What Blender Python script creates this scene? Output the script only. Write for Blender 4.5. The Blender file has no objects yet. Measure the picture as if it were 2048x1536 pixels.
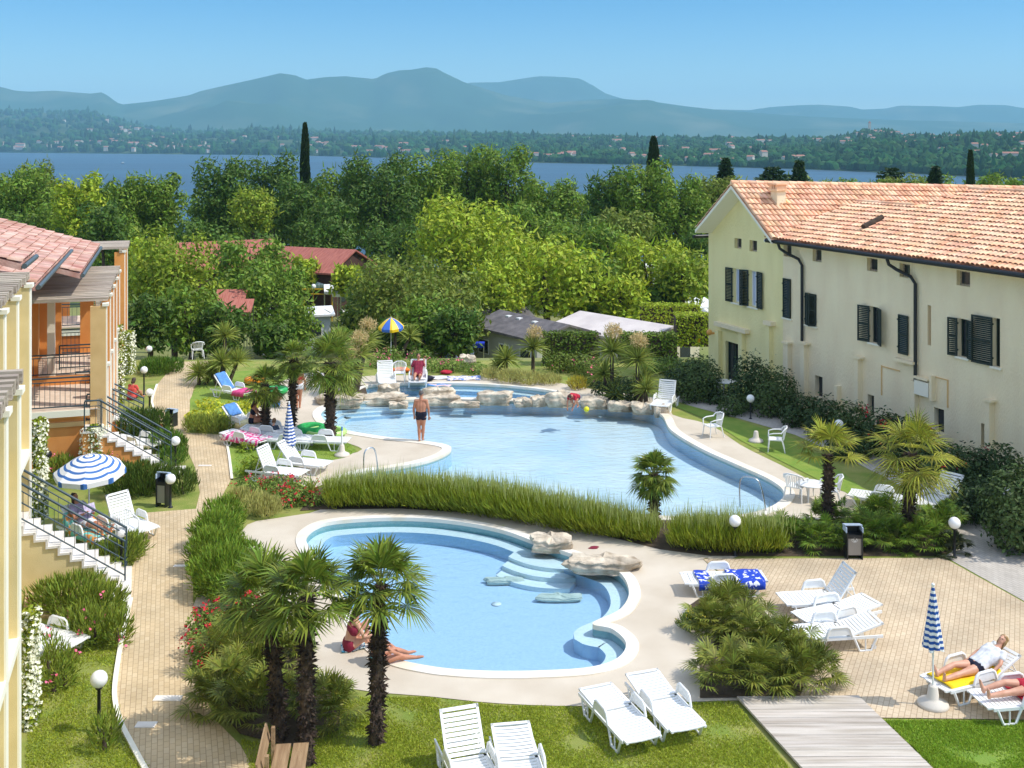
import bpy, bmesh, math, random
import numpy as np
from mathutils import Vector, Matrix, noise as mnoise
from mathutils.geometry import tessellate_polygon
PI = math.pi
rng = np.random.default_rng(7)
random.seed(7)
sc = bpy.context.scene
COL = sc.collection
# ---------------- camera ----------------
F, Y0, CH = 2200.0, 285.0, 10.5
cam_d = bpy.data.cameras.new('camera'); cam = bpy.data.objects.new('camera', cam_d); COL.objects.link(cam)
cam.location = (0, 0, CH); cam.rotation_euler = (PI/2, 0, 0)
cam_d.sensor_width = 36; cam_d.lens = F/2048*36
cam_d.shift_y = -(768-Y0)/2048
cam_d.clip_start = 0.5; cam_d.clip_end = 60000
sc.camera = cam
# ---------------- light ----------------
SUN_EL, SUN_AZ = math.radians(53), math.radians(99)     # azimuth clockwise from +Y
sd = Vector((math.sin(SUN_AZ)*math.cos(SUN_EL), math.cos(SUN_AZ)*math.cos(SUN_EL), math.sin(SUN_EL)))
sl = bpy.data.lights.new('sun', 'SUN'); so = bpy.data.objects.new('sun', sl); COL.objects.link(so)
so.rotation_euler = sd.to_track_quat('Z', 'Y').to_euler(); so.location = sd*50
sl.energy = 2.9; sl.angle = math.radians(0.5); sl.color = (1.0, 0.95, 0.88)
w = bpy.data.worlds.new("World"); sc.world = w; w.use_nodes = True
nt = w.node_tree; nt.nodes.clear()
wo = nt.nodes.new('ShaderNodeOutputWorld'); bg = nt.nodes.new('ShaderNodeBackground'); sk = nt.nodes.new('ShaderNodeTexSky')
sk.sky_type = 'NISHITA'; sk.sun_disc = False; sk.sun_elevation = SUN_EL; sk.sun_rotation = SUN_AZ
sk.air_density = 1.0; sk.dust_density = 0.0; sk.ozone_density = 2.0; sk.altitude = 1500

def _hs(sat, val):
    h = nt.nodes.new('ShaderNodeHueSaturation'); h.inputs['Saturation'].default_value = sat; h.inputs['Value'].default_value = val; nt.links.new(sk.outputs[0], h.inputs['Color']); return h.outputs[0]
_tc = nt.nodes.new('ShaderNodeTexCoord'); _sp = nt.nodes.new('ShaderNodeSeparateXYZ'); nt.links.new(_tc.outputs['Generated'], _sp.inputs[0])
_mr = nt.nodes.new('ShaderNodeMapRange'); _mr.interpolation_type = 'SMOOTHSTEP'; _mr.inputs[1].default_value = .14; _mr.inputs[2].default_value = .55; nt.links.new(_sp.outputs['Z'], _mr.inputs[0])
_mx = nt.nodes.new('ShaderNodeMix'); _mx.data_type = 'RGBA'; nt.links.new(_mr.outputs[0], _mx.inputs[0]); nt.links.new(_hs(1.5, .80), _mx.inputs[6]); nt.links.new(_hs(.55, 2.3), _mx.inputs[7])  # high sky brightened and desaturated above the view, added to fill facade shade
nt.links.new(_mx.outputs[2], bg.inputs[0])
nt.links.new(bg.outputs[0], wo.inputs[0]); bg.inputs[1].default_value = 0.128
sc.view_settings.view_transform = 'Standard'; sc.view_settings.look = 'None'
sc.view_settings.exposure = 0.46; sc.view_settings.gamma = 1
sc.render.engine = 'CYCLES'
cy = sc.cycles
cy.max_bounces = 7; cy.diffuse_bounces = 4; cy.glossy_bounces = 3; cy.transmission_bounces = 3; cy.transparent_max_bounces = 8
cy.volume_bounces = 2; cy.use_denoising = True; cy.caustics_reflective = False; cy.caustics_refractive = False
cy.sample_clamp_indirect = 6

# ---------------- helpers ----------------
def G(px, py, z=0.0):
    d = F*(CH-z)/(py-Y0); return Vector(((px-1024)/F*d, d, z))
def scl(py): return (py-Y0)/CH            # px per metre at ground pixel row
def V3(px, py, d): return Vector(((px-1024)/F*d, d, CH-(py-Y0)*d/F))
def lin(r, g, b):
    f = lambda v: (v/255/12.92 if v <= 10 else ((v/255+.055)/1.055)**2.4)
    return (f(r), f(g), f(b), 1)
def tag(o, label=None, cat=None, group=None, kind=None):
    if label: o['label'] = label
    if cat: o['category'] = cat
    if group: o['group'] = group
    if kind: o['kind'] = kind
    return o
def thing(name, label, cat, loc=(0, 0, 0), rz=0, group=None):
    o = bpy.data.objects.new(name, None); COL.objects.link(o); o.empty_display_size = .1
    o.location = loc; o.rotation_euler = (0, 0, rz)
    return tag(o, label, cat, group)
def copy_tree(o, parent=None):
    c = o.copy(); COL.objects.link(c)
    if parent: c.parent = parent
    for ch in list(o.children): copy_tree(ch, c)
    return c
class MB:
    def __init__(s): s.ch = []; s.n = 0
    def add(s, V, Fc, m=0, smooth=False):
        V = np.asarray(V, float).reshape(-1, 3); Fc = np.asarray(Fc, int)
        s.ch.append((V, Fc+s.n, m, smooth)); s.n += len(V); return s
    def box(s, x0, x1, y0, y1, z0, z1, m=0, M=None):
        V = np.array([(x, y, z) for z in (z0, z1) for y in (y0, y1) for x in (x0, x1)], float)
        if M is not None: V = V@np.array(M.to_3x3()).T+np.array(M.translation)
        return s.add(V, [(0, 2, 3, 1), (4, 5, 7, 6), (0, 1, 5, 4), (2, 6, 7, 3), (0, 4, 6, 2), (1, 3, 7, 5)], m)
    def tube(s, pts, rad, n=8, m=0, smooth=True, caps=True, fl=1.0):
        pts = [Vector(p) for p in pts]; k = len(pts)
        if not hasattr(rad, '__len__'): rad = [rad]*k
        up = None; R = []
        for i, p in enumerate(pts):
            t = (pts[min(i+1, k-1)]-pts[max(i-1, 0)])
            if t.length < 1e-9: t = Vector((0, 0, 1))
            t.normalize()
            if up is None: up = Vector((0, 0, 1)) if abs(t.z) < .9 else Vector((0, 1, 0))
            a = t.cross(up).normalized(); b = a.cross(t).normalized(); up = b
            for j in range(n):
                th = 2*PI*j/n; R.append(p+(a*math.cos(th)+b*math.sin(th)*fl)*rad[i])
        Fq = [(i*n+j, i*n+(j+1) % n, (i+1)*n+(j+1) % n, (i+1)*n+j) for i in range(k-1) for j in range(n)]
        s.add([tuple(v) for v in R], Fq, m, smooth)
        if caps:
            for i, rev in ((0, 1), (k-1, 0)):
                ring = [tuple(v) for v in R[i*n:(i+1)*n]]
                s.poly(ring[::-1] if not rev else ring[::1], m)
        return s
    def poly(s, ring, m=0):
        c = np.mean(np.array([tuple(r) for r in ring], float), 0); n = len(ring)
        return s.add([tuple(r) for r in ring]+[tuple(c)], [(i, (i+1) % n, n) for i in range(n)], m)
    def lathe(s, prof, n=20, c=(0, 0, 0), m=0, smooth=True, sx=1, sy=1):
        V = [(c[0]+r*math.cos(2*PI*j/n)*sx, c[1]+r*math.sin(2*PI*j/n)*sy, c[2]+z) for r, z in prof for j in range(n)]
        Fq = [(i*n+j, i*n+(j+1) % n, (i+1)*n+(j+1) % n, (i+1)*n+j) for i in range(len(prof)-1) for j in range(n)]
        return s.add(V, Fq, m, smooth)
    def ball(s, c, r, n=12, m=0, jit=0, seed=0):
        r = (r, r, r) if not hasattr(r, '__len__') else r
        V = []; k = n//2+1
        for i in range(k):
            for j in range(n):
                ph = PI*i/(k-1); th = 2*PI*j/n
                d = Vector((math.sin(ph)*math.cos(th), math.sin(ph)*math.sin(th), math.cos(ph)))
                q = 1+(jit*mnoise.noise(d*1.7+Vector((seed, seed*.7, 0))) if jit else 0)
                V.append((c[0]+d.x*r[0]*q, c[1]+d.y*r[1]*q, c[2]+d.z*r[2]*q))
        Fq = [(i*n+j, (i+1)*n+j, (i+1)*n+(j+1) % n, i*n+(j+1) % n) for i in range(k-1) for j in range(n)]
        return s.add(V, Fq, m, True)
    def sheet(s, loops, z=0.0, m=0):
        ls = [[Vector((p[0], p[1], z)) for p in l] for l in loops]
        flat = [p for l in ls for p in l]
        tri = tessellate_polygon(ls)
        V = [tuple(p) for p in flat]; T = []
        for a, b, c in tri:
            A, B, Cc = flat[a], flat[b], flat[c]
            cr = (B-A).cross(Cc-A).z
            if abs(cr) < 1e-9: continue
            T.append((a, b, c) if cr > 0 else (a, c, b))
        return s.add(V, T, m)
    def prism(s, ring, z0, z1, m=0, top=True, bot=False):
        n = len(ring); V = [(p[0], p[1], z0) for p in ring]+[(p[0], p[1], z1) for p in ring]
        s.add(V, [(i, (i+1) % n, n+(i+1) % n, n+i) for i in range(n)], m)
        if top: s.sheet([ring], z1, m)
        if bot: s.sheet([ring], z0, m)
        return s
    def build(s, name, mats, parent=None, loc=None):
        V = np.concatenate([c[0] for c in s.ch]); me = bpy.data.meshes.new(name)
        lt, idx, mi, sm = [], [], [], []
        for v, f, m, smo in s.ch:
            if len(f) == 0: continue
            lt.append(np.full(len(f), f.shape[1])); idx.append(f.ravel())
            mi.append(np.full(len(f), m) if not hasattr(m, '__len__') else np.asarray(m)); sm.append(np.full(len(f), smo))
        lt = np.concatenate(lt); idx = np.concatenate(idx); mi = np.concatenate(mi); sm = np.concatenate(sm)
        me.vertices.add(len(V)); me.vertices.foreach_set('co', V.ravel())
        me.loops.add(len(idx)); me.loops.foreach_set('vertex_index', idx.astype(np.int32))
        me.polygons.add(len(lt)); st = np.concatenate([[0], np.cumsum(lt)[:-1]])
        me.polygons.foreach_set('loop_start', st.astype(np.int32)); me.polygons.foreach_set('loop_total', lt.astype(np.int32))
        me.polygons.foreach_set('material_index', mi.astype(np.int32)); me.polygons.foreach_set('use_smooth', sm)
        if not isinstance(mats, (list, tuple)): mats = [mats]
        for mm in mats: me.materials.append(mm)
        me.update(calc_edges=True); me.validate()
        o = bpy.data.objects.new(name, me); COL.objects.link(o)
        if parent: o.parent = parent
        if loc is not None: o.location = loc
        return o
def pip(x, y, poly):
    r = False; n = len(poly); j = n-1
    for i in range(n):
        xi, yi = poly[i][0], poly[i][1]; xj, yj = poly[j][0], poly[j][1]
        if (yi > y) != (yj > y) and x < (xj-xi)*(y-yi)/(yj-yi)+xi: r = not r
        j = i
    return r
def spline(pts, n=8, closed=True):
    P = [Vector(p) for p in pts]; k = len(P); out = []
    for i in range(k if closed else k-1):
        a, b, c, d = (P[(i-1) % k], P[i], P[(i+1) % k], P[(i+2) % k]) if closed else (P[max(i-1, 0)], P[i], P[i+1], P[min(i+2, k-1)])
        for j in range(n):
            t = j/n
            out.append(.5*((2*b)+(c-a)*t+(2*a-5*b+4*c-d)*t*t+(3*b-a-3*c+d)*t**3))
    if not closed: out.append(P[-1])
    return out
def area(r): return .5*sum(r[i][0]*r[(i+1) % len(r)][1]-r[(i+1) % len(r)][0]*r[i][1] for i in range(len(r)))
def offset(ring, d):                       # ring CCW; d>0 outwards; d may be list
    n = len(ring); out = []
    for i in range(n):
        a, b = ring[(i-1) % n], ring[(i+1) % n]
        t = Vector((b[0]-a[0], b[1]-a[1], 0)); t.normalize()
        dd = d[i] if hasattr(d, '__len__') else d
        out.append(Vector((ring[i][0]+t.y*dd, ring[i][1]-t.x*dd, 0)))
    return out
def ccw(r): return r if area(r) > 0 else r[::-1]
def GR(pts, n=0):
    r = [G(x, y) for x, y in pts]
    if n: r = spline(r, n)
    return ccw(r)

# ---------------- materials ----------------
_M = {}
def mat(name, col, rough=.6, col2=None, scale=4.0, bump=0.0, bscale=30.0, metal=0.0, spec=.4, detail=4, island=0.0, coords='Object', sub=0, trans=0.0, contrast=(.35, .65), stretch=None):
    if name in _M: return _M[name]
    m = bpy.data.materials.new(name); m.use_nodes = True; t = m.node_tree; N = t.nodes; L = t.links
    b = N['Principled BSDF']; b.inputs['Roughness'].default_value = rough; b.inputs['Metallic'].default_value = metal
    b.inputs['Specular IOR Level'].default_value = spec; b.inputs['Base Color'].default_value = col
    src = None; tc = N.new('ShaderNodeTexCoord'); vec = tc.outputs[coords]
    if stretch:
        mp = N.new('ShaderNodeMapping'); mp.inputs['Scale'].default_value = stretch[:3]
        if len(stretch) > 3: mp.inputs['Rotation'].default_value = (0, 0, stretch[3])
        L.new(vec, mp.inputs[0]); vec = mp.outputs[0]
    if col2 is not None:
        nz = N.new('ShaderNodeTexNoise'); nz.inputs['Scale'].default_value = scale; nz.inputs['Detail'].default_value = detail
        L.new(vec, nz.inputs['Vector'])
        mr = N.new('ShaderNodeMapRange'); mr.inputs[1].default_value, mr.inputs[2].default_value = contrast
        L.new(nz.outputs['Fac'], mr.inputs[0])
        mx = N.new('ShaderNodeMix'); mx.data_type = 'RGBA'; mx.inputs[6].default_value = col; mx.inputs[7].default_value = col2
        L.new(mr.outputs[0], mx.inputs[0]); src = mx.outputs[2]
    if island:
        ge = N.new('ShaderNodeNewGeometry'); hv = N.new('ShaderNodeHueSaturation')
        m1 = N.new('ShaderNodeMapRange'); m1.inputs[3].default_value = 1-island; m1.inputs[4].default_value = 1+island
        L.new(ge.outputs['Random Per Island'], m1.inputs[0]); L.new(m1.outputs[0], hv.inputs['Value'])
        m2 = N.new('ShaderNodeMath'); m2.operation = 'MULTIPLY'; m2.inputs[1].default_value = 7.31
        m3 = N.new('ShaderNodeMath'); m3.operation = 'FRACT'
        m4 = N.new('ShaderNodeMapRange'); m4.inputs[3].default_value = .5-.05*island; m4.inputs[4].default_value = .5+.05*island
        L.new(ge.outputs['Random Per Island'], m2.inputs[0]); L.new(m2.outputs[0], m3.inputs[0]); L.new(m3.outputs[0], m4.inputs[0]); L.new(m4.outputs[0], hv.inputs['Hue'])
        if src: L.new(src, hv.inputs['Color'])
        else: hv.inputs['Color'].default_value = col
        src = hv.outputs[0]
    if src: L.new(src, b.inputs['Base Color'])
    if bump:
        n2 = N.new('ShaderNodeTexNoise'); n2.inputs['Scale'].default_value = bscale; n2.inputs['Detail'].default_value = 5
        L.new(vec, n2.inputs['Vector']); bp = N.new('ShaderNodeBump'); bp.inputs['Strength'].default_value = bump; bp.inputs['Distance'].default_value = .05
        L.new(n2.outputs['Fac'], bp.inputs['Height']); L.new(bp.outputs[0], b.inputs['Normal'])
    if trans:
        tr = N.new('ShaderNodeBsdfTranslucent'); ms = N.new('ShaderNodeMixShader'); ms.inputs[0].default_value = trans
        if src: L.new(src, tr.inputs[0])
        else: tr.inputs[0].default_value = col
        L.new(b.outputs[0], ms.inputs[1]); L.new(tr.outputs[0], ms.inputs[2]); L.new(ms.outputs[0], N['Material Output'].inputs[0])
    _M[name] = m; return m
def leafm(name, r, g, b, isl=.45, tr=.3): return mat(name, lin(min(235, r*1.2), min(235, g*1.12), b*.95), .55, island=isl, trans=tr, spec=.25)
def brickm(name, c1, c2, mortar, ang, bw=.2, bh=.1, var=None):
    m = bpy.data.materials.new(name); m.use_nodes = True; t = m.node_tree; N = t.nodes; L = t.links; b = N['Principled BSDF']
    tc = N.new('ShaderNodeTexCoord'); mp = N.new('ShaderNodeMapping'); mp.inputs['Rotation'].default_value = (0, 0, ang)
    br = N.new('ShaderNodeTexBrick'); br.inputs['Scale'].default_value = 1; br.inputs['Brick Width'].default_value = bw; br.inputs['Row Height'].default_value = bh
    br.inputs['Mortar Size'].default_value = .007; br.inputs['Mortar Smooth'].default_value = .3
    br.inputs['Color1'].default_value = c1; br.inputs['Color2'].default_value = c2; br.inputs['Mortar'].default_value = mortar
    nz = N.new('ShaderNodeTexNoise'); nz.inputs['Scale'].default_value = .9; nz.inputs['Detail'].default_value = 6
    mr = N.new('ShaderNodeMapRange'); mr.inputs[1].default_value = .3; mr.inputs[2].default_value = .7; mr.inputs[3].default_value = .78; mr.inputs[4].default_value = 1.1
    mx = N.new('ShaderNodeMix'); mx.data_type = 'RGBA'; mx.blend_type = 'MULTIPLY'; mx.inputs[0].default_value = 1
    L.new(tc.outputs['Object'], mp.inputs[0]); L.new(mp.outputs[0], br.inputs[0]); L.new(tc.outputs['Object'], nz.inputs[0])
    L.new(nz.outputs[0], mr.inputs[0]); L.new(br.outputs[0], mx.inputs[6]); L.new(mr.outputs[0], mx.inputs[7]); L.new(mx.outputs[2], b.inputs['Base Color'])
    bp = N.new('ShaderNodeBump'); bp.inputs['Strength'].default_value = .5; bp.inputs['Distance'].default_value = .01; bp.invert = True
    L.new(br.outputs['Fac'], bp.inputs['Height']); L.new(bp.outputs[0], b.inputs['Normal']); b.inputs['Roughness'].default_value = .85
    return m
def stripem(name, ca, cb, n, axis='Z', off=0.0, extra=None):    # stripes along local axis
    m = bpy.data.materials.new(name); m.use_nodes = True; t = m.node_tree; N = t.nodes; L = t.links; b = N['Principled BSDF']
    tc = N.new('ShaderNodeTexCoord'); sp = N.new('ShaderNodeSeparateXYZ'); L.new(tc.outputs['Object'], sp.inputs[0])
    if axis == 'R':
        ln = N.new('ShaderNodeVectorMath'); ln.operation = 'LENGTH'; cx = N.new('ShaderNodeCombineXYZ')
        L.new(sp.outputs['X'], cx.inputs[0]); L.new(sp.outputs['Y'], cx.inputs[1]); L.new(cx.outputs[0], ln.inputs[0]); s = ln.outputs['Value']
    else: s = sp.outputs[axis]
    mu = N.new('ShaderNodeMath'); mu.operation = 'MULTIPLY_ADD'; mu.inputs[1].default_value = n; mu.inputs[2].default_value = off+100
    fr = N.new('ShaderNodeMath'); fr.operation = 'FRACT'; gt = N.new('ShaderNodeMath'); gt.operation = 'GREATER_THAN'; gt.inputs[1].default_value = .5 if extra is None else extra
    L.new(s, mu.inputs[0]); L.new(mu.outputs[0], fr.inputs[0]); L.new(fr.outputs[0], gt.inputs[0])
    mx = N.new('ShaderNodeMix'); mx.data_type = 'RGBA'; mx.inputs[6].default_value = ca; mx.inputs[7].default_value = cb
    L.new(gt.outputs[0], mx.inputs[0]); L.new(mx.outputs[2], b.inputs['Base Color']); b.inputs['Roughness'].default_value = .8
    return m
def waterm(name, tint, bump, scale, stretch=(1, 1, 1)):
    m = bpy.data.materials.new(name); m.use_nodes = True; t = m.node_tree; N = t.nodes; L = t.links; N.remove(N['Principled BSDF'])
    tr = N.new('ShaderNodeBsdfTransparent'); tr.inputs[0].default_value = tint
    gl = N.new('ShaderNodeBsdfGlossy'); gl.inputs['Roughness'].default_value = .06; fr = N.new('ShaderNodeFresnel'); fr.inputs[0].default_value = 1.33
    tc = N.new('ShaderNodeTexCoord'); mp = N.new('ShaderNodeMapping'); mp.inputs['Scale'].default_value = stretch
    nz = N.new('ShaderNodeTexNoise'); nz.inputs['Scale'].default_value = scale; nz.inputs['Detail'].default_value = 3; nz.inputs['Distortion'].default_value = .6
    bp = N.new('ShaderNodeBump'); bp.inputs['Strength'].default_value = bump; bp.inputs['Distance'].default_value = .16
    L.new(tc.outputs['Object'], mp.inputs[0]); L.new(mp.outputs[0], nz.inputs[0]); L.new(nz.outputs[0], bp.inputs['Height'])
    L.new(bp.outputs[0], gl.inputs['Normal']); L.new(bp.outputs[0], fr.inputs['Normal'])
    ms = N.new('ShaderNodeMixShader'); L.new(fr.outputs[0], ms.inputs[0]); L.new(tr.outputs[0], ms.inputs[1]); L.new(gl.outputs[0], ms.inputs[2])
    L.new(ms.outputs[0], N['Material Output'].inputs[0]); return m
W_ = lin(238, 238, 235)
WHITE = mat('white_plastic', lin(236, 236, 232), .35, island=.04)
CHROME = mat('steel', (.6, .62, .64, 1), .25, metal=1)
BLACKM = mat('black_paint', lin(35, 37, 38), .4)
TEAL = mat('railing_paint', lin(52, 72, 80), .4)
STUCCO = mat('cream_stucco', lin(228, 208, 156), .9, lin(218, 198, 144), 2, .15, 60)
ORANGE = mat('orange_stucco', lin(236, 164, 92), .9, lin(226, 150, 78), 1.5, .15, 60)
TAN = mat('tan_stucco', lin(228, 190, 132), .9, lin(218, 178, 120), 1.5, .15, 60)
TRIM = mat('pale_trim', lin(244, 238, 218), .8)
STONEW = mat('white_marble', lin(238, 232, 222), .5, lin(226, 218, 206), 3)
FARM = mat('farmhouse_plaster', lin(255, 238, 200), .95, lin(248, 228, 190), 1.1, .7, 25, stretch=(1.4, 1.4, .35), detail=7)
FARMY = mat('farmhouse_plaster_cream', lin(255, 242, 182), .95, lin(248, 234, 172), 1.1, .7, 25, stretch=(1.4, 1.4, .35), detail=7)
SHUT = mat('green_shutter', lin(38, 50, 44), .55)
GLASSD = mat('dark_glass', lin(40, 48, 58), .08, spec=.8)
GLASSB = mat('curtained_glass', lin(190, 205, 235), .15, spec=.6)
WOODG = mat('weathered_wood', lin(206, 190, 170), .9, lin(150, 134, 116), 3, .4, 30, stretch=(6, .25, 6), island=.15)
DECK = mat('pale_deck_wood', lin(208, 198, 184), .9, lin(178, 166, 150), 2.0, .3, 20, island=.09, stretch=(.35, 5, 5))
BENCHW = mat('bench_wood', lin(176, 148, 112), .8, lin(140, 112, 80), 3, .3, 20, stretch=(5, .4, 5), island=.1)
CONC = mat('beige_concrete', lin(210, 198, 178), .9, lin(192, 178, 156), .8, .15, 80, detail=10, contrast=(.35, .75))
COPE = mat('white_coping', lin(232, 226, 214), .7, lin(222, 204, 170), 1.1, .1, 60, contrast=(.45, .8))
TILES = mat('terracotta_tile', lin(248, 208, 170), .85, lin(218, 146, 104), 1.8, .3, 25, island=.2, contrast=(.32, .8))
TILESR = mat('rosy_roof_tile', lin(218, 184, 166), .85, lin(168, 108, 88), 1.6, .3, 25, island=.22, contrast=(.3, .75))
BRICKA = brickm('path_bricks', lin(214, 192, 154), lin(204, 180, 140), lin(176, 150, 116), math.radians(72.7), .2, .1)
BRICKB = brickm('plaza_bricks', lin(210, 190, 158), lin(202, 180, 148), lin(172, 148, 118), math.radians(115), .2, .1)
BRICKC = brickm('walkway_bricks', lin(200, 192, 180), lin(190, 182, 170), lin(168, 160, 148), math.radians(67), .2, .1)
GRASSM = mat('lawn', lin(124, 142, 56), .95, lin(158, 156, 84), 1.4, .6, 50, detail=8)
GRASSG = mat('lush_lawn', lin(118, 148, 54), .95, lin(140, 158, 64), 2.0, .6, 50, detail=8)
EARTH = mat('field_ground', lin(104, 122, 56), .95, lin(150, 144, 96), .06, .3, 3, detail=8)
SOIL = mat('planting_soil', lin(92, 78, 60), .95, lin(70, 58, 44), 2, .4, 20)
ROCKM = mat('pool_rock', lin(222, 208, 184), .85, lin(158, 142, 120), 2.2, 1.0, 6, detail=10)
GLOBE = mat('globe_glass', lin(246, 244, 240), .25, spec=.5)
BARK = mat('bark', lin(88, 74, 60), .95, lin(60, 50, 42), 3, .5, 12)
PALMT = mat('palm_fibre', lin(92, 74, 60), .95, lin(52, 42, 36), 8, .8, 30, island=.3)
SKIN = mat('skin', lin(214, 164, 136), .5, lin(204, 148, 118), 6)
SKINT = mat('tanned_skin', lin(196, 138, 108), .5, lin(182, 122, 92), 6)
HAIRD = mat('dark_hair', lin(52, 38, 30), .6, lin(80, 60, 46), 20)
HAIRB = mat('blonde_hair', lin(176, 142, 92), .6, lin(120, 90, 56), 20)
def cloth(name, r, g, b): return mat(name, lin(r, g, b), .85, lin(int(r*.85), int(g*.85), int(b*.85)), 8)
CW = cloth('white_cloth', 236, 236, 236); CR = cloth('red_cloth', 196, 40, 60); CN = cloth('navy_cloth', 24, 26, 48)
CY = cloth('yellow_towel', 244, 206, 40); CBL = cloth('blue_towel', 96, 150, 215); CP = cloth('pink_cloth', 226, 80, 140); CM = cloth('maroon_cloth', 140, 36, 60)
CT = cloth('teal_towel', 110, 180, 190); CG = cloth('green_vinyl', 60, 190, 100); CO = cloth('orange_cloth', 240, 120, 40)
BLUEM = lin(40, 90, 165)
# ================= SETTING: ground, pools =================
main_w = GR([(642,832),(655,815),(700,806),(900,800),(1100,804),(1250,810),(1318,828),(1342,862),(1400,898),(1470,930),(1540,962),(1568,988),(1545,1014),(1480,1032),(1380,1036),(1240,1028),(1100,1010),(950,988),(830,968),(700,962),(716,948),(800,935),(860,922),(898,905),(897,893),(850,884),(760,874),(670,856)], 6)
up_w = GR([(716,786),(740,773),(800,769),(900,768),(1000,772),(1080,780),(1135,790),(1150,797),(1050,800),(850,796),(740,797)], 6)
small_w = GR([(612,1080),(640,1052),(700,1042),(800,1038),(900,1044),(1000,1062),(1080,1090),(1170,1120),(1235,1145),(1258,1185),(1240,1222),(1185,1250),(1225,1262),(1252,1290),(1235,1320),(1180,1338),(1080,1345),(960,1345),(860,1336),(780,1314),(725,1262),(690,1200),(640,1130)], 8)
pools = [('main_pool', main_w, .32), ('upper_pool', up_w, .25), ('small_pool', small_w, .27)]
hole = {n: offset(r, .1) for n, r, c in pools}
patio = GR([(640,800),(690,765),(740,752),(900,752),(1000,756),(1110,765),(1190,780),(1330,800),(1345,830),(1420,850),(1480,890),(1560,930),(1640,970),(1690,985),(1712,1010),(1700,1050),(1640,1070),(1560,1075),(1460,1120),(1405,1119),(1490,1185),(1600,1275),(1610,1330),(1560,1395),(1470,1402),(1400,1404),(1180,1413),(1000,1408),(860,1394),(700,1378),(560,1330),(430,1200),(470,1100),(495,1050),(560,1036),(640,1020),(640,985),(560,960),(500,955),(560,935),(715,905),(705,890),(660,880),(560,878),(470,880),(455,872),(460,850),(540,800),(560,762),(600,745),(640,745)], 3)
patio_in = offset(patio, -.06)
flat_outer = [Vector(p) for p in ((-70, 6, 0), (75, 6, 0), (75, 53, 0), (-70, 53, 0))]
g = MB().sheet([flat_outer, patio_in], 0.0).build('lawn', GRASSM); tag(g, 'mown garden lawn round the pools', kind='structure')
p = MB().sheet([patio]+[hole[n] for n, _, _ in pools], .012).build('patio', CONC); tag(p, 'beige concrete pool surround', kind='structure')
def terr(d):
    if d < 53: return 0
    if d < 61: u = (d-53)/8; return -2.2*u*u*(3-2*u)
    return -2.2 if d < 90 else max(-26, -2.2-(d-90)*.11)
ND = 46; NX = 40; V = []; 
for i in range(ND):
    d = 53+(i/(ND-1))**1.7*320
    for j in range(NX):
        x = -420+840*j/(NX-1) if i > 0 else -70+145*j/(NX-1)
        if i > 0: x = (-70-(d-53)*1.5)+(145+(d-53)*3)*j/(NX-1)
        V.append((x, d, terr(d)+(.25*mnoise.noise(Vector((x*.05, d*.05, 0))) if i else 0)))
Fq = [(i*NX+j, i*NX+j+1, (i+1)*NX+j+1, (i+1)*NX+j) for i in range(ND-1) for j in range(NX-1)]
tag(MB().add(V, Fq, 0, True).build('terrain', EARTH), 'sloping campsite ground falling to the lake', kind='structure')
for nm, r in (('left_terrain', [(-70,6,0),(-70,53,0),(-340,53,0),(-340,6,0)]), ('right_terrain', [(75,6,0),(340,6,0),(340,53,0),(75,53,0)])):
    tag(MB().sheet([[Vector(q) for q in r]], 0).build('terrain', EARTH), kind='structure')
# paths
def flat(name, pts, z, m, n=0, label=None):
    return tag(MB().sheet([GR(pts, n) if not isinstance(pts[0], Vector) else ccw(pts)], z).build(name, m), label, kind='structure')
path_pts = [(300,1560),(262,1492),(238,1440),(228,1390),(236,1320),(247,1262),(258,1200),(262,1140),(285,1090),(290,1026),(340,1022),(392,1018),(400,985),(390,935),(372,895),(350,868),(316,838),(304,805),(312,772),(335,745),(350,724),(420,722),(412,745),(388,775),(380,808),(378,845),(372,866),(448,870),(456,905),(462,960),(440,1000),(400,1060),(385,1120),(386,1200),(392,1290),(400,1370),(430,1440),(480,1490),(520,1560)]
flat('path', path_pts, .008, BRICKA, label='cream brick footpath')
flat('path', [(385,1216),(396,1190),(420,1190),(700,1196),(680,1230),(560,1222)], .016, CONC)
plaza = [(1405,1119),(1888,1117),(2048,1206),(2250,1320),(2250,1442),(2048,1441),(1762,1437),(1718,1400),(1470,1400),(1540,1398),(1600,1340),(1590,1270),(1490,1185)]
flat('plaza', plaza, .018, BRICKB, label='buff brick sunbathing plaza')
flat('walkway', [(1890,1114),(1925,1085),(1890,1040),(1830,990),(1770,955),(1690,915),(1590,870),(1480,838),(1380,812),(1335,795),(1340,778),(1420,782),(1500,800),(1620,840),(1720,880),(1830,930),(1960,1010),(2100,1100),(2300,1230),(2300,1345),(2054,1206)], .010, BRICKC, label='shaded paved walkway beside the farmhouse')
flat('lush_lawn', [(1768,1440),(2050,1442),(2300,1442),(2300,1600),(1935,1600),(1872,1536)], .006, GRASSG)
flat('grass_verge', [(1330,806),(1420,842),(1482,882),(1560,922),(1640,962),(1700,990),(1745,992),(1690,950),(1590,880),(1480,842),(1380,812)], .017, GRASSG, 0)
flat('lawn_island', [(452,876),(470,884),(560,880),(650,884),(700,888),(714,903),(690,916),(640,926),(560,940),(500,952),(466,958)], .017, GRASSG, 0)
flat('lawn', [(440,745),(560,738),(640,742),(600,748),(560,765),(530,800),(455,850),(450,866),(380,864),(380,800),(395,770)], .017, GRASSG, 0)
flat('planting_soil', [(600,1022),(640,972),(780,958),(950,990),(1100,1012),(1260,1032),(1420,1042),(1540,1034),(1640,1040),(1760,1030),(1900,1060),(1920,1085),(1888,1113),(1420,1113),(1320,1100),(1180,1065),(1000,1030),(800,1018),(640,1020)], .016, SOIL)
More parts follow.
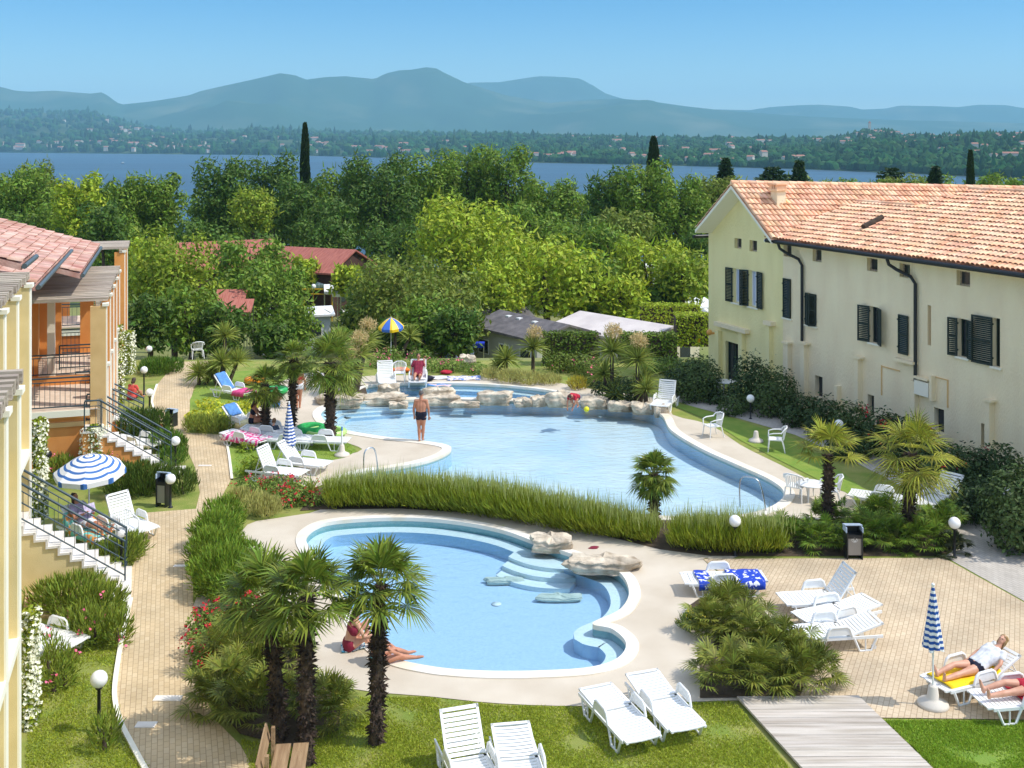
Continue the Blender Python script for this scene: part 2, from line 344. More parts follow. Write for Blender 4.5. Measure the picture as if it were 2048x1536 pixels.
flat('planting_soil', [(1375,1215),(1440,1170),(1490,1180),(1570,1270),(1620,1340),(1600,1396),(1400,1398),(1400,1320),(1440,1270)], .022, SOIL)
flat('planting_soil', [(395,1215),(540,1240),(590,1300),(640,1370),(680,1400),(680,1460),(600,1500),(480,1470),(410,1390),(390,1300)], .020, SOIL)
flat('planting_soil', [(650,812),(655,795),(690,775),(730,770),(735,790),(700,808)], .020, SOIL)
# white kerb and drain covers
def strip(pts, wd, z0, z1, name, m, label, cat, kind=None):
    c = [G(x, y) for x, y in pts]; c = spline(c, 4, False); n = len(c); b = MB(); L_, R_ = [], []
    for i in range(n):
        t = c[min(i+1, n-1)]-c[max(i-1, 0)]; t.normalize(); s = Vector((-t.y, t.x, 0))*wd/2; L_.append(c[i]+s); R_.append(c[i]-s)
    for i in range(n-1):
        q = [L_[i], L_[i+1], R_[i+1], R_[i]]
        b.add([(v.x, v.y, z1) for v in q]+[(v.x, v.y, z0) for v in q], [(3, 2, 1, 0), (0, 1, 5, 4), (2, 3, 7, 6)])
    return tag(b.build(name, m), label, cat, kind=kind)
strip([(262,1200),(248,1262),(237,1320),(229,1390),(240,1445),(263,1492),(300,1560)], .09, 0, .06, 'kerb', TRIM, 'pale kerb along the path beside the near lawn', None, 'structure')
strip([(314,770),(304,805),(318,838)], .08, 0, .05, 'kerb', TRIM, 'pale kerb on the far path', None, 'structure')
strip([(449,872),(457,905),(464,960)], .08, 0, .05, 'kerb', TRIM, 'pale kerb by the lawn island', None, 'structure')
strip([(690,982),(712,1012),(705,1045)], .06, 0, .03, 'kerb', TRIM, None, None, 'structure') if 0 else None
for i, (x, y, wx, wy, l) in enumerate([(336,1398,.52,.2,'pale rectangular drain cover on the path, nearer of the wide ones'),(292,1451,.36,.2,'pale drain cover in the palm shadow on the path'),(362,1133,.36,.14,'thin pale drain cover on the path beside the rounded hedge'),(410,932,.42,.12,'small pale drain strip on the path by the lawn island')]):
    v = G(x, y); tag(MB().box(-wx/2, wx/2, -wy/2, wy/2, 0, .012).box(-wx/2+.03, wx/2-.03, -wy/2+.03, wy/2-.03, .012, .016).build('drain_cover', STONEW, loc=(v.x, v.y, .01)), l, 'drain cover', 'drain covers in the path')
# pools
POOLB = mat('blue_mosaic', lin(180, 216, 240), .5, lin(170, 208, 238), 14, detail=2)
POOLL = mat('pale_mosaic', lin(226, 244, 246), .5, lin(216, 238, 244), 14, detail=2)  # paler tile colour stands in for shallow water over ledges and steps
POOLT = mat('shaded_wall_mosaic', lin(126, 182, 190), .5, lin(116, 172, 184), 14, detail=2)  # teal tile colour stands in for the shaded wall below the coping
POOLM = mat('main_pool_mosaic', lin(226, 242, 247), .5, lin(200, 228, 244), .35, detail=3)
WATS = waterm('still_water', (.9, .97, 1, 1), .16, 3.0)
WATM = waterm('rippled_water', (.92, .98, 1, 1), .26, 2.6, (.8, 1.5, 1))
def ringquad(b, A, B, za, zb, m):
    n = len(A); b.add([(v.x, v.y, za) for v in A]+[(v.x, v.y, zb) for v in B], [(i, (i+1) % n, n+(i+1) % n, n+i) for i in range(n)], m)
for nm, r, cw in pools:
    n = len(r); o1 = offset(r, cw); b = MB()
    # coping: top ring + outer lip + inner lip
    ringquad(b, r, o1, .045, .035, 0); ringquad(b, o1, o1, .035, .0, 0)
    rin = offset(r, 0); ringquad(b, rin, rin, .045, -.06, 0)
    t = thing('swimming_pool', {'main_pool': 'large free-form pool with rippled pale blue water', 'upper_pool': 'narrow far pool behind the row of flat rocks', 'small_pool': 'small still blue pool with curved steps, nearest the camera'}[nm], 'pool')
    b.build('coping', COPE, t)
    if nm == 'small_pool':
        cxy = sum((v for v in r), Vector())/n
        def wfun(i):
            px = r[i].x/r[i].y*F+1024; py = Y0+F*CH/r[i].y
            far = 1 if (py < 1110 or px > 1130) else 0
            if px < 700 and py > 1085: far = max(0, 1-(py-1085)/40)
            if px > 900 and py > 1325: far = max(0, (px-1060)/120) if px < 1180 else 1
            if px < 1060 and py > 1200: far = 0
            return .42*min(1, max(0, far))
        ww = [wfun(i) for i in range(n)]
        for _ in range(6): ww = [(ww[i-1]+ww[i]+ww[(i+1) % n])/3 for i in range(n)]
        ledge = offset(r, [-x-.005 for x in ww]); b = MB()
        ringquad(b, r, r, -.06, -.22, 2); ringquad(b, r, ledge, -.22, -.22, 1); ringquad(b, ledge, ledge, -.22, -.52, 0)
        b.sheet([ledge], -.52, 0)
        b.build('basin', [POOLB, POOLL, POOLT], t)
        # entry steps between the rocks
        base = G(1090, 1108); c = Vector((base.x, base.y, 0)); dirv = Vector((-.42, -.91, 0)).normalized(); sv = Vector((dirv.y, -dirv.x, 0)); b = MB()
        for k, (L, zt) in enumerate(((.35, -.2), (.72, -.3), (1.1, -.41))):
            ring = []
            for a in np.linspace(-1, 1, 13):
                q = c+Vector(( .25*0, 0, 0))+sv*a*1.0+dirv*(L-(a*a)*.28); ring.append(q)
            ring += [c+sv*1.0-dirv*.4, c-sv*1.0-dirv*.4]
            b.prism(ccw(ring), -.53-.002*k, zt, 0)
        st = b.build('pool_steps', [POOLL], t)
        MB().sheet([r], -.05).build('water', WATS, t)
        b = MB(); v = G(1283-290, 1209, -.52); b.lathe([(.12, .012), (.12, .02), (0, .022)], 16, (v.x, v.y, -.52)); b.build('floor_drain', POOLL, t)
    else:
        dep = .4
        b = MB(); ringquad(b, r, r, -.06, -.12, 2)
        if nm == 'main_pool':
            ww = []
            for i in range(n):
                px = r[i].x/r[i].y*F+1024; py = Y0+F*CH/r[i].y; ww.append(.3 if (px < 830 and py < 885) else 0)
            for _ in range(8): ww = [(ww[i-1]+ww[i]+ww[(i+1) % n])/3 for i in range(n)]
            ringquad(b, r, r, -.12, -.2, 0); prev = r; zz = -.2
            for k in (1, 2, 3):
                l1 = offset(r, [-x*k-.004*k for x in ww]); ringquad(b, prev, l1, zz, zz, 1); ringquad(b, l1, l1, zz, zz-.1, 0); prev = l1; zz -= .1
            l2 = prev; ringquad(b, l2, l2, zz, -.52, 0)
            b.sheet([l2], -.52, 3)
        else:
            l1 = offset(r, -.35); ringquad(b, r, r, -.12, -.22, 0); ringquad(b, r, l1, -.22, -.22, 1); ringquad(b, l1, l1, -.22, -dep, 0); b.sheet([l1], -dep, 0)
        b.build('basin', [POOLB, POOLL, POOLT, POOLM], t)
        MB().sheet([r], -.04).build('water', WATM if nm == 'main_pool' else WATS, t)
# pool handrails
for pts, l in (([(1480,980,.05),(1492,967,.75),(1512,976,.8),(1532,1024,.05)], 'chrome pool handrail at the near right end of the large pool'), ([(728,950,.05),(735,942,.6),(748,944,.55),(757,950,.05)], 'small chrome handrail behind the long grass hedge')):
    P = [Vector((G(x, y0_, 0).x, G(x, y0_, 0).y, 0)) for x, y0_, z in pts]
    a, b_ = G(pts[0][0], pts[0][1]+ (35 if pts[0][0] > 1000 else 8)), G(pts[-1][0], pts[-1][1])
    c = [a+Vector((0, 0, .02)), a+Vector((0, 0, .75)), a.lerp(b_, .3)+Vector((0, 0, .92)), a.lerp(b_, .75)+Vector((0, 0, .8)), b_+Vector((0, 0, .02))]
    tag(MB().tube(spline(c, 6, False), .022, 8).build('pool_handrail', CHROME), l, 'handrail')
# rocks
def rock(name, px, py, w_, d_, h_, label, seed, z=-.15, rz=0, group='flat rocks along the pool edge', m=None):
    v = G(px, py); b = MB(); n = 34; k = 13; V = []
    for i in range(k):
        for j in range(n):
            th = 2*PI*j/n; t = i/(k-1); prof = (1-(max(0, t-.8)/.2)**1.6*.16)*(.93+.07*min(1, t/.5))
            if i == k-1: prof = 0.5
            st_ = math.sin(t*11+2.2*mnoise.noise(Vector((math.cos(th)*1.2, math.sin(th)*1.2, seed)))); prof *= 1-.07*max(0, st_)**2
            cx, sx = math.cos(th), math.sin(th); q = 1/((abs(cx)**4.5+abs(sx)**4.5)**(1/4.5))
            nn = 1+.30*mnoise.noise(Vector((cx*1.3+seed*3.1, sx*1.3, t*1.2)))+.09*mnoise.noise(Vector((cx*5+seed, sx*5, t*5)))
            V.append((cx*q*w_/2*prof*nn, sx*q*d_/2*prof*nn, t*(h_+min(h_, .4)*.30*mnoise.noise(Vector((cx*1.7, sx*1.7, seed*2.3)))+.06*mnoise.noise(Vector((cx*6, sx*6, seed)))) ))
    Fq = [(i*n+j, i*n+(j+1) % n, (i+1)*n+(j+1) % n, (i+1)*n+j) for i in range(k-1) for j in range(n)]
    b.add(V, Fq, 0, False); b.poly(V[-n:], 0)
    o = b.build(name, m or ROCKM, loc=(v.x, v.y, z)); o.rotation_euler = (0, 0, rz)
    if m: o.scale = (1, .9, .4)
    return tag(o, label, 'rock', group)
R = [('rock',680,808,1.9,1.1,.45,'broad low rock at the left end of the rock row',1),('rock',768,803,1.9,.8,.36,'long flat rock left of the standing man',2),
     ('rock',797,812,.8,.5,.2,'small low rock in the water left of the standing man',3),('rock',778,793,.85*1.1,.5,.62,'upright loaf-shaped rock stacked above the left rock',4),
     ('rock',880,804,1.6,.8,.34,'long rock right behind the standing man',5),('rock',876,799,1.3,.6,.6,'upper slab stacked behind the standing man',6),
     ('rock',990,804,1.3,.7,.52,'raised rock in the middle of the row',7),('rock',1046,808,.7,.6,.28,'low rock in the gap right of the middle',8),
     ('rock',1078,807,.65,.6,.38,'small square rock left of the crouching child',9),('rock',1118,808,1.0,.7,.58,'tall pale rock beside the crouching child',10),
     ('rock',1188,812,1.1,.7,.45,'rock right of the crouching child',11),('rock',1240,817,1.0,.7,.32,'flat rock below the spiky plants',12),('rock',1288,822,1.0,.7,.4,'rock under the leaning chair, second from the right end',13),
     ('rock',1320,828,.5,.6,.42,'square block ending the rock row on the right',14),('rock',930,810,1.2,.5,.18,'low submerged slab between two rocks',15)]
for a in R:
    a = list(a); a[2] -= 3; a[5] = a[5]*.85+.06; rock(*a, z=-.14)
rock('rock',1103,1095,1.05,.62,.34,'weathered pool-step rock, the left of the two boulders',21,z=-.05,rz=-.1,group='boulders flanking the small pool steps')
rock('rock',1206,1136,1.75,.72,.34,'long layered boulder right of the small pool steps',22,z=-.05,rz=-.08,group='boulders flanking the small pool steps')
rock('rock',1010,1126,1.0,.34,.30,'submerged stone slab left of the small pool steps',23,z=-.50,m=mat('water_tinted_stone', lin(196, 214, 204), .8, lin(172, 194, 184), 3, .5, 6),group='boulders flanking the small pool steps')  # pale teal stone colour carries the tint of the water above it
rock('rock',1120,1158,1.1,.36,.3,'submerged stone slab right of the small pool steps',24,z=-.50,m=mat('water_tinted_stone', lin(176, 200, 190)),group='boulders flanking the small pool steps')
rock('rock',935,733,.75,.6,.55,'big white boulder among the flowering plants',25,z=0,group=None)
# wooden deck walkway
dk = [G(1474,1402), G(1717,1400), G(1905,1585), G(1640,1585)]
t = thing('wooden_walkway', 'pale weathered plank walkway leading off the plaza', 'walkway')
far = dk[0].lerp(dk[1], .5); near = dk[3].lerp(dk[2], .5); b = MB(); NP = 30
for i in range(NP):
    a, c = i/NP, (i+.94)/NP; L0, L1 = dk[0].lerp(dk[3], a), dk[0].lerp(dk[3], c); R0, R1 = dk[1].lerp(dk[2], a), dk[1].lerp(dk[2], c)
    z = .09+random.uniform(-.003, .003); q = [L0, R0, R1, L1]
    b.add([(v.x, v.y, z) for v in q]+[(v.x, v.y, z-.04) for v in q], [(3, 2, 1, 0), (0, 1, 5, 4), (1, 2, 6, 5), (2, 3, 7, 6), (3, 0, 4, 7)])
b.build('deck_boards', DECK, t)
b = MB()
for A, B in ((dk[0], dk[3]), (dk[1], dk[2])):
    b.tube([A+Vector((.05 if A is dk[0] else -.05, 0, .03)), B+Vector((.05 if A is dk[0] else -.05, 0, .03))], .035, 4)
b.build('bearer', WOODG, t)

# ================= LAKE, HILLS, MOUNTAINS =================
LZ = -20.0
LAKE = bpy.data.materials.new('lake_water'); LAKE.use_nodes = True; t_ = LAKE.node_tree; N = t_.nodes; L = t_.links; b_ = N['Principled BSDF']
b_.inputs['Roughness'].default_value = .35; b_.inputs['Specular IOR Level'].default_value = .5
tc = N.new('ShaderNodeTexCoord'); mp = N.new('ShaderNodeMapping'); mp.inputs['Scale'].default_value = (.0012, .012, 1); nz = N.new('ShaderNodeTexNoise'); nz.inputs['Scale'].default_value = 1; nz.inputs['Detail'].default_value = 6
cr = N.new('ShaderNodeValToRGB'); cr.color_ramp.elements[0].position = .35; cr.color_ramp.elements[0].color = lin(6, 46, 66); cr.color_ramp.elements[1].position = .65; cr.color_ramp.elements[1].color = lin(22, 72, 94)
L.new(tc.outputs['Object'], mp.inputs[0]); L.new(mp.outputs[0], nz.inputs[0]); L.new(nz.outputs[0], cr.inputs[0]); L.new(cr.outputs[0], b_.inputs['Base Color'])
n2 = N.new('ShaderNodeTexNoise'); n2.inputs['Scale'].default_value = .15; bp = N.new('ShaderNodeBump'); bp.inputs['Strength'].default_value = 1; bp.inputs['Distance'].default_value = 1.5
L.new(tc.outputs['Object'], n2.inputs[0]); L.new(n2.outputs[0], bp.inputs['Height']); L.new(bp.outputs[0], b_.inputs['Normal'])
tag(MB().sheet([[Vector((-6500, 180, 0)), Vector((6500, 180, 0)), Vector((6500, 13800, 0)), Vector((-6500, 13800, 0))]], LZ).build('lake', LAKE), 'blue lake beyond the trees', kind='structure')
def interp(pts, x):
    if x <= pts[0][0]: return pts[0][1]
    for (a, b), (c, d) in zip(pts, pts[1:]):
        if x <= c: return b+(d-b)*(x-a)/(c-a)
    return pts[-1][1]
shore = [(-500,304),(0,305),(600,311),(900,319),(1060,325),(1300,330),(1600,338),(1800,346),(2048,358),(2300,372)]
ridge = [(-500,232),(-100,225),(0,222),(100,226),(190,227),(230,240),(270,252),(330,262),(400,268),(470,262),(520,258),(600,262),(700,268),(850,270),(1000,269),(1060,272),(1200,276),(1300,280),(1500,280),(1600,281),(1690,278),(1728,266),(1790,267),(1802,277),(1900,276),(1950,273),(2048,276),(2300,274)]
rdep = [(-500,5600),(300,5400),(600,5200),(1000,3600),(1400,2700),(2048,2100),(2300,2000)]
def shoreD(px): return F*(CH-LZ)/(interp(shore, px)-Y0)
HN, HT = 220, 26
def hillpt(px, t):
    D0 = shoreD(px)-10; D1 = interp(rdep, px); d = D0+(D1-D0)*t
    zr = CH-(interp(ridge, px)-Y0)*D1/F
    k = (px-1024)/F
    n1 = mnoise.fractal(Vector((k*d*.0016, d*.0016, 3)), 1, 2, 5)
    z = LZ+2.0*min(1, t*18)+(zr-LZ-2)*(t**.85)*(1-.0*t)+n1*(zr-LZ)*.30*math.sin(PI*min(1, t*.98))
    return Vector((k*d, d, z if t > 0 else LZ-.5))
V = []
for i in range(HN):
    px = -480+2760*i/(HN-1)
    for j in range(HT+1): V.append(tuple(hillpt(px, j/HT)))
    e = hillpt(px, 1); V.append((e.x*1.12, e.y*1.12, LZ-.5))
H2 = HT+2
Fq = [(i*H2+j, (i+1)*H2+j, (i+1)*H2+j+1, i*H2+j+1) for i in range(HN-1) for j in range(H2-1)]
HILLM = mat('hill_cover', lin(40, 62, 40), 1, lin(78, 92, 58), .006, 1.0, .05, detail=9, spec=0, contrast=(.4, .62))
tag(MB().add(V, Fq, 0, True).build('hills', HILLM), 'wooded lower hills along the far lake shore', kind='structure')
MTM = mat('mountain_cover', lin(58, 84, 52), 1, lin(110, 116, 84), .0022, .6, .004, detail=9, spec=0, contrast=(.5, .8))
def mount(pts, D1, D0, name, label, drop=40):
    V = []; n = 260; kk = 22
    for i in range(n):
        px = pts[0][0]+(pts[-1][0]-pts[0][0])*i/(n-1); zr = CH-(interp(pts, px)-Y0)*D1/F; k = (px-1024)/F
        for j in range(kk):
            t = j/(kk-1); d = D0+(D1-D0)*t
            nn = mnoise.fractal(Vector((k*d*.0007, d*.0007, D1)), 1, 2, 6)
            z = LZ-1+(zr-LZ)*(t**1.15)+nn*zr*.45*math.sin(PI*t)
            V.append((k*d, d, z))
        V.append((k*D1*1.05, D1*1.05, LZ))
    H = kk+1
    Fq = [(i*H+j, (i+1)*H+j, (i+1)*H+j+1, i*H+j+1) for i in range(n-1) for j in range(H-1)]
    tag(MB().add(V, Fq, 0, True).build(name, MTM), label, kind='structure')
mount([(-500,180),(-100,170),(0,173),(30,181),(60,183),(110,181),(180,187),(205,184),(217,192),(240,209),(300,203),(345,196),(380,190),(400,182),(440,173),(500,160),(535,152),(560,146),(590,150),(612,159),(650,154),(690,152),(750,158),(770,147),(800,140),(825,139),(850,134),(872,136),(890,146),(930,165),(1010,190),(1100,206),(1170,200),(1240,197),(1300,202),(1370,212),(1450,221),(1600,232),(1800,240),(2048,246),(2300,250)], 7600, 5900, 'mountains', 'hazy blue-green mountain range across the lake')
mount([(600,230),(850,190),(940,165),(1000,164),(1050,156),(1080,152),(1130,154),(1160,157),(1185,170),(1210,186),(1240,196),(1300,206),(1400,218),(1500,220),(1540,214),(1600,210),(1640,209),(1700,213),(1725,219),(1770,217),(1800,211),(1870,212),(1915,214),(1960,209),(2010,210),(2048,216),(2300,214)], 9800, 8200, 'mountains', 'paler distant mountains behind the main range')
# far woodland
b = MB(); ico = bmesh.new(); bmesh.ops.create_icosphere(ico, subdivisions=1, radius=1); IV = np.array([v.co[:] for v in ico.verts]); IF = np.array([[v.index for v in f.verts] for f in ico.faces]); ico.free()
for _ in range(8200):
    px = random.uniform(-60, 2110) if random.random() < .6 else random.uniform(950, 2110); t = random.random()**1.3*1.0
    p = hillpt(px, max(.015, t)); s = random.uniform(4.5, 9)*(1 if px > 950 else 1.4)*(.6+.4*p.y/3000); q = 1.3 if random.random() < .12 else .8
    J = 1+.5*(rng.random(len(IV))[:, None]-.5)
    b.add(IV*J*np.array([s*(.5 if q > 1 else 1), s*(.5 if q > 1 else 1), s*q*1.3])+np.array([p.x, p.y, p.z+s*q*.6]), IF)
tag(b.build('woodland', mat('far_foliage', lin(48, 78, 38), 1, island=.5, spec=0)), 'dark woods covering the hills across the lake', 'woodland', kind='stuff')
# far houses: individual things
HW = mat('far_house_wall', lin(200, 192, 176), .9); HR = mat('far_house_roof', lin(160, 112, 92), .9)
def house_mesh(w_, d_, h_):
    b = MB(); b.box(-w_/2, w_/2, -d_/2, d_/2, -2, h_, 0)
    r = h_+d_*.22; e = .5
    b.add([(-w_/2-e, -d_/2-e, h_-.1), (w_/2+e, -d_/2-e, h_-.1), (w_/2+e, d_/2+e, h_-.1), (-w_/2-e, d_/2+e, h_-.1), (-w_/2-e, 0, r), (w_/2+e, 0, r)], [(0, 1, 5, 4), (2, 3, 4, 5)], 1)
    b.add([(-w_/2-e, -d_/2-e, h_-.1), (-w_/2-e, 0, r), (-w_/2-e, d_/2+e, h_-.1), (w_/2+e, -d_/2-e, h_-.1), (w_/2+e, 0, r), (w_/2+e, d_/2+e, h_-.1)], [(0, 1, 2), (3, 5, 4)], 0)
    return b
protos = [house_mesh(*a) for a in ((12, 9, 6), (18, 9, 5), (9, 9, 8), (26, 10, 5))]
meshes = []
random.seed(11)
def far_house(px, t, label, group, big=1.0):
    p = hillpt(px, t); k = random.randrange(4)
    if k not in [m[0] for m in meshes]:
        o = protos[k].build('house', [HW, HR]); meshes.append((k, o.data))
    else:
        me = [m[1] for m in meshes if m[0] == k][0]; o = bpy.data.objects.new('house', me); COL.objects.link(o)
    o.location = (p.x, p.y, p.z+2+2.2*big); o.rotation_euler = (0, 0, random.uniform(-.7, .7)); s = big*random.uniform(.8, 1.3); o.scale = (s, s, s)
    tag(o, label, 'house', group)
for _ in range(80):
    if random.random() < .5: px, t = random.uniform(0, 420), random.uniform(.01, .10)
    else:
        px = random.gauss(270, 60); t = random.uniform(.1, .75)
    if px < 0: continue
    far_house(px, t, 'tiny pale house on the hillside at the left end of the far lake shore', 'houses on the far left shore', 1.0)
for _ in range(30): far_house(random.uniform(430, 950), random.uniform(.01, .3), 'tiny pale house low on the far shore left of centre', 'houses on the far middle shore', 1.0)
for _ in range(42): far_house(random.uniform(1060, 1620), random.choice([random.uniform(.02, .1), random.uniform(.2, .95)]), 'small pale house among woods on the far shore right of centre', 'houses on the far right shore', .75)
for _ in range(30): far_house(random.gauss(1770, 60), random.uniform(.5, .95), 'small pale house of the hilltop village across the lake', 'houses of the hilltop village', .7)
for _ in range(14): far_house(random.uniform(1850, 2048), random.uniform(.1, .8), 'small pale house in the woods at the right end of the far shore', 'houses on the far right end', .7)
p = hillpt(1739, .97); b = MB().box(-2.5, 2.5, -2.5, 2.5, 0, 22, 0); b.add([(-2.8,-2.8,22),(2.8,-2.8,22),(2.8,2.8,22),(-2.8,2.8,22),(0,0,27)], [(0,1,4),(1,2,4),(2,3,4),(3,0,4)], 1)
tag(b.build('bell_tower', [HW, HR], loc=(p.x, p.y, p.z)), 'slender bell tower rising from the hilltop village', 'tower')
# a few boats
for x, y, l in ((1222,356+2,'tiny white boat on the lake behind the tall middle trees'),(245,327,'tiny white sail boat on the lake at the left')):
    v = G(x, y, LZ); b = MB(); b.add([(-3,0,.2),(-2,-1,1),(3,-1,1.1),(4,0,1.2),(3,1,1.1),(-2,1,1),(-2,0,-.2),(3,0,-.2)], [(0,1,6),(0,6,5),(3,7,2),(3,4,7)]); b.add([(-2,-1,1),(3,-1,1.1),(3,1,1.1),(-2,1,1),(-2,0,-.2),(3,0,-.2)], [(0,4,5,1),(3,2,5,4),(0,1,2,3)]); b.box(-.8,1.2,-.6,.6,1,2.2)
    tag(b.build('boat', WHITE, loc=(v.x, v.y, LZ)), l, 'boat')
# haze
hz = MB().box(-6600, 6600, -60, 14000, LZ-8, 640).build('haze', bpy.data.materials.new('haze_air')); hm = hz.data.materials[0]; hm.use_nodes = True
hn = hm.node_tree.nodes; hn.remove(hn['Principled BSDF']); pv = hn.new('ShaderNodeVolumePrincipled'); pv.inputs['Color'].default_value = (.36, .68, .88, 1)
pv.inputs['Density'].default_value = 1.2e-4; pv.inputs['Anisotropy'].default_value = 0.0
hm.node_tree.links.new(pv.outputs[0], hn['Material Output'].inputs['Volume']); tag(hz, 'blue haze over the lake', kind='stuff')
# ================= FARMHOUSE (right) =================
u_ = Vector((.387, -.922, 0)); n_ = Vector((-.922, -.387, 0)); C0 = Vector((8.95, 50.1, 0))
def S(px):
    k = (px-1024)/F; return (C0.y*k-C0.x)/(u_.x-u_.y*k)
def fpt(s, w, z): return C0+u_*s+n_*w+Vector((0, 0, z))
def fz(px, py):
    q = C0+u_*S(px); return CH-(py-Y0)*q.y/F
FM = Matrix(((u_.x, n_.x, 0, C0.x), (u_.y, n_.y, 0, C0.y), (0, 0, 1, 0), (0, 0, 0, 1)))   # local x=s, y=outward
farm = thing('farmhouse', 'long pale farmhouse with dark green shutters and terracotta tiled roofs, on the right', 'building', tuple(C0)); farm.rotation_euler = (0, 0, math.atan2(u_.y, u_.x))
# local frame: x = s, local y = rotated; n_ is local (0,-1)? compute
YL = -1 if Vector((math.cos(farm.rotation_euler[2]+PI/2), math.sin(farm.rotation_euler[2]+PI/2), 0)).dot(n_) < 0 else 1
def fl(s, w, z): return (s, YL*w, z)
def fbox(b, s0, s1, w0, w1, z0, z1, m=0): 
    a, c = sorted((YL*w0, YL*w1)); return b.box(s0, s1, a, c, z0, z1, m)
def quad(b, pts, m=0): return b.add(pts, [tuple(range(len(pts)))], m)
# openings: (px_left, px_right, py_top_at_left, py_bottom_at_left)
ops = []
def op(xl, xr, yt, yb): s0, s1 = S(xl), S(xr); z1, z0 = fz(xl, yt), fz(xl, yb); ops.append((s0, s1, z0, z1)); return ops[-1]
small_w_ = [op(*a) for a in ((1469,1483,474,496),(1499,1514,478,502),(1567,1583,487,512),(1625,1643,497,522),(1734,1755,515,541),(1799,1820,526,553),(1913,1940,540,570))]
big_w = [op(1466,1484,536,604), op(1498,1515,540,612), op(1568,1582,556,634), op(1612,1633,585,648), op(1740,1757,612,684), op(1916,1936,636,712), op(1986,2000,635,732)]
slot = [op(1855,1862,610,690)]
doors = [op(1451,1481,681,758)]
low_w = [op(1630,1645,750,792), op(1735,1748,788,830), op(1868,1888,814,862), op(1962,1982,846,895), op(1568,1574,738,775)]
allops = ops[:]
EZ = 6.62; L_END = 34.0
def wallgrid(b, s0, s1, z0, z1, holes, w=0.0, m=0, thick=.28):
    xs = sorted({s0, s1, *[h[0] for h in holes], *[h[1] for h in holes]}); xs = [x for x in xs if s0-1e-6 <= x <= s1+1e-6]
    zs = sorted({z0, z1, *[h[2] for h in holes], *[h[3] for h in holes]}); zs = [x for x in zs if z0-1e-6 <= x <= z1+1e-6]
    for i in range(len(xs)-1):
        for j in range(len(zs)-1):
            cx, cz = (xs[i]+xs[i+1])/2, (zs[j]+zs[j+1])/2
            if any(h[0] < cx < h[1] and h[2] < cz < h[3] for h in holes): continue
            quad(b, [fl(xs[i], w, zs[j]), fl(xs[i+1], w, zs[j]), fl(xs[i+1], w, zs[j+1]), fl(xs[i], w, zs[j+1])], m)
    for h in holes:
        for q in ([(h[0], h[2]), (h[1], h[2])], [(h[1], h[2]), (h[1], h[3])], [(h[1], h[3]), (h[0], h[3])], [(h[0], h[3]), (h[0], h[2])]):
            (a, c), (d, e) = q; quad(b, [fl(a, w, c), fl(d, w, e), fl(d, w-thick, e), fl(a, w-thick, c)], m)
SG = S(1566)     # change of plaster colour
b = MB(); h1 = [h for h in allops if h[1] <= SG+.01]; h2 = [h for h in allops if h[1] > SG+.01]
wallgrid(b, 0, SG, 0, EZ-.3, h1, 0, 1)
g0, ga, g1 = -.07, 2.85, 5.6
def roofz(s): return 8.72-abs(s-2.9)*.74
quad(b, [fl(0, 0, EZ-.3), fl(SG, 0, EZ-.3), fl(SG, 0, min(8.5, roofz(SG)-.12)), fl(2.9, 0, 8.6), fl(0, 0, roofz(0)-.12)], 1)
b.build('wall', [FARM, FARMY], farm)
b = MB(); wallgrid(b, SG, L_END, 0, EZ-.15, h2, 0, 0); quad(b, [fl(0, 0, 0), fl(0, -9, 0), fl(0, -9, roofz(0)), fl(0, 0, roofz(0)-.12)], 1)
quad(b, [fl(L_END, 0, 0), fl(L_END, -13, 0), fl(L_END, -13, 6.5), fl(L_END, 0, 6.5)], 0); quad(b, [fl(0,-13,0), fl(L_END,-13,0), fl(L_END,-13,6.4), fl(0,-13,6.4)], 0)
b.build('wall', [FARM, FARMY], farm)
# windows
for i, (a, c, z0, z1) in enumerate(small_w_):
    f = MB(); fbox(f, a, a+.05, -.2, -.16, z0, z1); fbox(f, c-.05, c, -.2, -.16, z0, z1); fbox(f, a, c, -.2, -.16, z1-.05, z1); fbox(f, a, c, -.2, -.16, z0, z0+.05); fr = f.build('window', WOODG, farm)
    q = MB(); quad(q, [fl(a, -.19, z0), fl(c, -.19, z0), fl(c, -.19, z1), fl(a, -.19, z1)]); q.build('pane', GLASSD, fr)
for i, (a, c, z0, z1) in enumerate(big_w+doors):
    f = MB(); mid = (a+c)/2
    for x0, x1 in ((a, a+.06), (c-.06, c), (mid-.03, mid+.03)): fbox(f, x0, x1, -.2, -.15, z0, z1)
    fbox(f, a, c, -.2, -.151, z1-.06, z1); fbox(f, a, c, -.2, -.151, z0, z0+.06); fr = f.build('window' if i < len(big_w) else 'door', SHUT if i > 1 else WHITE, farm)
    q = MB(); quad(q, [fl(a, -.19, z0), fl(c, -.19, z0), fl(c, -.19, z1), fl(a, -.19, z1)]); q.build('pane', GLASSB if i < 2 else GLASSD, fr)
    if i < len(big_w): s_ = MB(); fbox(s_, a-.08, c+.08, -.2, .07, z0-.07, z0-.002); s_.build('sill', TRIM, fr)
for a, c, z0, z1 in low_w+slot:
    q = MB(); fbox(q, a, c, -.26, -.2, z0, z1, 0); q.build('shutter' if z1 < 4 else 'wall_niche', BENCHW if z1 > 4 else GLASSD, farm)
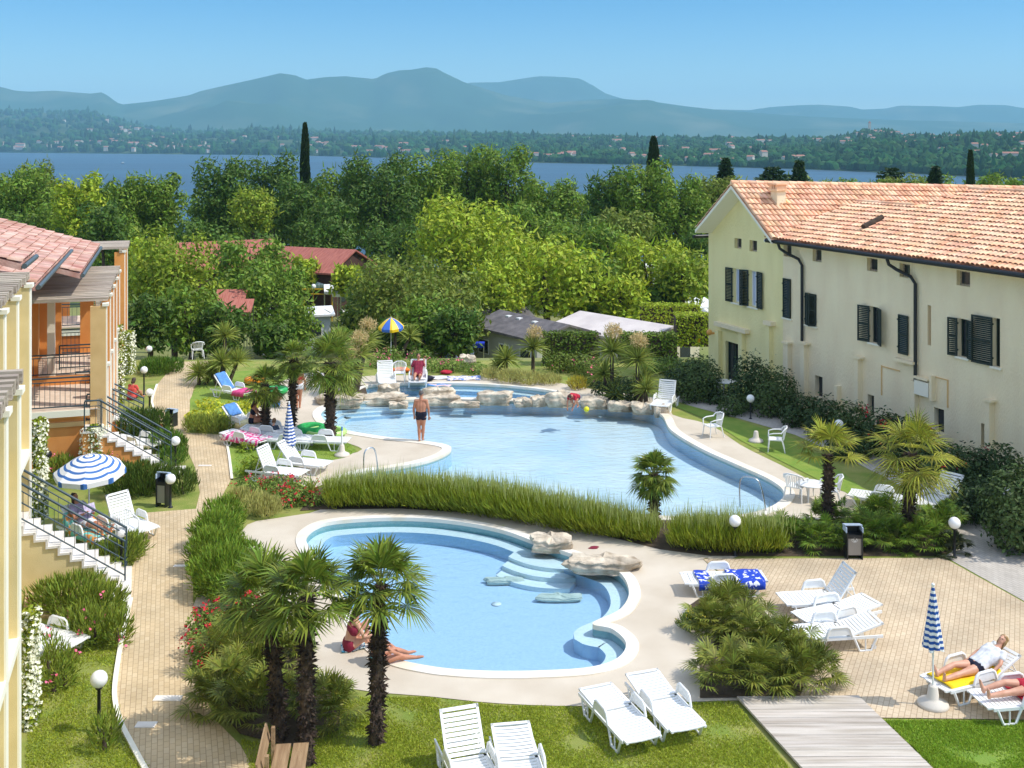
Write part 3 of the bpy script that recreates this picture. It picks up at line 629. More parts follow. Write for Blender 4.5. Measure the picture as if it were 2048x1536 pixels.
# shutters: (hinge s, direction along s, width, open angle)
def shutter(h, dr, wd, z0, z1, ang):
    o = MB(); n = 16; hh = z1-z0
    o.box(0, .05, -.02, .02, 0, hh).box(wd-.05, wd, -.02, .02, 0, hh).box(.05, wd-.05, -.02, .02, 0, .07).box(.05, wd-.05, -.02, .02, hh-.07, hh).box(.05, wd-.05, -.02, .02, hh*.48, hh*.48+.06)
    k = int(hh/.07)
    for i in range(k):
        z = .07+(hh-.14)*i/k; o.add([(.05, -.012, z), (wd-.05, -.012, z), (wd-.05, .012, z+.05), (.05, .012, z+.05)], [(0, 1, 2, 3)])
    for z in (hh*.15, hh*.85): o.box(-.03, .04, -.035, .035, z, z+.05)
    ob = o.build('shutter', SHUT, farm, loc=fl(h, .04, z0)); ang_ = ang if dr > 0 else PI-ang
    ob.rotation_euler = (0, 0, YL*ang_); return ob
(a, c, z0, z1) = big_w[0]; shutter(a, -1, .45, z0, z1, .12)
(a2, c2, z02, z12) = big_w[1]; shutter(c, 1, .42, z0, z1, .5); shutter(a2, -1, .42, z02, z12, .5); shutter(c2, 1, .45, z02, z12, .12)
(a, c, z0, z1) = big_w[2]; shutter(a-.02, 1, (c-a)+.04, z0, z1, .03)
(a, c, z0, z1) = big_w[3]; shutter(a, -1, .06+(c-a)*.0+.5, z0, z1, 2.0) if 0 else shutter(a, 1, .0+.5*(c-a), z0, z1, .35); shutter(c, -1, .45*(c-a), z0, z1, .9)
(a, c, z0, z1) = big_w[4]; shutter(a, -1, .5, z0, z1, .25); shutter(c, 1, .5, z0, z1, .5)
sh = S(1798); shutter(sh, 1, S(1818)-sh, fz(1798, 706), fz(1798, 628), .03)
(a, c, z0, z1) = big_w[5]; shutter(a, -1, .34, z0, z1, .3); shutter(c, 1, .34, z0, z1, .35)
(a, c, z0, z1) = big_w[6]; shutter(a, -1, .78, z0, z1, .1)
# buttress recess strips, ledges and frames on the plaster
def relief(name, px0, px1, yt, yb, w0, w1, m):
    q = MB(); s0, s1 = S(px0), S(px1); fbox(q, s0, s1, w0, w1, max(0, fz(px0, yb)), fz(px0, yt)); return q.build(name, m, farm)
for px0, px1, yt, yb in ((1437,1444,660,790),(1484,1491,655,790),(1539,1546,650,790),(1574,1583,683,800),(1608,1616,683,830),(1716,1724,713,860),(1828,1838,760,880),(1978,1988,798,960),(1676,1682,770,840),(1867,1872,750,800)):
    relief('pilaster', px0, px1, yt, yb, 0, .2, FARMY if px0 < 1560 else FARM)
for px0, px1, yt, yb in ((1437,1500,642,650),(1536,1552,640,648),(1573,1586,681,685),(1606,1622,681,685),(1714,1730,710,714),(1797,1836,714,719),(1836,1866,750,754),(1978,1994,796,800)):
    relief('ledge', px0, px1, yt, yb, 0, .26, FARM)
relief('meter_box', 1838, 1866, 758, 786, 0, .22, TRIM)
q = MB(); 
for px0, x1, yt, yb in ((1763,1765,730,790),(1895,1897,760,815)): fbox(q, S(px0), S(px0)+.04, 0, .03, fz(px0, yb), fz(px0, yt))
fbox(q, S(1763), S(1800), 0, .031, fz(1763, 733), fz(1763, 731)); fbox(q, S(1868), S(1897), 0, .031, fz(1868, 754), fz(1868, 752)); q.build('conduit', TAN, farm)
# wall lamp
q = MB(); q.box(-.04, .04, -.2, 0, -.04, .04); q.ball((0, -.25 if YL < 0 else .25, .05), .14, 10); o = q.build('wall_lamp', mat('amber_glass', lin(232, 170, 90), .3), farm, loc=fl(S(1430), .05, fz(1430, 666)))
# ---- roofs ----
TW, TL_ = .2, .36
def tiled(name, O, A, Bv, la, lb, inside, m, parent, basethick=.09):
    """barrel tiles: columns along Bv (slope direction, up), A across. O origin; inside(a,b) mask."""
    A = Vector(A).normalized(); B_ = Vector(Bv).normalized(); N_ = A.cross(B_).normalized()
    if N_.z < 0: N_ = -N_
    b = MB(); na = int(la/TW); nb = int(lb/TL_)+1; r = TW*.52; ns = 5
    PV, n = [], 0
    prof = [(r*math.cos(PI*k/ns), r*.85*math.sin(PI*k/ns)) for k in range(ns+1)]
    cells = [(i, j) for i in range(na) for j in range(nb) if inside((i+.5)*TW, (j+.5)*TL_)]
    A_, B2, N2 = np.array(A), np.array(B_), np.array(N_); O_ = np.array(O)
    V = []
    for i, j in cells:
        jx, jz = random.uniform(-.012, .012), random.uniform(0, .012); c = O_+A_*((i+.5)*TW+jx)+B2*(j*TL_)+N2*jz
        for (e, up, sc_) in ((-.03, .035, 1.0), (TL_, .0, .88)):
            for x, y in prof: V.append(c+A_*x*sc_+B2*e+N2*(y*sc_+up))
    K = 2*(ns+1)
    F4 = [(q*K+k, q*K+k+1, q*K+ns+1+k+1, q*K+ns+1+k) for q in range(len(cells)) for k in range(ns)]
    b.add(V, F4, 0, True)
    F6 = [tuple(q*K+k for k in range(ns+1)) for q in range(len(cells))]
    o = b.build(name, m, parent); return o
inv = farm.matrix_world.inverted() if False else None
nL = YL
def L3(s, w, z): return Vector((s, YL*w, z))
# A: gable roof, ridge slightly skewed
rd = L3(.26, -.966, -.023).normalized()
apex = L3(2.9, .75, 8.72)
def gable_slope(side):
    eave = L3(2.9+side*2.85, .75, 8.72-2.85*.74); sl = (apex-eave); ln = sl.length
    # along ridge A axis
    ext = 17.0
    return tiled('roof_tiles', eave, rd, sl, ext, ln, (lambda a, b_: True), TILES, roofA)
ra = MB()
for side in (-1, 1):
    e = L3(2.9+side*2.85, .75, 8.72-2.85*.74-.06); ap = apex-Vector((0, 0, .06)); quad(ra, [tuple(e), tuple(ap), tuple(ap+rd*17), tuple(e+rd*17)], 0)
    dn = Vector((0, 0, -.14)); quad(ra, [tuple(e), tuple(ap), tuple(ap+dn), tuple(e+dn)], 1); quad(ra, [tuple(e+dn), tuple(ap+dn), tuple(ap+dn+rd*17), tuple(e+dn+rd*17)], 1)
roofA = ra.build('gable_roof', [TILES, TRIM], farm)
gable_slope(1); gable_slope(-1)
rg = MB()
for i in range(46):
    p0 = apex+rd*(i*.37)+Vector((0, 0, .06)); rg.tube([p0, p0+rd*.40], [.12, .10], 8)
rg.build('ridge_tiles', TILES, roofA)
# B: long roof plane
pit = math.tan(math.radians(20)); zE = EZ-.05
def Bz(w): return zE+(w+0)*pit
polyB = [(4.9, 0), (6.0, 3.9), (9.6, 3.9), (10.3, 5.7), (34.4, 5.7), (34.4, 0)]
cs = 1/math.cos(math.atan(pit))
rb = MB(); rb.add([tuple(L3(s, .5-w_, Bz(w_)-.05)) for s, w_ in polyB], [(0, 1, 2, 5), (2, 3, 4, 5)], 0)
rb.add([tuple(L3(s, .5-w_, Bz(w_)-.17)) for s, w_ in polyB], [(0, 5, 2, 1), (2, 5, 4, 3)], 1)
quad(rb, [tuple(L3(s, .5, z)) for s, z in ((4.9, zE-.05), (34.4, zE-.05), (34.4, zE-.17), (4.9, zE-.17))], 1)
quad(rb, [tuple(L3(6.0, .5-3.9, Bz(3.9)-.05)), tuple(L3(9.6, .5-3.9, Bz(3.9)-.05)), tuple(L3(9.6, .5-6.6, Bz(3.9)-1.2)), tuple(L3(6, .5-6.6, Bz(3.9)-1.2))], 0)
quad(rb, [tuple(L3(10.3, .5-5.7, Bz(5.7)-.05)), tuple(L3(34.4, .5-5.7, Bz(5.7)-.05)), tuple(L3(34.4, .5-13.4, zE)), tuple(L3(10.6, .5-13.4, zE))], 0)
roofB = rb.build('main_roof', [TILES, TRIM], farm)
pb = [(s, w_*cs) for s, w_ in polyB]
tiled('roof_tiles', L3(0, .5, zE), Vector((1, 0, 0)), L3(0, -1, pit)-L3(0, 0, 0), 34.4, 6.6*cs+.3, (lambda a, b_: pip(a, b_, pb) or (a > 4.9 and b_ < .4)), TILES, roofB)
rg = MB()
def ridge_run(p, q):
    L_ = (q-p).length; d = (q-p)/L_
    for i in range(int(L_/.37)): p0 = p+d*(i*.37); rg.tube([p0, p0+d*.4], [.115, .095], 8)
up = Vector((0, 0, .05))
ridge_run(L3(6, .5-3.9, Bz(3.9))+up, L3(9.6, .5-3.9, Bz(3.9))+up); rg.build('ridge_tiles', TILES, roofB); rg = MB(); ridge_run(L3(10.3, .5-5.7, Bz(5.7))+up, L3(34.4, .5-5.7, Bz(5.7))+up)
rg.build('ridge_tiles', TILES, roofB)
gt = MB(); gt.tube([L3(5.2, .6, zE-.08), L3(34.4, .6, zE-.08)], .085, 8); gt.build('gutter', BLACKM, farm)
gt = MB(); gt.tube([L3(-.15, .72, roofz(-.0)-.35), L3(-.15, -8, roofz(0)-.35)], .08, 8); gt.build('gutter', BLACKM, farm)
for x0, x1, yb in ((1580,1608,835),(1800,1835,800)):
    s0, s1 = S(x0), S(x1); zt = zE-.1; gt = MB()
    gt.tube([L3(s0, .6, zt), L3(s0, .5, zt-.25), L3(s0+.15, .3, zt-.42), L3(s1-.2, .12, zt-.62), L3(s1, .1, zt-.85), L3(s1, .1, max(.3, 0.0))], .06, 8); gt.build('downpipe', BLACKM, farm)
# chimney
c = MB(); c.box(-.22, .22, -.22, .22, -.6, .75, 0); c.box(-.3, .3, -.3, .3, .75, .82, 1); c.box(-.24, -.12, -.24, .24, .82, 1.0, 1); c.box(.12, .24, -.24, .24, .82, 1.0, 1); c.box(-.06, .06, -.24, .24, .82, 1.0, 1); c.box(-.32, .32, -.32, .32, 1.0, 1.07, 1)
c.build('chimney', [FARM, TILES], roofA, loc=tuple(L3(4.25, -.7, roofz(4.25))))
# roof window hatch / small vent tile
c = MB(); c.tube([L3(9.2, -1.0, Bz(1.5)+.14), L3(9.2, -1.9, Bz(2.4)+.2)], [.14, .1], 8); c.build('roof_vent', BARK, roofB)

# ================= LEFT APARTMENT ROW =================
v_ = Vector((-.2970, .9549, 0)); m_ = Vector((.9549, .2970, 0))
def lframe(o, name, label, cat='building'):
    t = thing(name, label, cat, o); t.rotation_euler = (0, 0, math.atan2(v_.y, v_.x)); return t   # local x = away, local y = -outward
def lb_(b, s0, s1, w0, w1, z0, z1, m=0): return b.box(s0, s1, -w1, -w0, z0, z1, m)
def slats(parent, s0, s1, w0, w1, z, n, th=.045, wd=None, name='pergola'):
    b = MB(); wd = wd or (s1-s0)/n*.62
    for i in range(n):
        s = s0+(s1-s0)*(i+.5)/n+random.uniform(-.01, .01); lb_(b, s-wd/2, s+wd/2, w0+random.uniform(-.03, .03), w1+random.uniform(-.03, .03), z+.10+random.uniform(0, .006), z+.10+th+.05, 0)
    o = b.build(name, WOODG, parent); b = MB()
    for w_ in (w0+.35, w1-.28): lb_(b, s0-.05, s1+.05, w_-.06, w_+.06, z-.07, z+.098)
    b.build('beam', WOODG, o); return o
def railing(parent, p0, p1, z, h=1.0, nb=14, mesh=True, name='railing', mid=True):
    b = MB(); P0, P1 = Vector((p0[0], -p0[1], z)), Vector((p1[0], -p1[1], z if len(p1) < 3 else p1[2]))
    H = Vector((0, 0, h)); b.tube([P0+H, P1+H], .028, 6); b.tube([P0+Vector((0, 0, .08)), P1+Vector((0, 0, .08))], .022, 6)
    if mid: b.tube([P0+H*.87, P1+H*.87], .018, 6)
    for i in range(nb+1):
        q = P0.lerp(P1, i/nb); e = i in (0, nb); b.tube([q+Vector((0, 0, 0 if e else .08)), q+H*(1 if e else .87)], .025 if e else .008, 5, caps=False)
    return b.build(name, TEAL, parent)
def pillar(parent, s, w, z1, m=ORANGE, sw=.34, ww=.5, cap=True, z0=0):
    b = MB(); lb_(b, s, s+sw, w-ww, w-.03, z0, z1, 0); lb_(b, s+.02, s+sw-.02, w-.03, w, z0, z1, 1)  # pale outer skin puts the sunlit side of the pillar into its colour
    if cap: lb_(b, s-.03, s+sw+.03, w-.14, w+.05, z1, z1+.09, 1)
    return b.build('pillar', [m, TRIM], parent)
def windowp(parent, s0, s1, w, z0, z1):
    f = MB(); lb_(f, s0-.05, s1+.05, w-.02, w+.03, z0-.05, z0); lb_(f, s0-.05, s1+.05, w-.02, w+.03, z1, z1+.05); lb_(f, s0-.05, s0, w-.02, w+.03, z0, z1); lb_(f, s1, s1+.05, w-.02, w+.03, z0, z1)
    o = f.build('window', TRIM, parent); q = MB(); lb_(q, s0, s1, w-.03, w+.012, z0, z1); q.build('shutter', mat('blue_grey_shutter', lin(70, 78, 88), .5), o); return o
def roofp(parent, pts, z, run=8.0, pitch=17, ov=0.0, gutter=True):
    (x0, y0), (x1, y1) = pts; A = Vector((x1-x0, y1-y0, 0)); ln = A.length; up = Vector((-.9549*math.cos(math.radians(pitch)), -.297*math.cos(math.radians(pitch)), math.sin(math.radians(pitch))))
    O = Vector((x0, y0, z)); inv = parent.matrix_basis.inverted()
    def T(v): return inv@v
    R3 = inv.to_3x3(); b = MB(); q = [T(O), T(O+A), T(O+A+up*run), T(O+up*run)]; dn = Vector((0, 0, -.16))
    b.add([tuple(v) for v in q]+[tuple(v+dn) for v in q], [(0, 1, 2, 3), (7, 6, 5, 4), (0, 4, 5, 1), (1, 5, 6, 2), (3, 7, 4, 0)], 0)
    ro = b.build('roof', [TILESR], parent); tiled('roof_tiles', T(O+Vector((0, 0, .03))), R3@A, R3@up, ln, run, (lambda a, b_: True), TILESR, ro)
    if gutter: g_ = MB(); o_ = m_*.08; g_.tube([T(O+o_+Vector((0, 0, -.06))), T(O+A+o_+Vector((0, 0, -.06)))], .07, 8); g_.build('gutter', mat('grey_gutter', lin(96, 104, 104), .4, metal=.3), ro)
    return ro
def box_world(parent, o, name, m, s0, s1, w0, w1, z0, z1):
    b = MB(); lb_(b, s0, s1, w0, w1, z0, z1); return b.build(name, m, parent)
# --- block 3 (orange, terrace) ---
B3 = lframe((-13.0, 35.3, 0), 'apartment_building', 'orange apartment block with sunny railed terraces under a slat pergola on the left')
bpy.context.view_layer.update()
for i, s in enumerate((0, 2.3, 4.6, 7.0, 9.5)): pillar(B3, s, 0, 5.25, TAN if i == 0 else ORANGE, .36 if i else .3)
for s in (1.2, 3.5, 5.8, 8.2): pillar(B3, s, -.02, 3.1, ORANGE, .3, .4)
b = MB(); lb_(b, 0, 9.8, -2.9, -.3, 1.72, 1.98, 0); lb_(b, -.06, 9.8, -2.9, -.28, 1.98, 2.02, 1); lb_(b, -.1, .0, -2.9, -.5, 1.80, 2.0, 2); lb_(b, 0, 9.8, -.30, -.12, 1.5, 2.3, 2)
b.build('terrace', [ORANGE, mat('terrace_tile', lin(226, 206, 184), .8, lin(214, 192, 168), 5), TRIM], B3)
b = MB(); lb_(b, .12, .3, -2.9, -.5, 0, 1.72, 0); lb_(b, .3, 9.8, -.34, -.16, 0, 1.5, 1); lb_(b, 0.05, .12, -2.9, -.5, 1.45, 1.6, 1); b.build('wall', [ORANGE, TAN], B3)
for s in (1.4, 3.1, 5.4, 7.6): windowp(B3, s, s+.75, -.14, .7, 1.45)
b = MB(); lb_(b, 3.85, 4.0, -2.9, -.5, 2.02, 2.32); b.build('parapet', ORANGE, B3)
b = MB(); lb_(b, 0, 9.8, -3.2, -3.0, 0, 5.6, 0); lb_(b, 9.6, 9.8, -3.0, -2.2, 2, 5.3, 1); lb_(b, 9.6, 9.8, -1.5, -1.0, 2, 5.3, 1); lb_(b, 4.3, 4.5, -3.0, -2.5, 2.02, 5.2, 1); lb_(b, 4.3, 4.5, -2.2, -1.95, 2.02, 5.2, 2)
b.build('wall', [TAN, ORANGE, TRIM], B3)
for s in (1.0, 6.0): q = MB(); lb_(q, s, s+1.1, -3.0, -2.96, 2.02, 4.2); q.build('door', mat('dark_door', lin(70, 58, 56), .5), B3)
railing(B3, (.06, -2.9), (.06, -.5), 2.02, 1.0, 16); railing(B3, (3.92, -2.9), (3.92, -.5), 2.32, .75, 16); railing(B3, (9.7, -2.9), (9.7, -.5), 2.02, 1.0, 16)
railing(B3, (6.6, -2.0), (6.6, -.9), 2.02, .9, 8)
slats(B3, .1, 9.7, -2.75, .0, 5.3, 26, wd=.22, th=.07)
roofp(B3, [(-13.98, 35.6), (-16.9, 45.0)], 6.25, 8, gutter=True)
# --- block 4 (end) ---
P4 = Vector((-13.0, 35.3, 0))+v_*14.9
B4 = lframe(tuple(P4), 'apartment_building', 'far end orange block with one tall pillar and a slat pergola on the left row')
bpy.context.view_layer.update()
pillar(B4, 0, 0, 5.55, ORANGE, .45, .45); pillar(B4, 3.2, 0, 5.55, ORANGE, .35, .4)
b = MB(); lb_(b, .1, 3.4, -4.5, -.3, 1.9, 2.25, 0); lb_(b, .05, 3.4, -4.5, -.28, 2.25, 2.3, 1); b.build('terrace', [TRIM, bpy.data.materials['terrace_tile']], B4)
b = MB(); lb_(b, .15, .35, -4.5, -.45, 0, 1.9, 0); lb_(b, .35, 3.5, -.35, -.2, 0, 1.9, 0); lb_(b, 3.4, 3.6, -4.5, -2.6, 2.3, 5.4, 1); lb_(b, 0, 3.6, -4.7, -4.5, 0, 5.6, 1); b.build('wall', [mat('burnt_orange_stucco', lin(200, 112, 58), .9, lin(190, 104, 52), 1.5), ORANGE], B4)
railing(B4, (.12, -4.4), (.12, -.45), 2.3, 1.0, 20); slats(B4, .0, 3.5, -4.5, .1, 5.6, 8, wd=.32)
# --- block 2 (cream) ---
B2 = lframe((-11.7, 26.8, 0), 'apartment_building', 'cream apartment block with tall white-capped fins and a slat pergola, behind the nearest block')
bpy.context.view_layer.update()
for i, s in enumerate((-.3, -2.6, -4.6, -6.6, -8.6)): pillar(B2, s, 0, 7.0, STUCCO, .3, .55)
b = MB(); lb_(b, -9, -.3, -.5, -.3, 0, 6.6, 0); lb_(b, -.28, -.1, -3, -.5, 0, 6.4, 0); b.build('wall', [STUCCO], B2)
windowp(B2, -2.2, -.9, -.29, 4.1, 5.9); windowp(B2, -6.2, -5.0, -.29, 4.1, 5.9); windowp(B2, -4.2, -3.1, -.29, 1.0, 2.6)
b = MB(); lb_(b, -9, -.3, -.3, .02, 3.0, 3.12); b.build('cornice', TRIM, B2)
slats(B2, -9, -.05, -2.6, .0, 7.1, 24, wd=.17, th=.12)
roofp(B2, [(-12.96+.0, 29.9), (-16.1, 40.0)], 6.62, 8)
roofp(B2, [(-12.32, 27.6), (-13.06, 30.0)], 7.45, 8); roofp(B2, [(-9.95-2.48, 20.0-.77), (-12.36-2.48, 27.75-.77)], 7.9, 7)
b = MB(); lb_(b, 0, 13, -3.2, -1.75, 5.2, 6.4); b.build('wall', STUCCO, B2)
# --- block 1 (nearest) ---
B1 = lframe((-7.8, 17.5, 0), 'apartment_building', 'nearest cream apartment block at the left edge with a dark shuttered window')
bpy.context.view_layer.update()
for s in (-.3, -1.75, -3.4, -5.2): pillar(B1, s, 0, 6.55, STUCCO, .28, .5)
b = MB(); lb_(b, -7, -.28, -.45, -.2, 0, 5.7, 0); lb_(b, -.26, -.1, -3.2, -.5, 0, 5.8, 0); b.build('wall', [STUCCO], B1)
windowp(B1, -1.3, -.45, -.19, 3.1, 4.5); windowp(B1, -3.0, -2.1, -.19, 3.1, 4.5)
b = MB(); lb_(b, -7, -.28, -.2, .0, 2.6, 2.75); b.build('cornice', TRIM, B1)
slats(B1, -7, -.05, -2.6, .04, 6.62, 18, wd=.17, th=.16)
# --- stairs ---
def stairs(o, nst, run, rise, wid, label, sidem, land=.7):
    t = lframe(o, 'staircase', label, 'stairs'); b = MB(); sd_ = MB(); H = nst*rise
    # outward = local -y ; steps descend outward
    for i in range(nst):
        z = H-i*rise; y1 = -(land+i*run); y0 = -(land+(i+1)*run)
        b.box(-.02, wid+.02, y0-.0, y1+.03, z-rise-.05, z-rise+.0) if i < nst-1 else None
        b.box(-.02, wid+.02, y1-.0-.02, y1+.03, z-rise, z-.001)
        if i < nst-1: sd_.box(.02, wid-.02, y0, y1, 0, z-rise-.05)
    b.box(-.02, wid+.02, -land-.02, .0, H-.05, H+.002); sd_.box(.02, wid-.02, -land, 0, 0, H-.05)
    b.build('steps', STONEW, t); sd_.build('side_wall', sidem, t)
    for x in (.04, wid-.04):
        r = MB(); A = Vector((x, -.05, H)); Bp = Vector((x, -(land+nst*run-.12), rise*.6)); M1 = Vector((x, -land, H))
        for h, rad in ((.95, .03), (.78, .016), (.14, .018)): r.tube([A+Vector((0, 0, h)), M1+Vector((0, 0, h)), Bp+Vector((0, 0, h-.05))], rad, 6)
        for k in range(15):
            f = k/14; q = A.lerp(M1, min(1, f*5)) if f < .2 else M1.lerp(Bp, (f-.2)/.8); e = k in (0, 3, 14); r.tube([q+Vector((0, 0, -.03 if e else .12)), q+Vector((0, 0, .93 if e else .78))], .02 if e else .007, 5, caps=False)
        r.build('handrail', TEAL, t)
    return t
e1 = G(228, 1168); stairs((e1-m_*3.0)+Vector((0, 0, 0))-v_*.1, 10, .262, .18, 1.05, 'nearest white marble staircase with dark handrails, cream side wall', STUCCO, .75)
e2 = G(350, 944); stairs(tuple(e2-m_*2.75), 9, .25, .165, 1.05, 'second white staircase with orange side wall beside the round umbrella', ORANGE, .5)
e3 = G(303, 862); stairs(tuple(e3-m_*2.7), 7, .29, .165, 1.05, 'far white staircase behind the dark hedge on the left row', ORANGE, .5)
for pts, l in (([(222,1200),(238,1136),(264,1136),(262,1210)], 'white stone landing at the foot of the nearest staircase'), ([(330,950),(336,936),(372,934),(370,950)], 'white stone landing at the foot of the second staircase')):
    tag(MB().prism(GR(pts), 0, .05).build('stone_landing', STONEW), l, 'landing')
tag(MB().prism(GR([(45,1238),(52,1186),(150,1184),(120,1236)]), 0, .06).build('garden_terrace', BRICKA), 'small paved garden terrace under the nearest stairs', 'terrace')
# ================= VEGETATION =================
def unit(n):
    v = rng.normal(size=(n, 3)); return v/np.linalg.norm(v, axis=1)[:, None]
def leafquads(C, Nn, L_, W_w, droop=0.0):
    """rhombic leaves centred at C with normals Nn"""
    n = len(C); t = np.cross(Nn, unit(n)); t /= np.linalg.norm(t, axis=1)[:, None]+1e-9; s = np.cross(Nn, t)
    L_ = np.broadcast_to(L_, n)[:, None]; W2 = np.broadcast_to(W_w, n)[:, None]
    V = np.stack([C-t*L_/2, C+s*W2/2+Nn*W2*.12, C+t*L_/2, C-s*W2/2+Nn*W2*.12], 1).reshape(-1, 3)
    return V, np.arange(4*n).reshape(n, 4)
def blades(P, D, L_, W_w, bend=0.15):
    """tapering blades from P along D, two quads+tri as 1 quad + 1 tri merged: base pair, mid pair, tip"""
    n = len(P); D = D/np.linalg.norm(D, axis=1)[:, None]; up = np.array([0, 0, 1.0]); s = np.cross(D, up+1e-3*unit(n)); s /= np.linalg.norm(s, axis=1)[:, None]+1e-9
    a = rng.uniform(0, 2*PI, n)[:, None]; s2 = s*np.cos(a)+np.cross(D, s)*np.sin(a)
    L_ = np.broadcast_to(L_, n)[:, None]; W2 = np.broadcast_to(W_w, n)[:, None]/2
    mid = P+D*L_*.55; tip = P+D*L_; tip[:, 2] -= (bend*L_[:, 0]); mid[:, 2] -= bend*.25*L_[:, 0]
    V = np.stack([P-s2*W2, P+s2*W2, mid+s2*W2*.8, mid-s2*W2*.8, tip], 1).reshape(-1, 3)
    i = np.arange(n)*5
    Fq = np.stack([i, i+1, i+2, i+3], 1); Ft = np.stack([i+3, i+2, i+4], 1)
    return V, Fq, Ft
def addblades(b, *a, m=0, **k):
    V, Fq, Ft = blades(*a, **k); n0 = b.n; b.add(V, Fq, m); b.ch.append((np.zeros((0, 3)), Ft+n0, m, False)); return b
def crownpts(n, lobes, hollow=.55, flat=0):
    """points near the surfaces of several ellipsoid lobes (cx,cy,cz,rx,ry,rz)"""
    lb = np.array(lobes, float); vol = (lb[:, 3]*lb[:, 4]+lb[:, 5]*lb[:, 3]); k = rng.choice(len(lb), n, p=vol/vol.sum())
    d = unit(n); r = hollow+(1-hollow)*rng.random(n)**.6; r *= 1+.12*rng.normal(size=n)*.6
    C = lb[k, :3]+d*lb[k, 3:6]*r[:, None]
    fq = 2.2/max(.3, float(lb[:, 3].mean())); ph_ = rng.uniform(0, 6, 3); nz_ = np.sin(C[:, 0]*fq*2.1+ph_[0]+np.sin(C[:, 2]*fq*1.7))*np.sin(C[:, 1]*fq*2.3+ph_[1])*np.sin(C[:, 2]*fq*2.6+ph_[2]+C[:, 0]*fq)
    C = lb[k, :3]+(C-lb[k, :3])*(1+.26*nz_)[:, None]
    N_ = d*1.0+unit(n)*.75+np.array([0, 0, .35]); N_ /= np.linalg.norm(N_, axis=1)[:, None]
    return C, N_
TREEM = {'dark': leafm('dark_foliage', 74, 104, 44), 'mid': leafm('mid_foliage', 98, 128, 50), 'bright': leafm('bright_foliage', 134, 158, 52), 'yellow': leafm('yellow_foliage', 118, 142, 50),
         'olive': leafm('olive_foliage', 104, 124, 56), 'fir': leafm('fir_foliage', 46, 70, 44, .3, .1), 'cyp': leafm('cypress_foliage', 40, 58, 34, .35, .1)}
def tree(px, ytop, ybot, rx_px, d, m, label, name='broadleaf_tree', dens=1.0, leaf=.34, lobes_n=14, spire=0.0, seed=None):
    """crown spans ytop..ybot in the photo at depth d"""
    zt = CH-(ytop-Y0)*d/F; zb = CH-(ybot-Y0)*d/F; gz = terr(d)-.05; zb = max(zb, gz+.25); rx = rx_px*d/F; H = zt-zb; x = (px-1024)/F*d
    t = thing(name, label, 'tree', (x, d, gz)); cz = (zt+zb)/2-gz; lobes = []
    for k in range(lobes_n):
        f = (k+.5)/lobes_n; th = k*2.4+random.uniform(-.4, .4); zz = (f*2-1)*.8
        rr = math.sqrt(max(0, 1-zz*zz))*(.72 if spire == 0 else .5*(1-f*spire))
        s = random.uniform(.33, .52)*(1-.3*spire*f)
        lobes.append((math.cos(th)*rr*rx, math.sin(th)*rr*rx, cz+zz*H/2*.92+H*.02, s*rx, s*rx, s*max(H/2, rx)*.62*1.1))
    lobes.append((0, 0, cz, rx*.55, rx*.55, H*.36))
    area_ = rx*H; n = int(min(24000, max(1500, 150*area_*dens*(.34/leaf)**1.6)))
    C, N_ = crownpts(n, lobes, .5); k = C[:, 2] > .15; C, N_ = C[k], N_[k]
    V, Fq = leafquads(C, N_, rng.uniform(.6, 1.25, len(C))*leaf*1.35, rng.uniform(.6, 1.1, len(C))*leaf*.8)
    b = MB(); b.add(V, Fq); 
    # sprigs sticking out
    nS = int(n*.05); C2, N2 = crownpts(nS, lobes, 1.0); addblades(b, C2, N2*np.array([1, 1, .6])+np.array([0, 0, .55]), leaf*1.9*rng.uniform(.6, 1.3, nS), leaf*.42, bend=0.0)
    b.build('crown', TREEM[m], t)
    tr = MB(); h0 = max(1.0, (zb-gz)); tr.tube([(0, 0, 0), (.05*rx, 0, h0*.6), (0, .04, cz), (0, 0, cz+H*.3)], [.06*rx+.08, .05*rx+.06, .04*rx+.03, .02], 7)
    for k in range(5):
        l = lobes[random.randrange(lobes_n)]; tr.tube([(0, 0, h0+ (cz-h0)*.3*random.random()), (l[0]*.5, l[1]*.5, (h0+l[2])/2+.3), (l[0], l[1], l[2])], [.035*rx+.03, .025*rx+.02, .02], 5)
    tr.build('trunk', BARK, t); return t
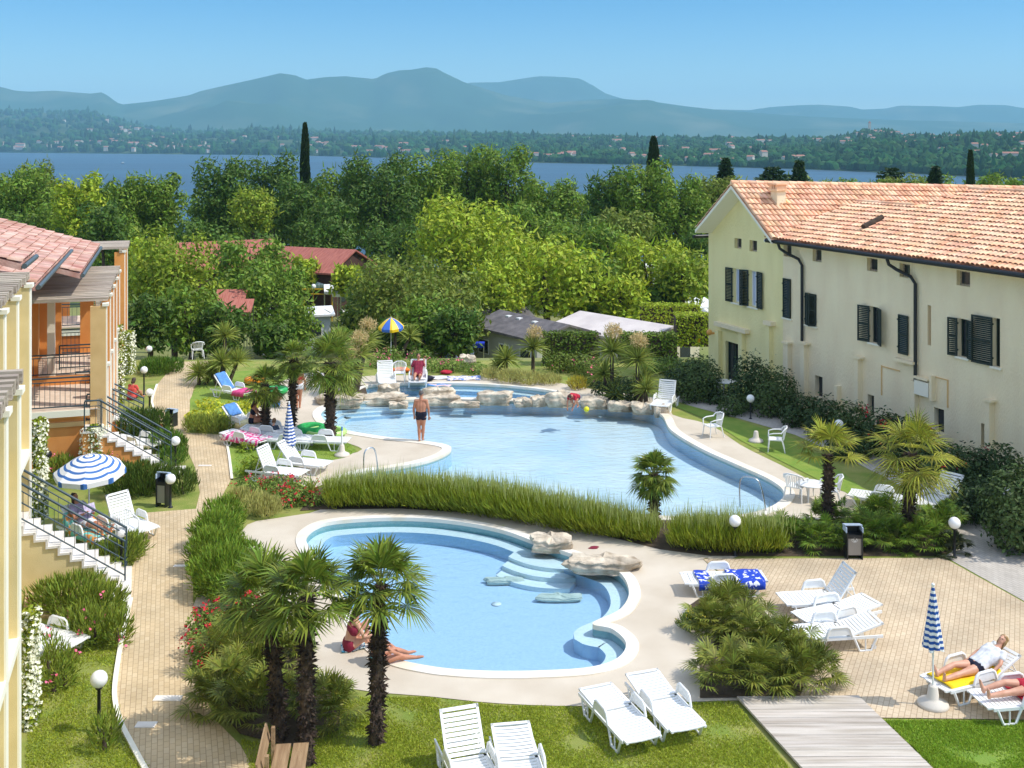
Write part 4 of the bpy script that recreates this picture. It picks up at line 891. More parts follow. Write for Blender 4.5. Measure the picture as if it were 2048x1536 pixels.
def conifer(px, ytop, rx_px, d, kind, label):
    zt = CH-(ytop-Y0)*d/F; gz = terr(d); H = zt-gz; R_ = rx_px*d/F; t = thing({'cyp': 'cypress_tree', 'fir': 'fir_tree', 'cedar': 'cedar_tree'}[kind], label, 'tree', ((px-1024)/F*d, d, gz)); b = MB()
    if kind == 'cyp':
        n = 9000; z = rng.random(n)**.8; prof = np.minimum(1, (z+.03)*6)*(1-z**3.2)**.55+.0; th = rng.uniform(0, 2*PI, n); r = R_*prof*(.75+.3*rng.random(n))*(1+.12*np.sin(th*3+z*22))
        P = np.stack([np.cos(th)*r, np.sin(th)*r, .4+z*(H-.5)], 1); addblades(b, P, np.stack([np.cos(th)*.35, np.sin(th)*.35, np.ones(n)], 1), rng.uniform(.25, .5, n), .16, bend=0)
    else:
        lay = 36 if kind == 'fir' else 18
        for k in range(lay):
            f = k/lay; z = H*(.45+.55*f); rr = min(R_*1.1, (H-z)*(.42 if kind == 'fir' else 1.3))+.06; nb = 7
            for j in range(nb):
                th = j*2*PI/nb+k*1.3; L_ = rr*random.uniform(.7, 1.1); n = int(26*L_)+12; s = rng.random(n); dz = (-.28 if kind == 'fir' else .06)*L_
                P = np.stack([math.cos(th)*L_*s, math.sin(th)*L_*s, z+dz*s], 1)+unit(n)*(.16 if kind == 'fir' else .22)*np.array([1, 1, .4])
                addblades(b, P, np.stack([np.full(n, math.cos(th)), np.full(n, math.sin(th)), np.full(n, -.1)], 1)+unit(n)*.7, rng.uniform(.25, .45, n), .2, bend=.05)
    b.build('crown', TREEM['cyp' if kind == 'cyp' else 'fir'], t); MB().tube([(0, 0, 0), (0, 0, H*.9)], [.22, .04], 7).build('trunk', BARK, t); return t
# ---- far belt (about 90-130 m) ----
FT = [
 (30,332,480,72,105,'mid','broad green tree at the far left edge above the rosy roof'),(75,318,470,38,120,'olive','thin sparse-topped tree poking over the left edge trees'),
 (160,340,500,52,92,'bright','bright yellow-green round tree second from the left edge'),(205,400,520,45,85,'dark','dark tree behind the rosy roof ridge end'),
 (252,345,520,46,100,'mid','rounded dark-topped tree left of the gap showing the lake'),(322,338,500,50,102,'mid','pointed-topped tree at the left of the lake gap'),
 (445,310,500,58,108,'dark','tall dense dark tree right of the lake gap'),(545,308,480,56,112,'dark','tall dark tree directly left of the slender cypress'),
 (610,350,500,56,104,'dark','dark tree at the foot of the slender cypress'),(690,330,480,54,112,'mid','slender-topped tree right of the slender cypress'),
 (760,298,505,76,108,'dark','largest dark tree left of centre on the skyline'),(860,300,500,70,114,'mid','broad-topped skyline tree just left of the tallest crown'),
 (935,290,470,62,118,'mid','tall skyline tree at the middle of the photo'),(1012,285,480,60,116,'mid','tallest leafy crown on the skyline right of the middle'),
 (1105,352,500,62,112,'mid','lower silvery-topped tree in front of the lake right of centre'),(1215,335,510,48,104,'dark','narrow-topped dark tree left of the stubby cypress'),
 (1290,316,490,66,102,'mid','rounded tall tree under the stubby cypress tip'),(1362,345,500,50,104,'mid','tree to the right of the stubby cypress'),
 (1440,348,470,52,108,'olive','tree whose top shows left of the farmhouse gable'),
 (1575,350,430,60,118,'olive','low tree crown behind the farmhouse ridge near the dark fir'),(1660,358,430,48,120,'mid','low tree crown behind the ridge right of the dark fir'),
 (1735,360,430,55,122,'mid','low dark-green crown behind the middle of the farmhouse ridge'),(1800,350,430,48,118,'olive','bushy crown behind the ridge beside the small fir'),
 (1870,350,430,45,120,'mid','bushy crown behind the ridge left of the right cypress'),(1975,345,430,42,116,'mid','bushy crown right of the right cypress'),(2040,350,430,40,118,'mid','tree crown at the right edge above the roof'),
 (640,430,560,60,96,'dark','shaded dark tree behind the brown-roofed cabin'),(800,440,560,80,96,'dark','dark shaded tree behind the olive tree group'),(1170,430,560,60,92,'dark','dark tree in the gap right of the big bright tree'),
 (1020,420,540,60,98,'dark','dark tree hidden behind the big bright tree'),(500,470,560,60,92,'dark','shaded tree behind the red-roofed house'),
]
for a in FT: tree(*a, name='broadleaf_tree', leaf=.31, dens=1.25)
MT = [
 (345,455,700,88,62,'yellow','light yellow-green tree beside the end of the left buildings'),(300,470,640,50,66,'bright','leafy tree touching the end pillar of the left row'),
 (500,468,620,78,74,'mid','medium green tree in front of the red-roofed house'),(545,520,715,76,64,'mid','wide green tree above the small red awnings'),
 (505,375,470,46,98,'yellow','small yellow-green tree among the dark skyline trees left of the cypress'),
 (610,512,592,28,80,'bright','small round bright tree beside the brown-roofed cabin'),(700,530,600,36,76,'bright','small bright tree beside the yellow playground frame'),
 (935,392,600,110,78,'bright','big bright green tree left of centre with a domed top'),(1090,470,640,112,70,'bright','wide bright tree above the grey caravan roof'),
 (800,510,690,106,64,'olive','wide olive-green tree above the far loungers'),(880,545,715,92,60,'olive','spreading olive-green tree left of the grey caravan'),
 (1000,520,640,60,66,'bright','bright low tree between the olive tree and the caravan roof'),(1300,470,620,80,76,'bright','bright tree left of the farmhouse corner'),
 (1365,500,610,56,72,'yellow','yellow-green tree touching the farmhouse corner'),(1215,440,600,60,82,'mid','green tree left of the farmhouse beyond the pale caravan'),
 (1250,420,520,60,92,'olive','olive crown behind the bright trees near the farmhouse'),(720,600,690,34,66,'dark','dark shrubby tree in the shade behind the striped awning'),
]
for a in MT: tree(*a, leaf=.24 if a[4] < 70 else .30, dens=1.25, lobes_n=18)

BK = [(x, 352+ (i*37) % 34, 520, 50, 128+(i*13) % 9, ('dark', 'mid', 'olive')[i % 3], l) for i, (x, l) in enumerate(zip(range(-10, 1430, 62), ['leafy tree filling the gaps at the back of the tree belt']*24)) if not 350 < x < 400]
for a in BK: tree(*a, leaf=.42, dens=1.1)['group'] = 'trees at the back of the tree belt'
FILL = [(380,560,722,62,57,'mid','leafy tree at the top of the curved path'),(300,585,722,48,55,'dark','dark bushy tree behind the far left globe lamp'),(445,600,722,50,56.5,'dark','dark bushy tree behind the cordyline clump'),(590,600,720,48,60,'mid','bushy tree left of the campsite clearing'),
 (545,640,722,40,57,'dark','dark thicket between the cordylines and the clearing'),(845,590,715,62,57,'mid','bushy tree behind the pink-flowered bed'),(905,610,716,52,56,'dark','dark thicket above the white boulder'),(780,640,716,46,57.5,'dark','dark thicket behind the empty far lounger'),(740,560,690,44,72,'dark','dark shaded tree at the right of the clearing'),
 (1180,500,660,66,72,'mid','green tree between the two mobile homes'),(1240,545,665,52,70,'bright','bright tree above the cream mobile home'),(1150,440,600,80,86,'mid','tall green tree behind the grey-roofed mobile home'),(1385,520,600,50,86,'mid','green tree behind the gazebo'),(1330,560,640,34,72,'dark','dark small tree near the parked car'),
 (240,420,600,62,90,'mid','green tree behind the left pergola'),(180,430,560,70,94,'dark','dark tree above the rosy roof edge'),(400,440,620,62,88,'dark','dark tree left of the red-roofed house'),(110,400,520,60,98,'mid','green tree over the rosy roof'),(30,420,520,60,96,'dark','dark tree over the left end of the rosy roof'),
 (1060,400,560,70,90,'mid','green tree behind the domed bright tree'),(1400,460,560,44,90,'dark','dark tree beside the farmhouse gable'),(660,395,520,56,100,'dark','dark tree above the white caravans'),(690,660,705,34,58,'mid','low bushes below the campsite clearing')]
for a in FILL: tree(*a, leaf=.24 if a[4] < 70 else .32, dens=1.1, lobes_n=16)
conifer(610,249,9.5,113,'cyp','tall slender dark cypress standing against the mountains'); conifer(1307,276,16,116,'cyp','stubby broad cypress tip right of centre')
conifer(1941,304,8,112,'cyp','slender dark cypress near the right edge'); conifer(1598,320,17,112,'fir','small dark pointed fir above the farmhouse ridge'); conifer(1451,314,20,118,'fir','thin light fir left of the farmhouse ridge')
conifer(1545,330,38,112,'cedar','flat-branched cedar above the farmhouse gable'); conifer(1871,330,9,118,'fir','tiny fir above the right part of the ridge'); conifer(1784,332,22,122,'cedar','small flat-topped conifer above the middle of the ridge')
# ---- palms ----
FROND = leafm('palm_frond', 96, 118, 50, .6, .3); FRONDY = leafm('yellowish_palm_frond', 126, 138, 58, .5, .3); CORD = leafm('sword_leaf', 120, 138, 72, .4, .2); CHAM = leafm('low_palm_frond', 100, 114, 52, .5, .22)  # FRONDY is the yellower frond colour of the two right-hand palms
DRY = leafm('dry_flower_plume', 176, 168, 140, .2, .3)
def fan(b, P, D, petiole, L_, nl=22, spread=2.1, wl=.045, stem=.012, m=0, sm=1):
    D = Vector(D).normalized(); side = D.cross(Vector((0, 0, 1)));
    if side.length < .05: side = Vector((1, 0, 0))
    side.normalize(); up = side.cross(D).normalized(); hub = Vector(P)+D*petiole-Vector((0, 0, petiole*.10))
    b.tube([P, hub], [stem, stem*.7], 4, sm, caps=False)
    Dn = (D-Vector((0, 0, .25))).normalized(); a = np.linspace(-spread, spread, nl)+rng.normal(0, .03, nl); V = []
    for t in a:
        l = L_*(1-.18*(abs(t)/spread)**2)*random.uniform(.9, 1.08); dr = Dn*math.cos(t)+side*math.sin(t)+up*.10; dr.normalize(); wv = (Dn*-math.sin(t)+side*math.cos(t))*wl/2
        m1 = hub+dr*l*.5+up*wl*.3; tp = hub+dr*l-Vector((0, 0, l*random.uniform(.10, .30)))
        V += [tuple(hub), tuple(m1-wv), tuple(tp), tuple(m1+wv)]
    b.add(V, np.arange(len(V)).reshape(-1, 4), m)
def trunkmesh(H, r, lean=(0, 0)):
    b = MB(); n = 9; pts = [(lean[0]*(k/n)**1.5, lean[1]*(k/n)**1.5, H*k/n) for k in range(n+1)]; b.tube(pts, [r*(1.15 if k == 0 else 1+.15*math.sin(k*2.1)) for k in range(n+1)], 10)
    k = int(H*260); z = rng.random(k)*H; th = rng.uniform(0, 2*PI, k); f = (z/H)**1.5
    P = np.stack([np.cos(th)*r*.9+lean[0]*f, np.sin(th)*r*.9+lean[1]*f, z], 1)
    addblades(b, P, np.stack([np.cos(th), np.sin(th), rng.uniform(-.5, 1.2, k)], 1), rng.uniform(.06, .16, k), .045, bend=.2); return b
def fanpalm(px, pyb, H, R_, label, nf=34, lean=(0, 0), m=None, trunk_r=.105, elmin=-50, seed=0, crowns=1, wl=.045):
    v = G(px, pyb); t = thing('fan_palm', label, 'palm tree', (v.x, v.y, 0), group=None); trunkmesh(H, trunk_r, lean).build('trunk', PALMT, t); b = MB()
    for i in range(nf):
        f = (i+.5)/nf; az = i*2.39996+random.uniform(-.2, .2); el = math.radians(88-(88-elmin)*f**.85+random.uniform(-7, 7))
        D = Vector((math.cos(az)*math.cos(el), math.sin(az)*math.cos(el), math.sin(el)))
        fan(b, (lean[0], lean[1], H-.08+.05*(1-f)), D, R_*random.uniform(.42, .55), R_*random.uniform(.48, .58), nl=24, wl=wl)
    b.build('crown', [m or FROND, mat('palm_stem', lin(120, 124, 60), .6)], t); return t
fanpalm(752,1487,2.78,1.08,'fan palm nearest the small pool, rightmost of the three front palms',28,lean=(.08,0),elmin=-22)
fanpalm(612,1528,2.82,1.05,'fan palm with the thick middle trunk behind the wooden bench',26,lean=(.0,.05),elmin=-22)
fanpalm(560,1478,2.5,1.08,'fan palm with the shaded left trunk of the three front palms',26,lean=(-.25,0),elmin=-25)
fanpalm(1308,1052,1.45,.82,'small round-headed fan palm in front of the large pool',34,trunk_r=.12)
fanpalm(1655,1068,2.15,1.25,'sparse fan palm with a slanting bare trunk at the right of the large pool',14,lean=(.02,0),m=FRONDY,elmin=0,wl=.05)
fanpalm(1815,1080,2.3,1.45,'bushy yellowish fan palm beside the dark shaded walkway',24,lean=(.12,0),m=FRONDY,trunk_r=.13)
fanpalm(531,872,1.85,.95,'shortest fan palm on the lawn island left of the large pool',28,trunk_r=.13)
fanpalm(583,868,2.75,.95,'tall slim fan palm in the middle of the island group',26,trunk_r=.12,lean=(.1,0))
fanpalm(661,884,2.8,1.35,'big fan palm at the left end of the large pool',40,trunk_r=.16)
fanpalm(1915,960,1.5,.9,'shaded fan palm beside the walkway under the farmhouse wall',16) if 0 else None
# ---- sword-leaf clumps (cordyline / yucca) ----
def swordclump(px, pyb, heads, label, name='cordyline', m=None, plume=False):
    v = G(px, pyb); t = thing(name, label, 'spiky plant', (v.x, v.y, 0)); b = MB()
    for (dx, dy, h, r, nb) in heads:
        MB().tube([(dx*.4, dy*.4, 0), (dx, dy, h)], [.09, .07], 6).build('stem', BARK, t); f = np.arange(nb)/nb; az = np.arange(nb)*2.4; el = np.radians(85-110*f)+rng.normal(0, .08, nb)
        D = np.stack([np.cos(az)*np.cos(el), np.sin(az)*np.cos(el), np.sin(el)], 1); addblades(b, np.tile([dx, dy, h], (nb, 1))+D*.05, D, r*rng.uniform(.8, 1.1, nb), .055, bend=.18)
    b.build('leaves', m or CORD, t)
    if plume:
        q = MB()
        for (dx, dy, h, r, nb) in heads[:plume]:
            C = unit(420)*np.array([.38, .38, .34])*rng.random((420, 1))**.4+np.array([dx+.05, dy, h+r*.75]); addblades(q, C, unit(420)+np.array([0, 0, .6]), .16, .03, bend=.1)
        q.build('flower_plume', DRY, t)
    return t
swordclump(443,772,[(0,0,1.0,.85,150),(-.55,.3,.55,.75,120),(-.1,1.0,2.0,.8,120),(.6,.4,1.0,.8,120)],'clump of spiky cordylines beside the curved end of the path',plume=0)
swordclump(398,770,[(0,0,.5,.8,120),(.5,.2,.3,.6,80)],'low spiky cordyline nearest the path bend')
swordclump(700,792,[(0,0,1.1,1.0,150),(-.5,.4,.5,.9,120),(.35,.2,1.7,.9,120),(.5,1.5,2.0,.9,130),(-.6,1.2,1.9,.9,130)],'tall cordylines with dry plumes behind the island palms',plume=4)
swordclump(1012,752,[(0,0,.75,.85,140),(-.35,.1,.4,.6,80)],'left spiky cordyline behind the far pool edge')
swordclump(1066,748,[(0,0,1.2,.9,150)],'spiky cordyline with a dry plume near the clipped hedge',plume=1)
swordclump(1224,800,[(0,0,2.0,1.05,170),(-.3,.3,1.0,.9,120),(.1,-.3,.3,.7,80)],'tallest dark cordyline above the right end of the rocks',plume=1)
swordclump(1275,806,[(0,0,1.75,1.0,160),(.3,.2,.9,.8,100)],'cordyline right of the tallest one above the rocks',plume=1)
swordclump(1292,812,[(0,0,.65,.7,120)],'small bright cordyline beside the leaning white chair')
swordclump(622,1003,[(0,0,.25,.62,36)],'small yucca rosette among the red roses','yucca')
swordclump(672,806,[(0,0,.15,.6,70),(.6,.1,.2,.6,60)],'low dark spiky plants at the left end of the rocks','yucca')
swordclump(790,712,[(0,0,1.3,.9,110),(.7,.3,.9,.8,90)],'spiky plant in the shade under the yellow and blue parasol') 
# ---- low fan palms (chamaerops) ----
def lowpalm(px, pyb, R_, label, nf=46, m=None, h=.35, group=None):
    v = G(px, pyb); t = thing('dwarf_fan_palm', label, 'dwarf palm', (v.x, v.y, 0), group=group); b = MB()
    for i in range(nf):
        az = random.uniform(0, 2*PI); el = math.radians(random.uniform(8, 85)); r0 = random.uniform(0, R_*.45); 
        D = Vector((math.cos(az)*math.cos(el), math.sin(az)*math.cos(el), math.sin(el))); fan(b, (math.cos(az)*r0, math.sin(az)*r0, random.uniform(.0, h)), D, R_*random.uniform(.3, .55), R_*random.uniform(.38, .5), nl=15, spread=1.7, wl=.035, stem=.007)
    b.build('leaves', [m or CHAM, bpy.data.materials['palm_stem']], t); return t
for a in [(1462,1235,.85,'dwarf palm at the far top of the right bed, by the towel-covered lounger'),(1425,1268,.7,'dwarf palm beside the yellow-flowered tuft'),(1500,1290,.85,'dwarf palm in the middle of the right bed'),(1560,1315,.8,'dwarf palm nearest the grouped loungers'),
          (1450,1375,.85,'dwarf palm at the front left of the right bed'),(1530,1375,.85,'dwarf palm at the front middle of the right bed by the planks'),(1612,1370,.8,'dwarf palm at the front right of the right bed'),(1590,1335,.6,'small dwarf palm tucked in the right bed'),
          (470,1330,.95,'dwarf palm next to the red flowers on the left bed'),(445,1410,.85,'dwarf palm spilling onto the near path'),(520,1440,.95,'dwarf palm below the left front palm'),(655,1440,.8,'dwarf palm between the two front trunks'),(560,1330,.8,'dwarf palm behind the front palms'),(500,1375,.8,'dwarf palm in the middle of the left bed')]:
    lowpalm(*a)
for a in [(1580,1085,.75,'dwarf palm left of the right-hand bin'),(1640,1095,.7,'dwarf palm just beside the right-hand bin'),(1660,1050,.75,'dwarf palm at the foot of the slanting palm trunk'),(1740,1085,.8,'dwarf palm right of the right-hand bin'),(1790,1095,.8,'dwarf palm at the foot of the bushy palm'),(1850,1095,.8,'dwarf palm left of the right globe lamp'),(1760,1045,.8,'dwarf palm behind the right-hand bin'),(1880,1060,.7,'dwarf palm in front of the shaded loungers'),(1700,1100,.6,'low dwarf palm in front between bin and palm'),(1530,1090,.6,'dwarf palm at the end of the long grass hedge')]:
    lowpalm(*a, m=leafm('green_low_frond', 92, 120, 48, .5, .22))
lowpalm(1898,1108,.5,'dark narrow shrub under the right globe lamp',m=leafm('dark_shrub_leaf', 40, 50, 34, .3, .1))
# ---- shrubs, hedges ----
def shrub(name, label, cat, pts, hpx, m, leaf=.07, n=None, style='leaf', flowers=None, z0=0.0, fm=None, density=1.0, up=.5, lean=(0, 0), wid=.5, fsize=.06):
    """row of rounded mounds through pixel base points; pts [(px,py,radius_m,height_m)]"""
    c = G(pts[0][0], pts[0][1]); t = thing(name, label, cat, (c.x, c.y, z0)); b = MB(); fb = MB(); lob = []
    for x, y, r, h in pts:
        v = G(x, y)-c; lob.append((v.x, v.y, h*.45, r, r, h*.55))
    A_ = sum(l[3]*l[5]*4 for l in lob)+1e-6; n = n or int(A_*density*(.8 if style == 'leaf' else 1.0)/(leaf*leaf)*4.2)
    n = min(n, 30000); C, N_ = crownpts(n, lob, .62); k = C[:, 2] > .01; C, N_ = C[k], N_[k]
    if style == 'leaf': V, Fq = leafquads(C, N_, leaf*1.7*rng.uniform(.6, 1.2, len(C)), leaf*.9*rng.uniform(.6, 1.2, len(C))); b.add(V, Fq)
    else:
        D = N_*.6+np.array([lean[0], lean[1], up]); addblades(b, C, D, leaf*3.2*rng.uniform(.6, 1.3, len(C)), leaf*wid, bend=.05)
    if flowers:
        kf = flowers; C, N_ = crownpts(kf, lob, 1.0); kk = (C[:, 2] > .12) & (N_[:, 2] > -.2); C, N_ = C[kk], N_[kk]; cl = []
        for c_, nn in zip(C, N_): cl.append(c_+nn*.03+rng.normal(0, fsize*.9, (7, 3)))
        C = np.concatenate(cl); V, Fq = leafquads(C, unit(len(C))+np.array([0, -.3, .5]), fsize, fsize*.9); b.add(V, Fq, 1)
    b.build('leaves', [m, fm or m], t)
    for l in lob: MB().tube([(l[0], l[1], 0), (l[0]*1.0, l[1]+.02, l[2]+.03)], [.05, .02], 5).build('stem', BARK, t)
    return t
REDF = mat('red_petal', lin(196, 24, 52), .6, island=.25); PINKF = mat('pink_petal', lin(232, 110, 140), .6, island=.2); WHITEF = mat('white_petal', lin(244, 242, 214), .6, island=.08); YELF = mat('yellow_petal', lin(220, 200, 60), .6, island=.15)
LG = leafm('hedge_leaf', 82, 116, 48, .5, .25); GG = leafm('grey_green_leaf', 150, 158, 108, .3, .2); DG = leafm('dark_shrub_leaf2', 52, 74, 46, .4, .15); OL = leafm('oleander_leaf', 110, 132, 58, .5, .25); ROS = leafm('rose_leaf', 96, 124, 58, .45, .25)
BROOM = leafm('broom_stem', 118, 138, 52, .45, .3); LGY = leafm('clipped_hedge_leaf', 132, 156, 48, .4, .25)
# long grass-like hedge between the pools
def broom(pts, label, dens=2900, hgt=1.0):
    c = G(pts[0][0], pts[0][1]); t = thing('broom_hedge', label, 'hedge', (c.x, c.y, 0)); P, Rr, Hh = [], [], []
    w3 = [(G(x, y)-c, r, h) for x, y, r, h in pts]; b = MB()
    for (A, r0, h0), (B, r1, h1) in zip(w3, w3[1:]):
        L_ = (B-A).length; n = int(L_*dens); f = rng.random(n); base = np.array(A)[None]*(1-f)[:, None]+np.array(B)[None]*f[:, None]; r = r0+(r1-r0)*f; h = h0+(h1-h0)*f
        d = (B-A).normalized(); s = np.array([-d.y, d.x, 0]); o = rng.uniform(-1, 1, n); base = base+s[None]*(o*r*.55)[:, None]
        D = s[None]*(o*.85)[:, None]+np.array([0, 0, 1.0])+rng.normal(0, .22, (n, 3)); D /= np.linalg.norm(D, axis=1)[:, None]
        st = rng.random(n)**.7; L2 = h*rng.uniform(.3, .55, n)*.8; q = base+D*(h*st*.62)[:, None]; q[:, 2] = np.maximum(q[:, 2], .02); addblades(b, q, D+np.array([-.12, 0, .25])+rng.normal(0, .12, (n, 3)), L2, .019, bend=.04)
    for (A, r0, h0), (B, r1, h1) in zip(w3, w3[1:]):
        n = int((B-A).length*260); f = rng.random(n); base = np.array(A)[None]*(1-f)[:, None]+np.array(B)[None]*f[:, None]+rng.normal(0, .22, (n, 3))*np.array([1, 1, 0]); base[:, 2] = (h0+(h1-h0)*f)*rng.uniform(.55, .8, n); D = rng.normal(0, .14, (n, 3))+np.array([0, 0, 1.0]); addblades(b, base, D, rng.uniform(.3, .6, n), .012, m=1, bend=.02)
    b.build('stems', [BROOM, leafm('broom_tip', 150, 168, 116, .3, .3)], t); return t
broom([(655,1012,.55,.85),(720,1008,.6,.95),(800,1010,.6,1.0),(900,1018,.6,1.0),(1000,1032,.6,1.0),(1080,1046,.6,.95)],'long feathery hedge between the two pools, left half')
broom([(1090,1048,.6,.95),(1170,1062,.6,.9),(1250,1072,.55,.75),(1312,1082,.5,.65)],'feathery hedge between the two pools, part left of the small palm')
broom([(1345,1088,.6,.8),(1420,1096,.65,.95),(1500,1100,.65,.95),(1560,1098,.5,.8)],'feathery hedge mound behind the middle globe lamp')
shrub('hedge','tall rounded bright green shrub hedge between path and small pool','hedge',[(432,1095,.62,.95),(448,1060,.55,.85),(430,1140,.68,1.0),(446,1185,.75,1.05),(480,1160,.6,.9),(470,1205,.6,.85)],0,leafm('bright_hedge_leaf',104,134,54,.5,.3),.045,style='blade',density=1.0,up=.5,wid=.6)
shrub('hedge','low dark green hedge behind the round umbrella, by the metal bin','hedge',[(245,992,.55,.95),(285,990,.5,.95),(325,985,.45,.85),(365,988,.42,.75)],0,leafm('rosemary_leaf',80,104,50,.5,.25),.05,style='blade',up=1.0)
shrub('hedge','dark hedge under the far left staircase','hedge',[(262,880,.5,1.05),(290,878,.5,1.05),(315,872,.45,.95)],0,leafm('rosemary_leaf2',70,96,46,.5,.2),.05,style='blade',up=1.2)
shrub('shrub','round shrub at the foot of the second staircase under a globe lamp','shrub',[(345,930,.45,.55),(330,900,.5,.7),(350,905,.4,.6)],0,LG,.05,style='blade',up=.9)
shrub('shrub','bushy shrub beside the foot of the nearest staircase under a globe lamp','shrub',[(240,1125,.55,.6),(262,1110,.4,.5),(215,1130,.4,.5)],0,OL,.06,style='blade',up=.5)
shrub('shrub','feathery green mound at the far bend of the path','shrub',[(318,748,.7,.7),(345,745,.5,.6),(300,745,.5,.6)],0,LG,.06,style='blade',up=.9)
shrub('shrub','low lavender mound on the lawn island by the loungers','shrub',[(395,862,.5,.55),(425,864,.55,.6),(450,862,.4,.45)],0,leafm('lavender_leaf',120,140,70,.4,.25),.05,style='blade',up=1.0)
shrub('ground_cover','yellow-green leafy ground cover left of the seated sunbather','shrub',[(400,838,.6,.35),(440,835,.6,.35),(475,822,.6,.35),(420,815,.6,.35),(500,815,.5,.35)],0,leafm('lime_leaf',164,178,60,.4,.3),.09)
shrub('shrub','small round leafy bush on the lawn island','shrub',[(500,950,.38,.6),(520,945,.3,.5)],0,leafm('boxy_leaf',112,138,44,.5,.25),.07)
shrub('shrub','tiny bush beside the closed parasol on the lawn island','shrub',[(492,905,.28,.35)],0,leafm('boxy_leaf2',112,138,44,.5,.25),.06)
shrub('shrub','grey-green mound by the path at the red roses','shrub',[(515,1028,.45,.55),(535,1032,.4,.5),(480,1000,.35,.3)],0,GG,.045,style='blade',up=1.0)
shrub('rose_bush','red rose bushes at the left end of the long hedge','flowering bush',[(500,985,.5,.45),(560,985,.55,.5),(600,1000,.55,.6),(575,1012,.45,.5),(625,1010,.4,.4)],0,ROS,.06,flowers=130,fm=REDF,fsize=.05)
shrub('rose_bush','crimson flowering bush spilling on the path beside the dwarf palms','flowering bush',[(410,1270,.4,.55),(405,1310,.38,.55),(440,1250,.4,.5),(400,1350,.25,.45),(500,1235,.4,.5)],0,ROS,.05,flowers=150,fm=REDF,fsize=.05)
shrub('yellow_flower_tuft','yellow-flowered tuft at the left of the right bed','flowering bush',[(1385,1258,.3,.3),(1402,1250,.3,.32)],0,ROS,.03,style='blade',flowers=160,fm=YELF,fsize=.028)
shrub('oleander','large oleander bush below the nearest staircase','flowering bush',[(150,1222,.7,.75),(200,1232,.55,.65),(105,1215,.5,.6),(190,1290,.35,.75),(160,1275,.45,.6),(235,1290,.3,.7)],0,OL,.055,style='blade',up=.6,flowers=16,fm=PINKF,fsize=.06,wid=.5)
shrub('oleander','thin young oleander against the cream block','flowering bush',[(108,1385,.35,1.0),(95,1350,.3,.8),(130,1375,.25,.7)],0,OL,.05,style='blade',up=.6,flowers=8,fm=PINKF,density=.35)
shrub('oleander','small oleander sapling at the foot of the nearest globe lamp','flowering bush',[(208,1500,.22,.6),(222,1480,.15,.5)],0,OL,.05,style='blade',up=.8,density=.5)
shrub('oleander','red-flowered bush behind the round umbrella against the orange wall','flowering bush',[(120,960,.6,.7),(195,962,.6,.75),(250,968,.55,.55),(295,975,.45,.4)],0,OL,.06,style='blade',up=.5,flowers=50,fm=PINKF,fsize=.05)
def climber(label, px, pyb, d, w_px, ytop, ybot, m_, fl_, n=2600, depth=.35):
    p = V3(px, ybot, d); q = V3(px, ytop, d); r = w_px*d/F/2; H = q.z-p.z; t = thing('climbing_jasmine', label, 'climbing plant', (p.x, p.y, max(0, p.z))); b = MB()
    z = rng.random(n)*H; wob = r*(.65+.35*np.sin(z*3.1+1)); C = np.stack([rng.uniform(-1, 1, n)*wob, rng.uniform(-1, 1, n)*depth, z], 1); N_ = unit(n)+np.array([.3, -.8, .2]); N_ /= np.linalg.norm(N_, axis=1)[:, None]
    V, Fq = leafquads(C, N_, .11, .07); b.add(V, Fq)
    k = int(n*fl_); z = rng.random(k)*H; C = np.stack([rng.uniform(-1, 1, k)*wob[:k]*1.05, -depth*rng.uniform(.6, 1.15, k), z], 1); C2 = np.stack([r*rng.uniform(.6, 1.1, k), rng.uniform(-1, 1, k)*depth, z], 1); C = np.concatenate([C, C2]); V, Fq = leafquads(C, unit(2*k)+np.array([.2, -.6, .3]), .065, .06)
    b.add(V, Fq, 1); b.build('leaves', [m_, WHITEF], t); s = MB().tube([(0, 0, 0), (.05, 0, H*.5), (0, 0, H*.9)], [.04, .03, .01], 6).build('stem', BARK, t)
CLM = leafm('jasmine_leaf', 122, 140, 48, .5, .25)
climber('white-flowered climber hanging down the edge of the nearest block',62,1520,19.8,22,1300,1536,CLM,.14,2200,.2); climber('white-flowered climber between the cream block and the orange wall',79,1035,29.5,22,838,1040,CLM,.14,2600,.25)
climber('white-flowered climber on the corner pillar of the orange block',186,925,34.6,46,852,925,CLM,.25,1500,.3); climber('white-flowered climber on the far end pillar of the left row',256,745,48.6,24,662,748,CLM,.14,2200,.3)
climber('small white climber at the foot of the end block stairs',240,770,44,14,700,860,CLM,.2,900,.25)
shrub('santolina_mound','long grey-green mound behind the far pool','shrub',[(985,758,.5,.45),(1020,764,.6,.5),(1060,768,.6,.5),(1100,768,.5,.4)],0,GG,.05,style='blade',up=.8)
shrub('shrub','small yellow-green round bush at the right of the far pool','shrub',[(1155,778,.4,.5)],0,leafm('gold_leaf',150,150,62,.4,.2),.05,style='blade',up=.8)
shrub('flowering_bed','pink-flowered bed behind the far loungers','flowering bush',[(870,742,.7,.6),(905,742,.7,.6),(950,746,.6,.5),(840,728,.6,.7),(780,728,.7,.8),(755,735,.5,.7)],0,ROS,.07,flowers=60,fm=PINKF,fsize=.07)
shrub('shrub','dark leafy bushes between the two far cordyline groups','shrub',[(1120,742,.8,.9),(1160,745,.8,.9),(1195,770,.7,.9),(1180,752,.7,.8),(1215,775,.6,.9)],0,leafm('mixed_leaf',92,114,50,.5,.2),.08,flowers=18,fm=PINKF,fsize=.08)
shrub('shrub','dark bushes under the tallest cordyline','shrub',[(1245,802,.7,1.0),(1270,800,.6,.9),(1205,795,.5,.7)],0,DG,.07)
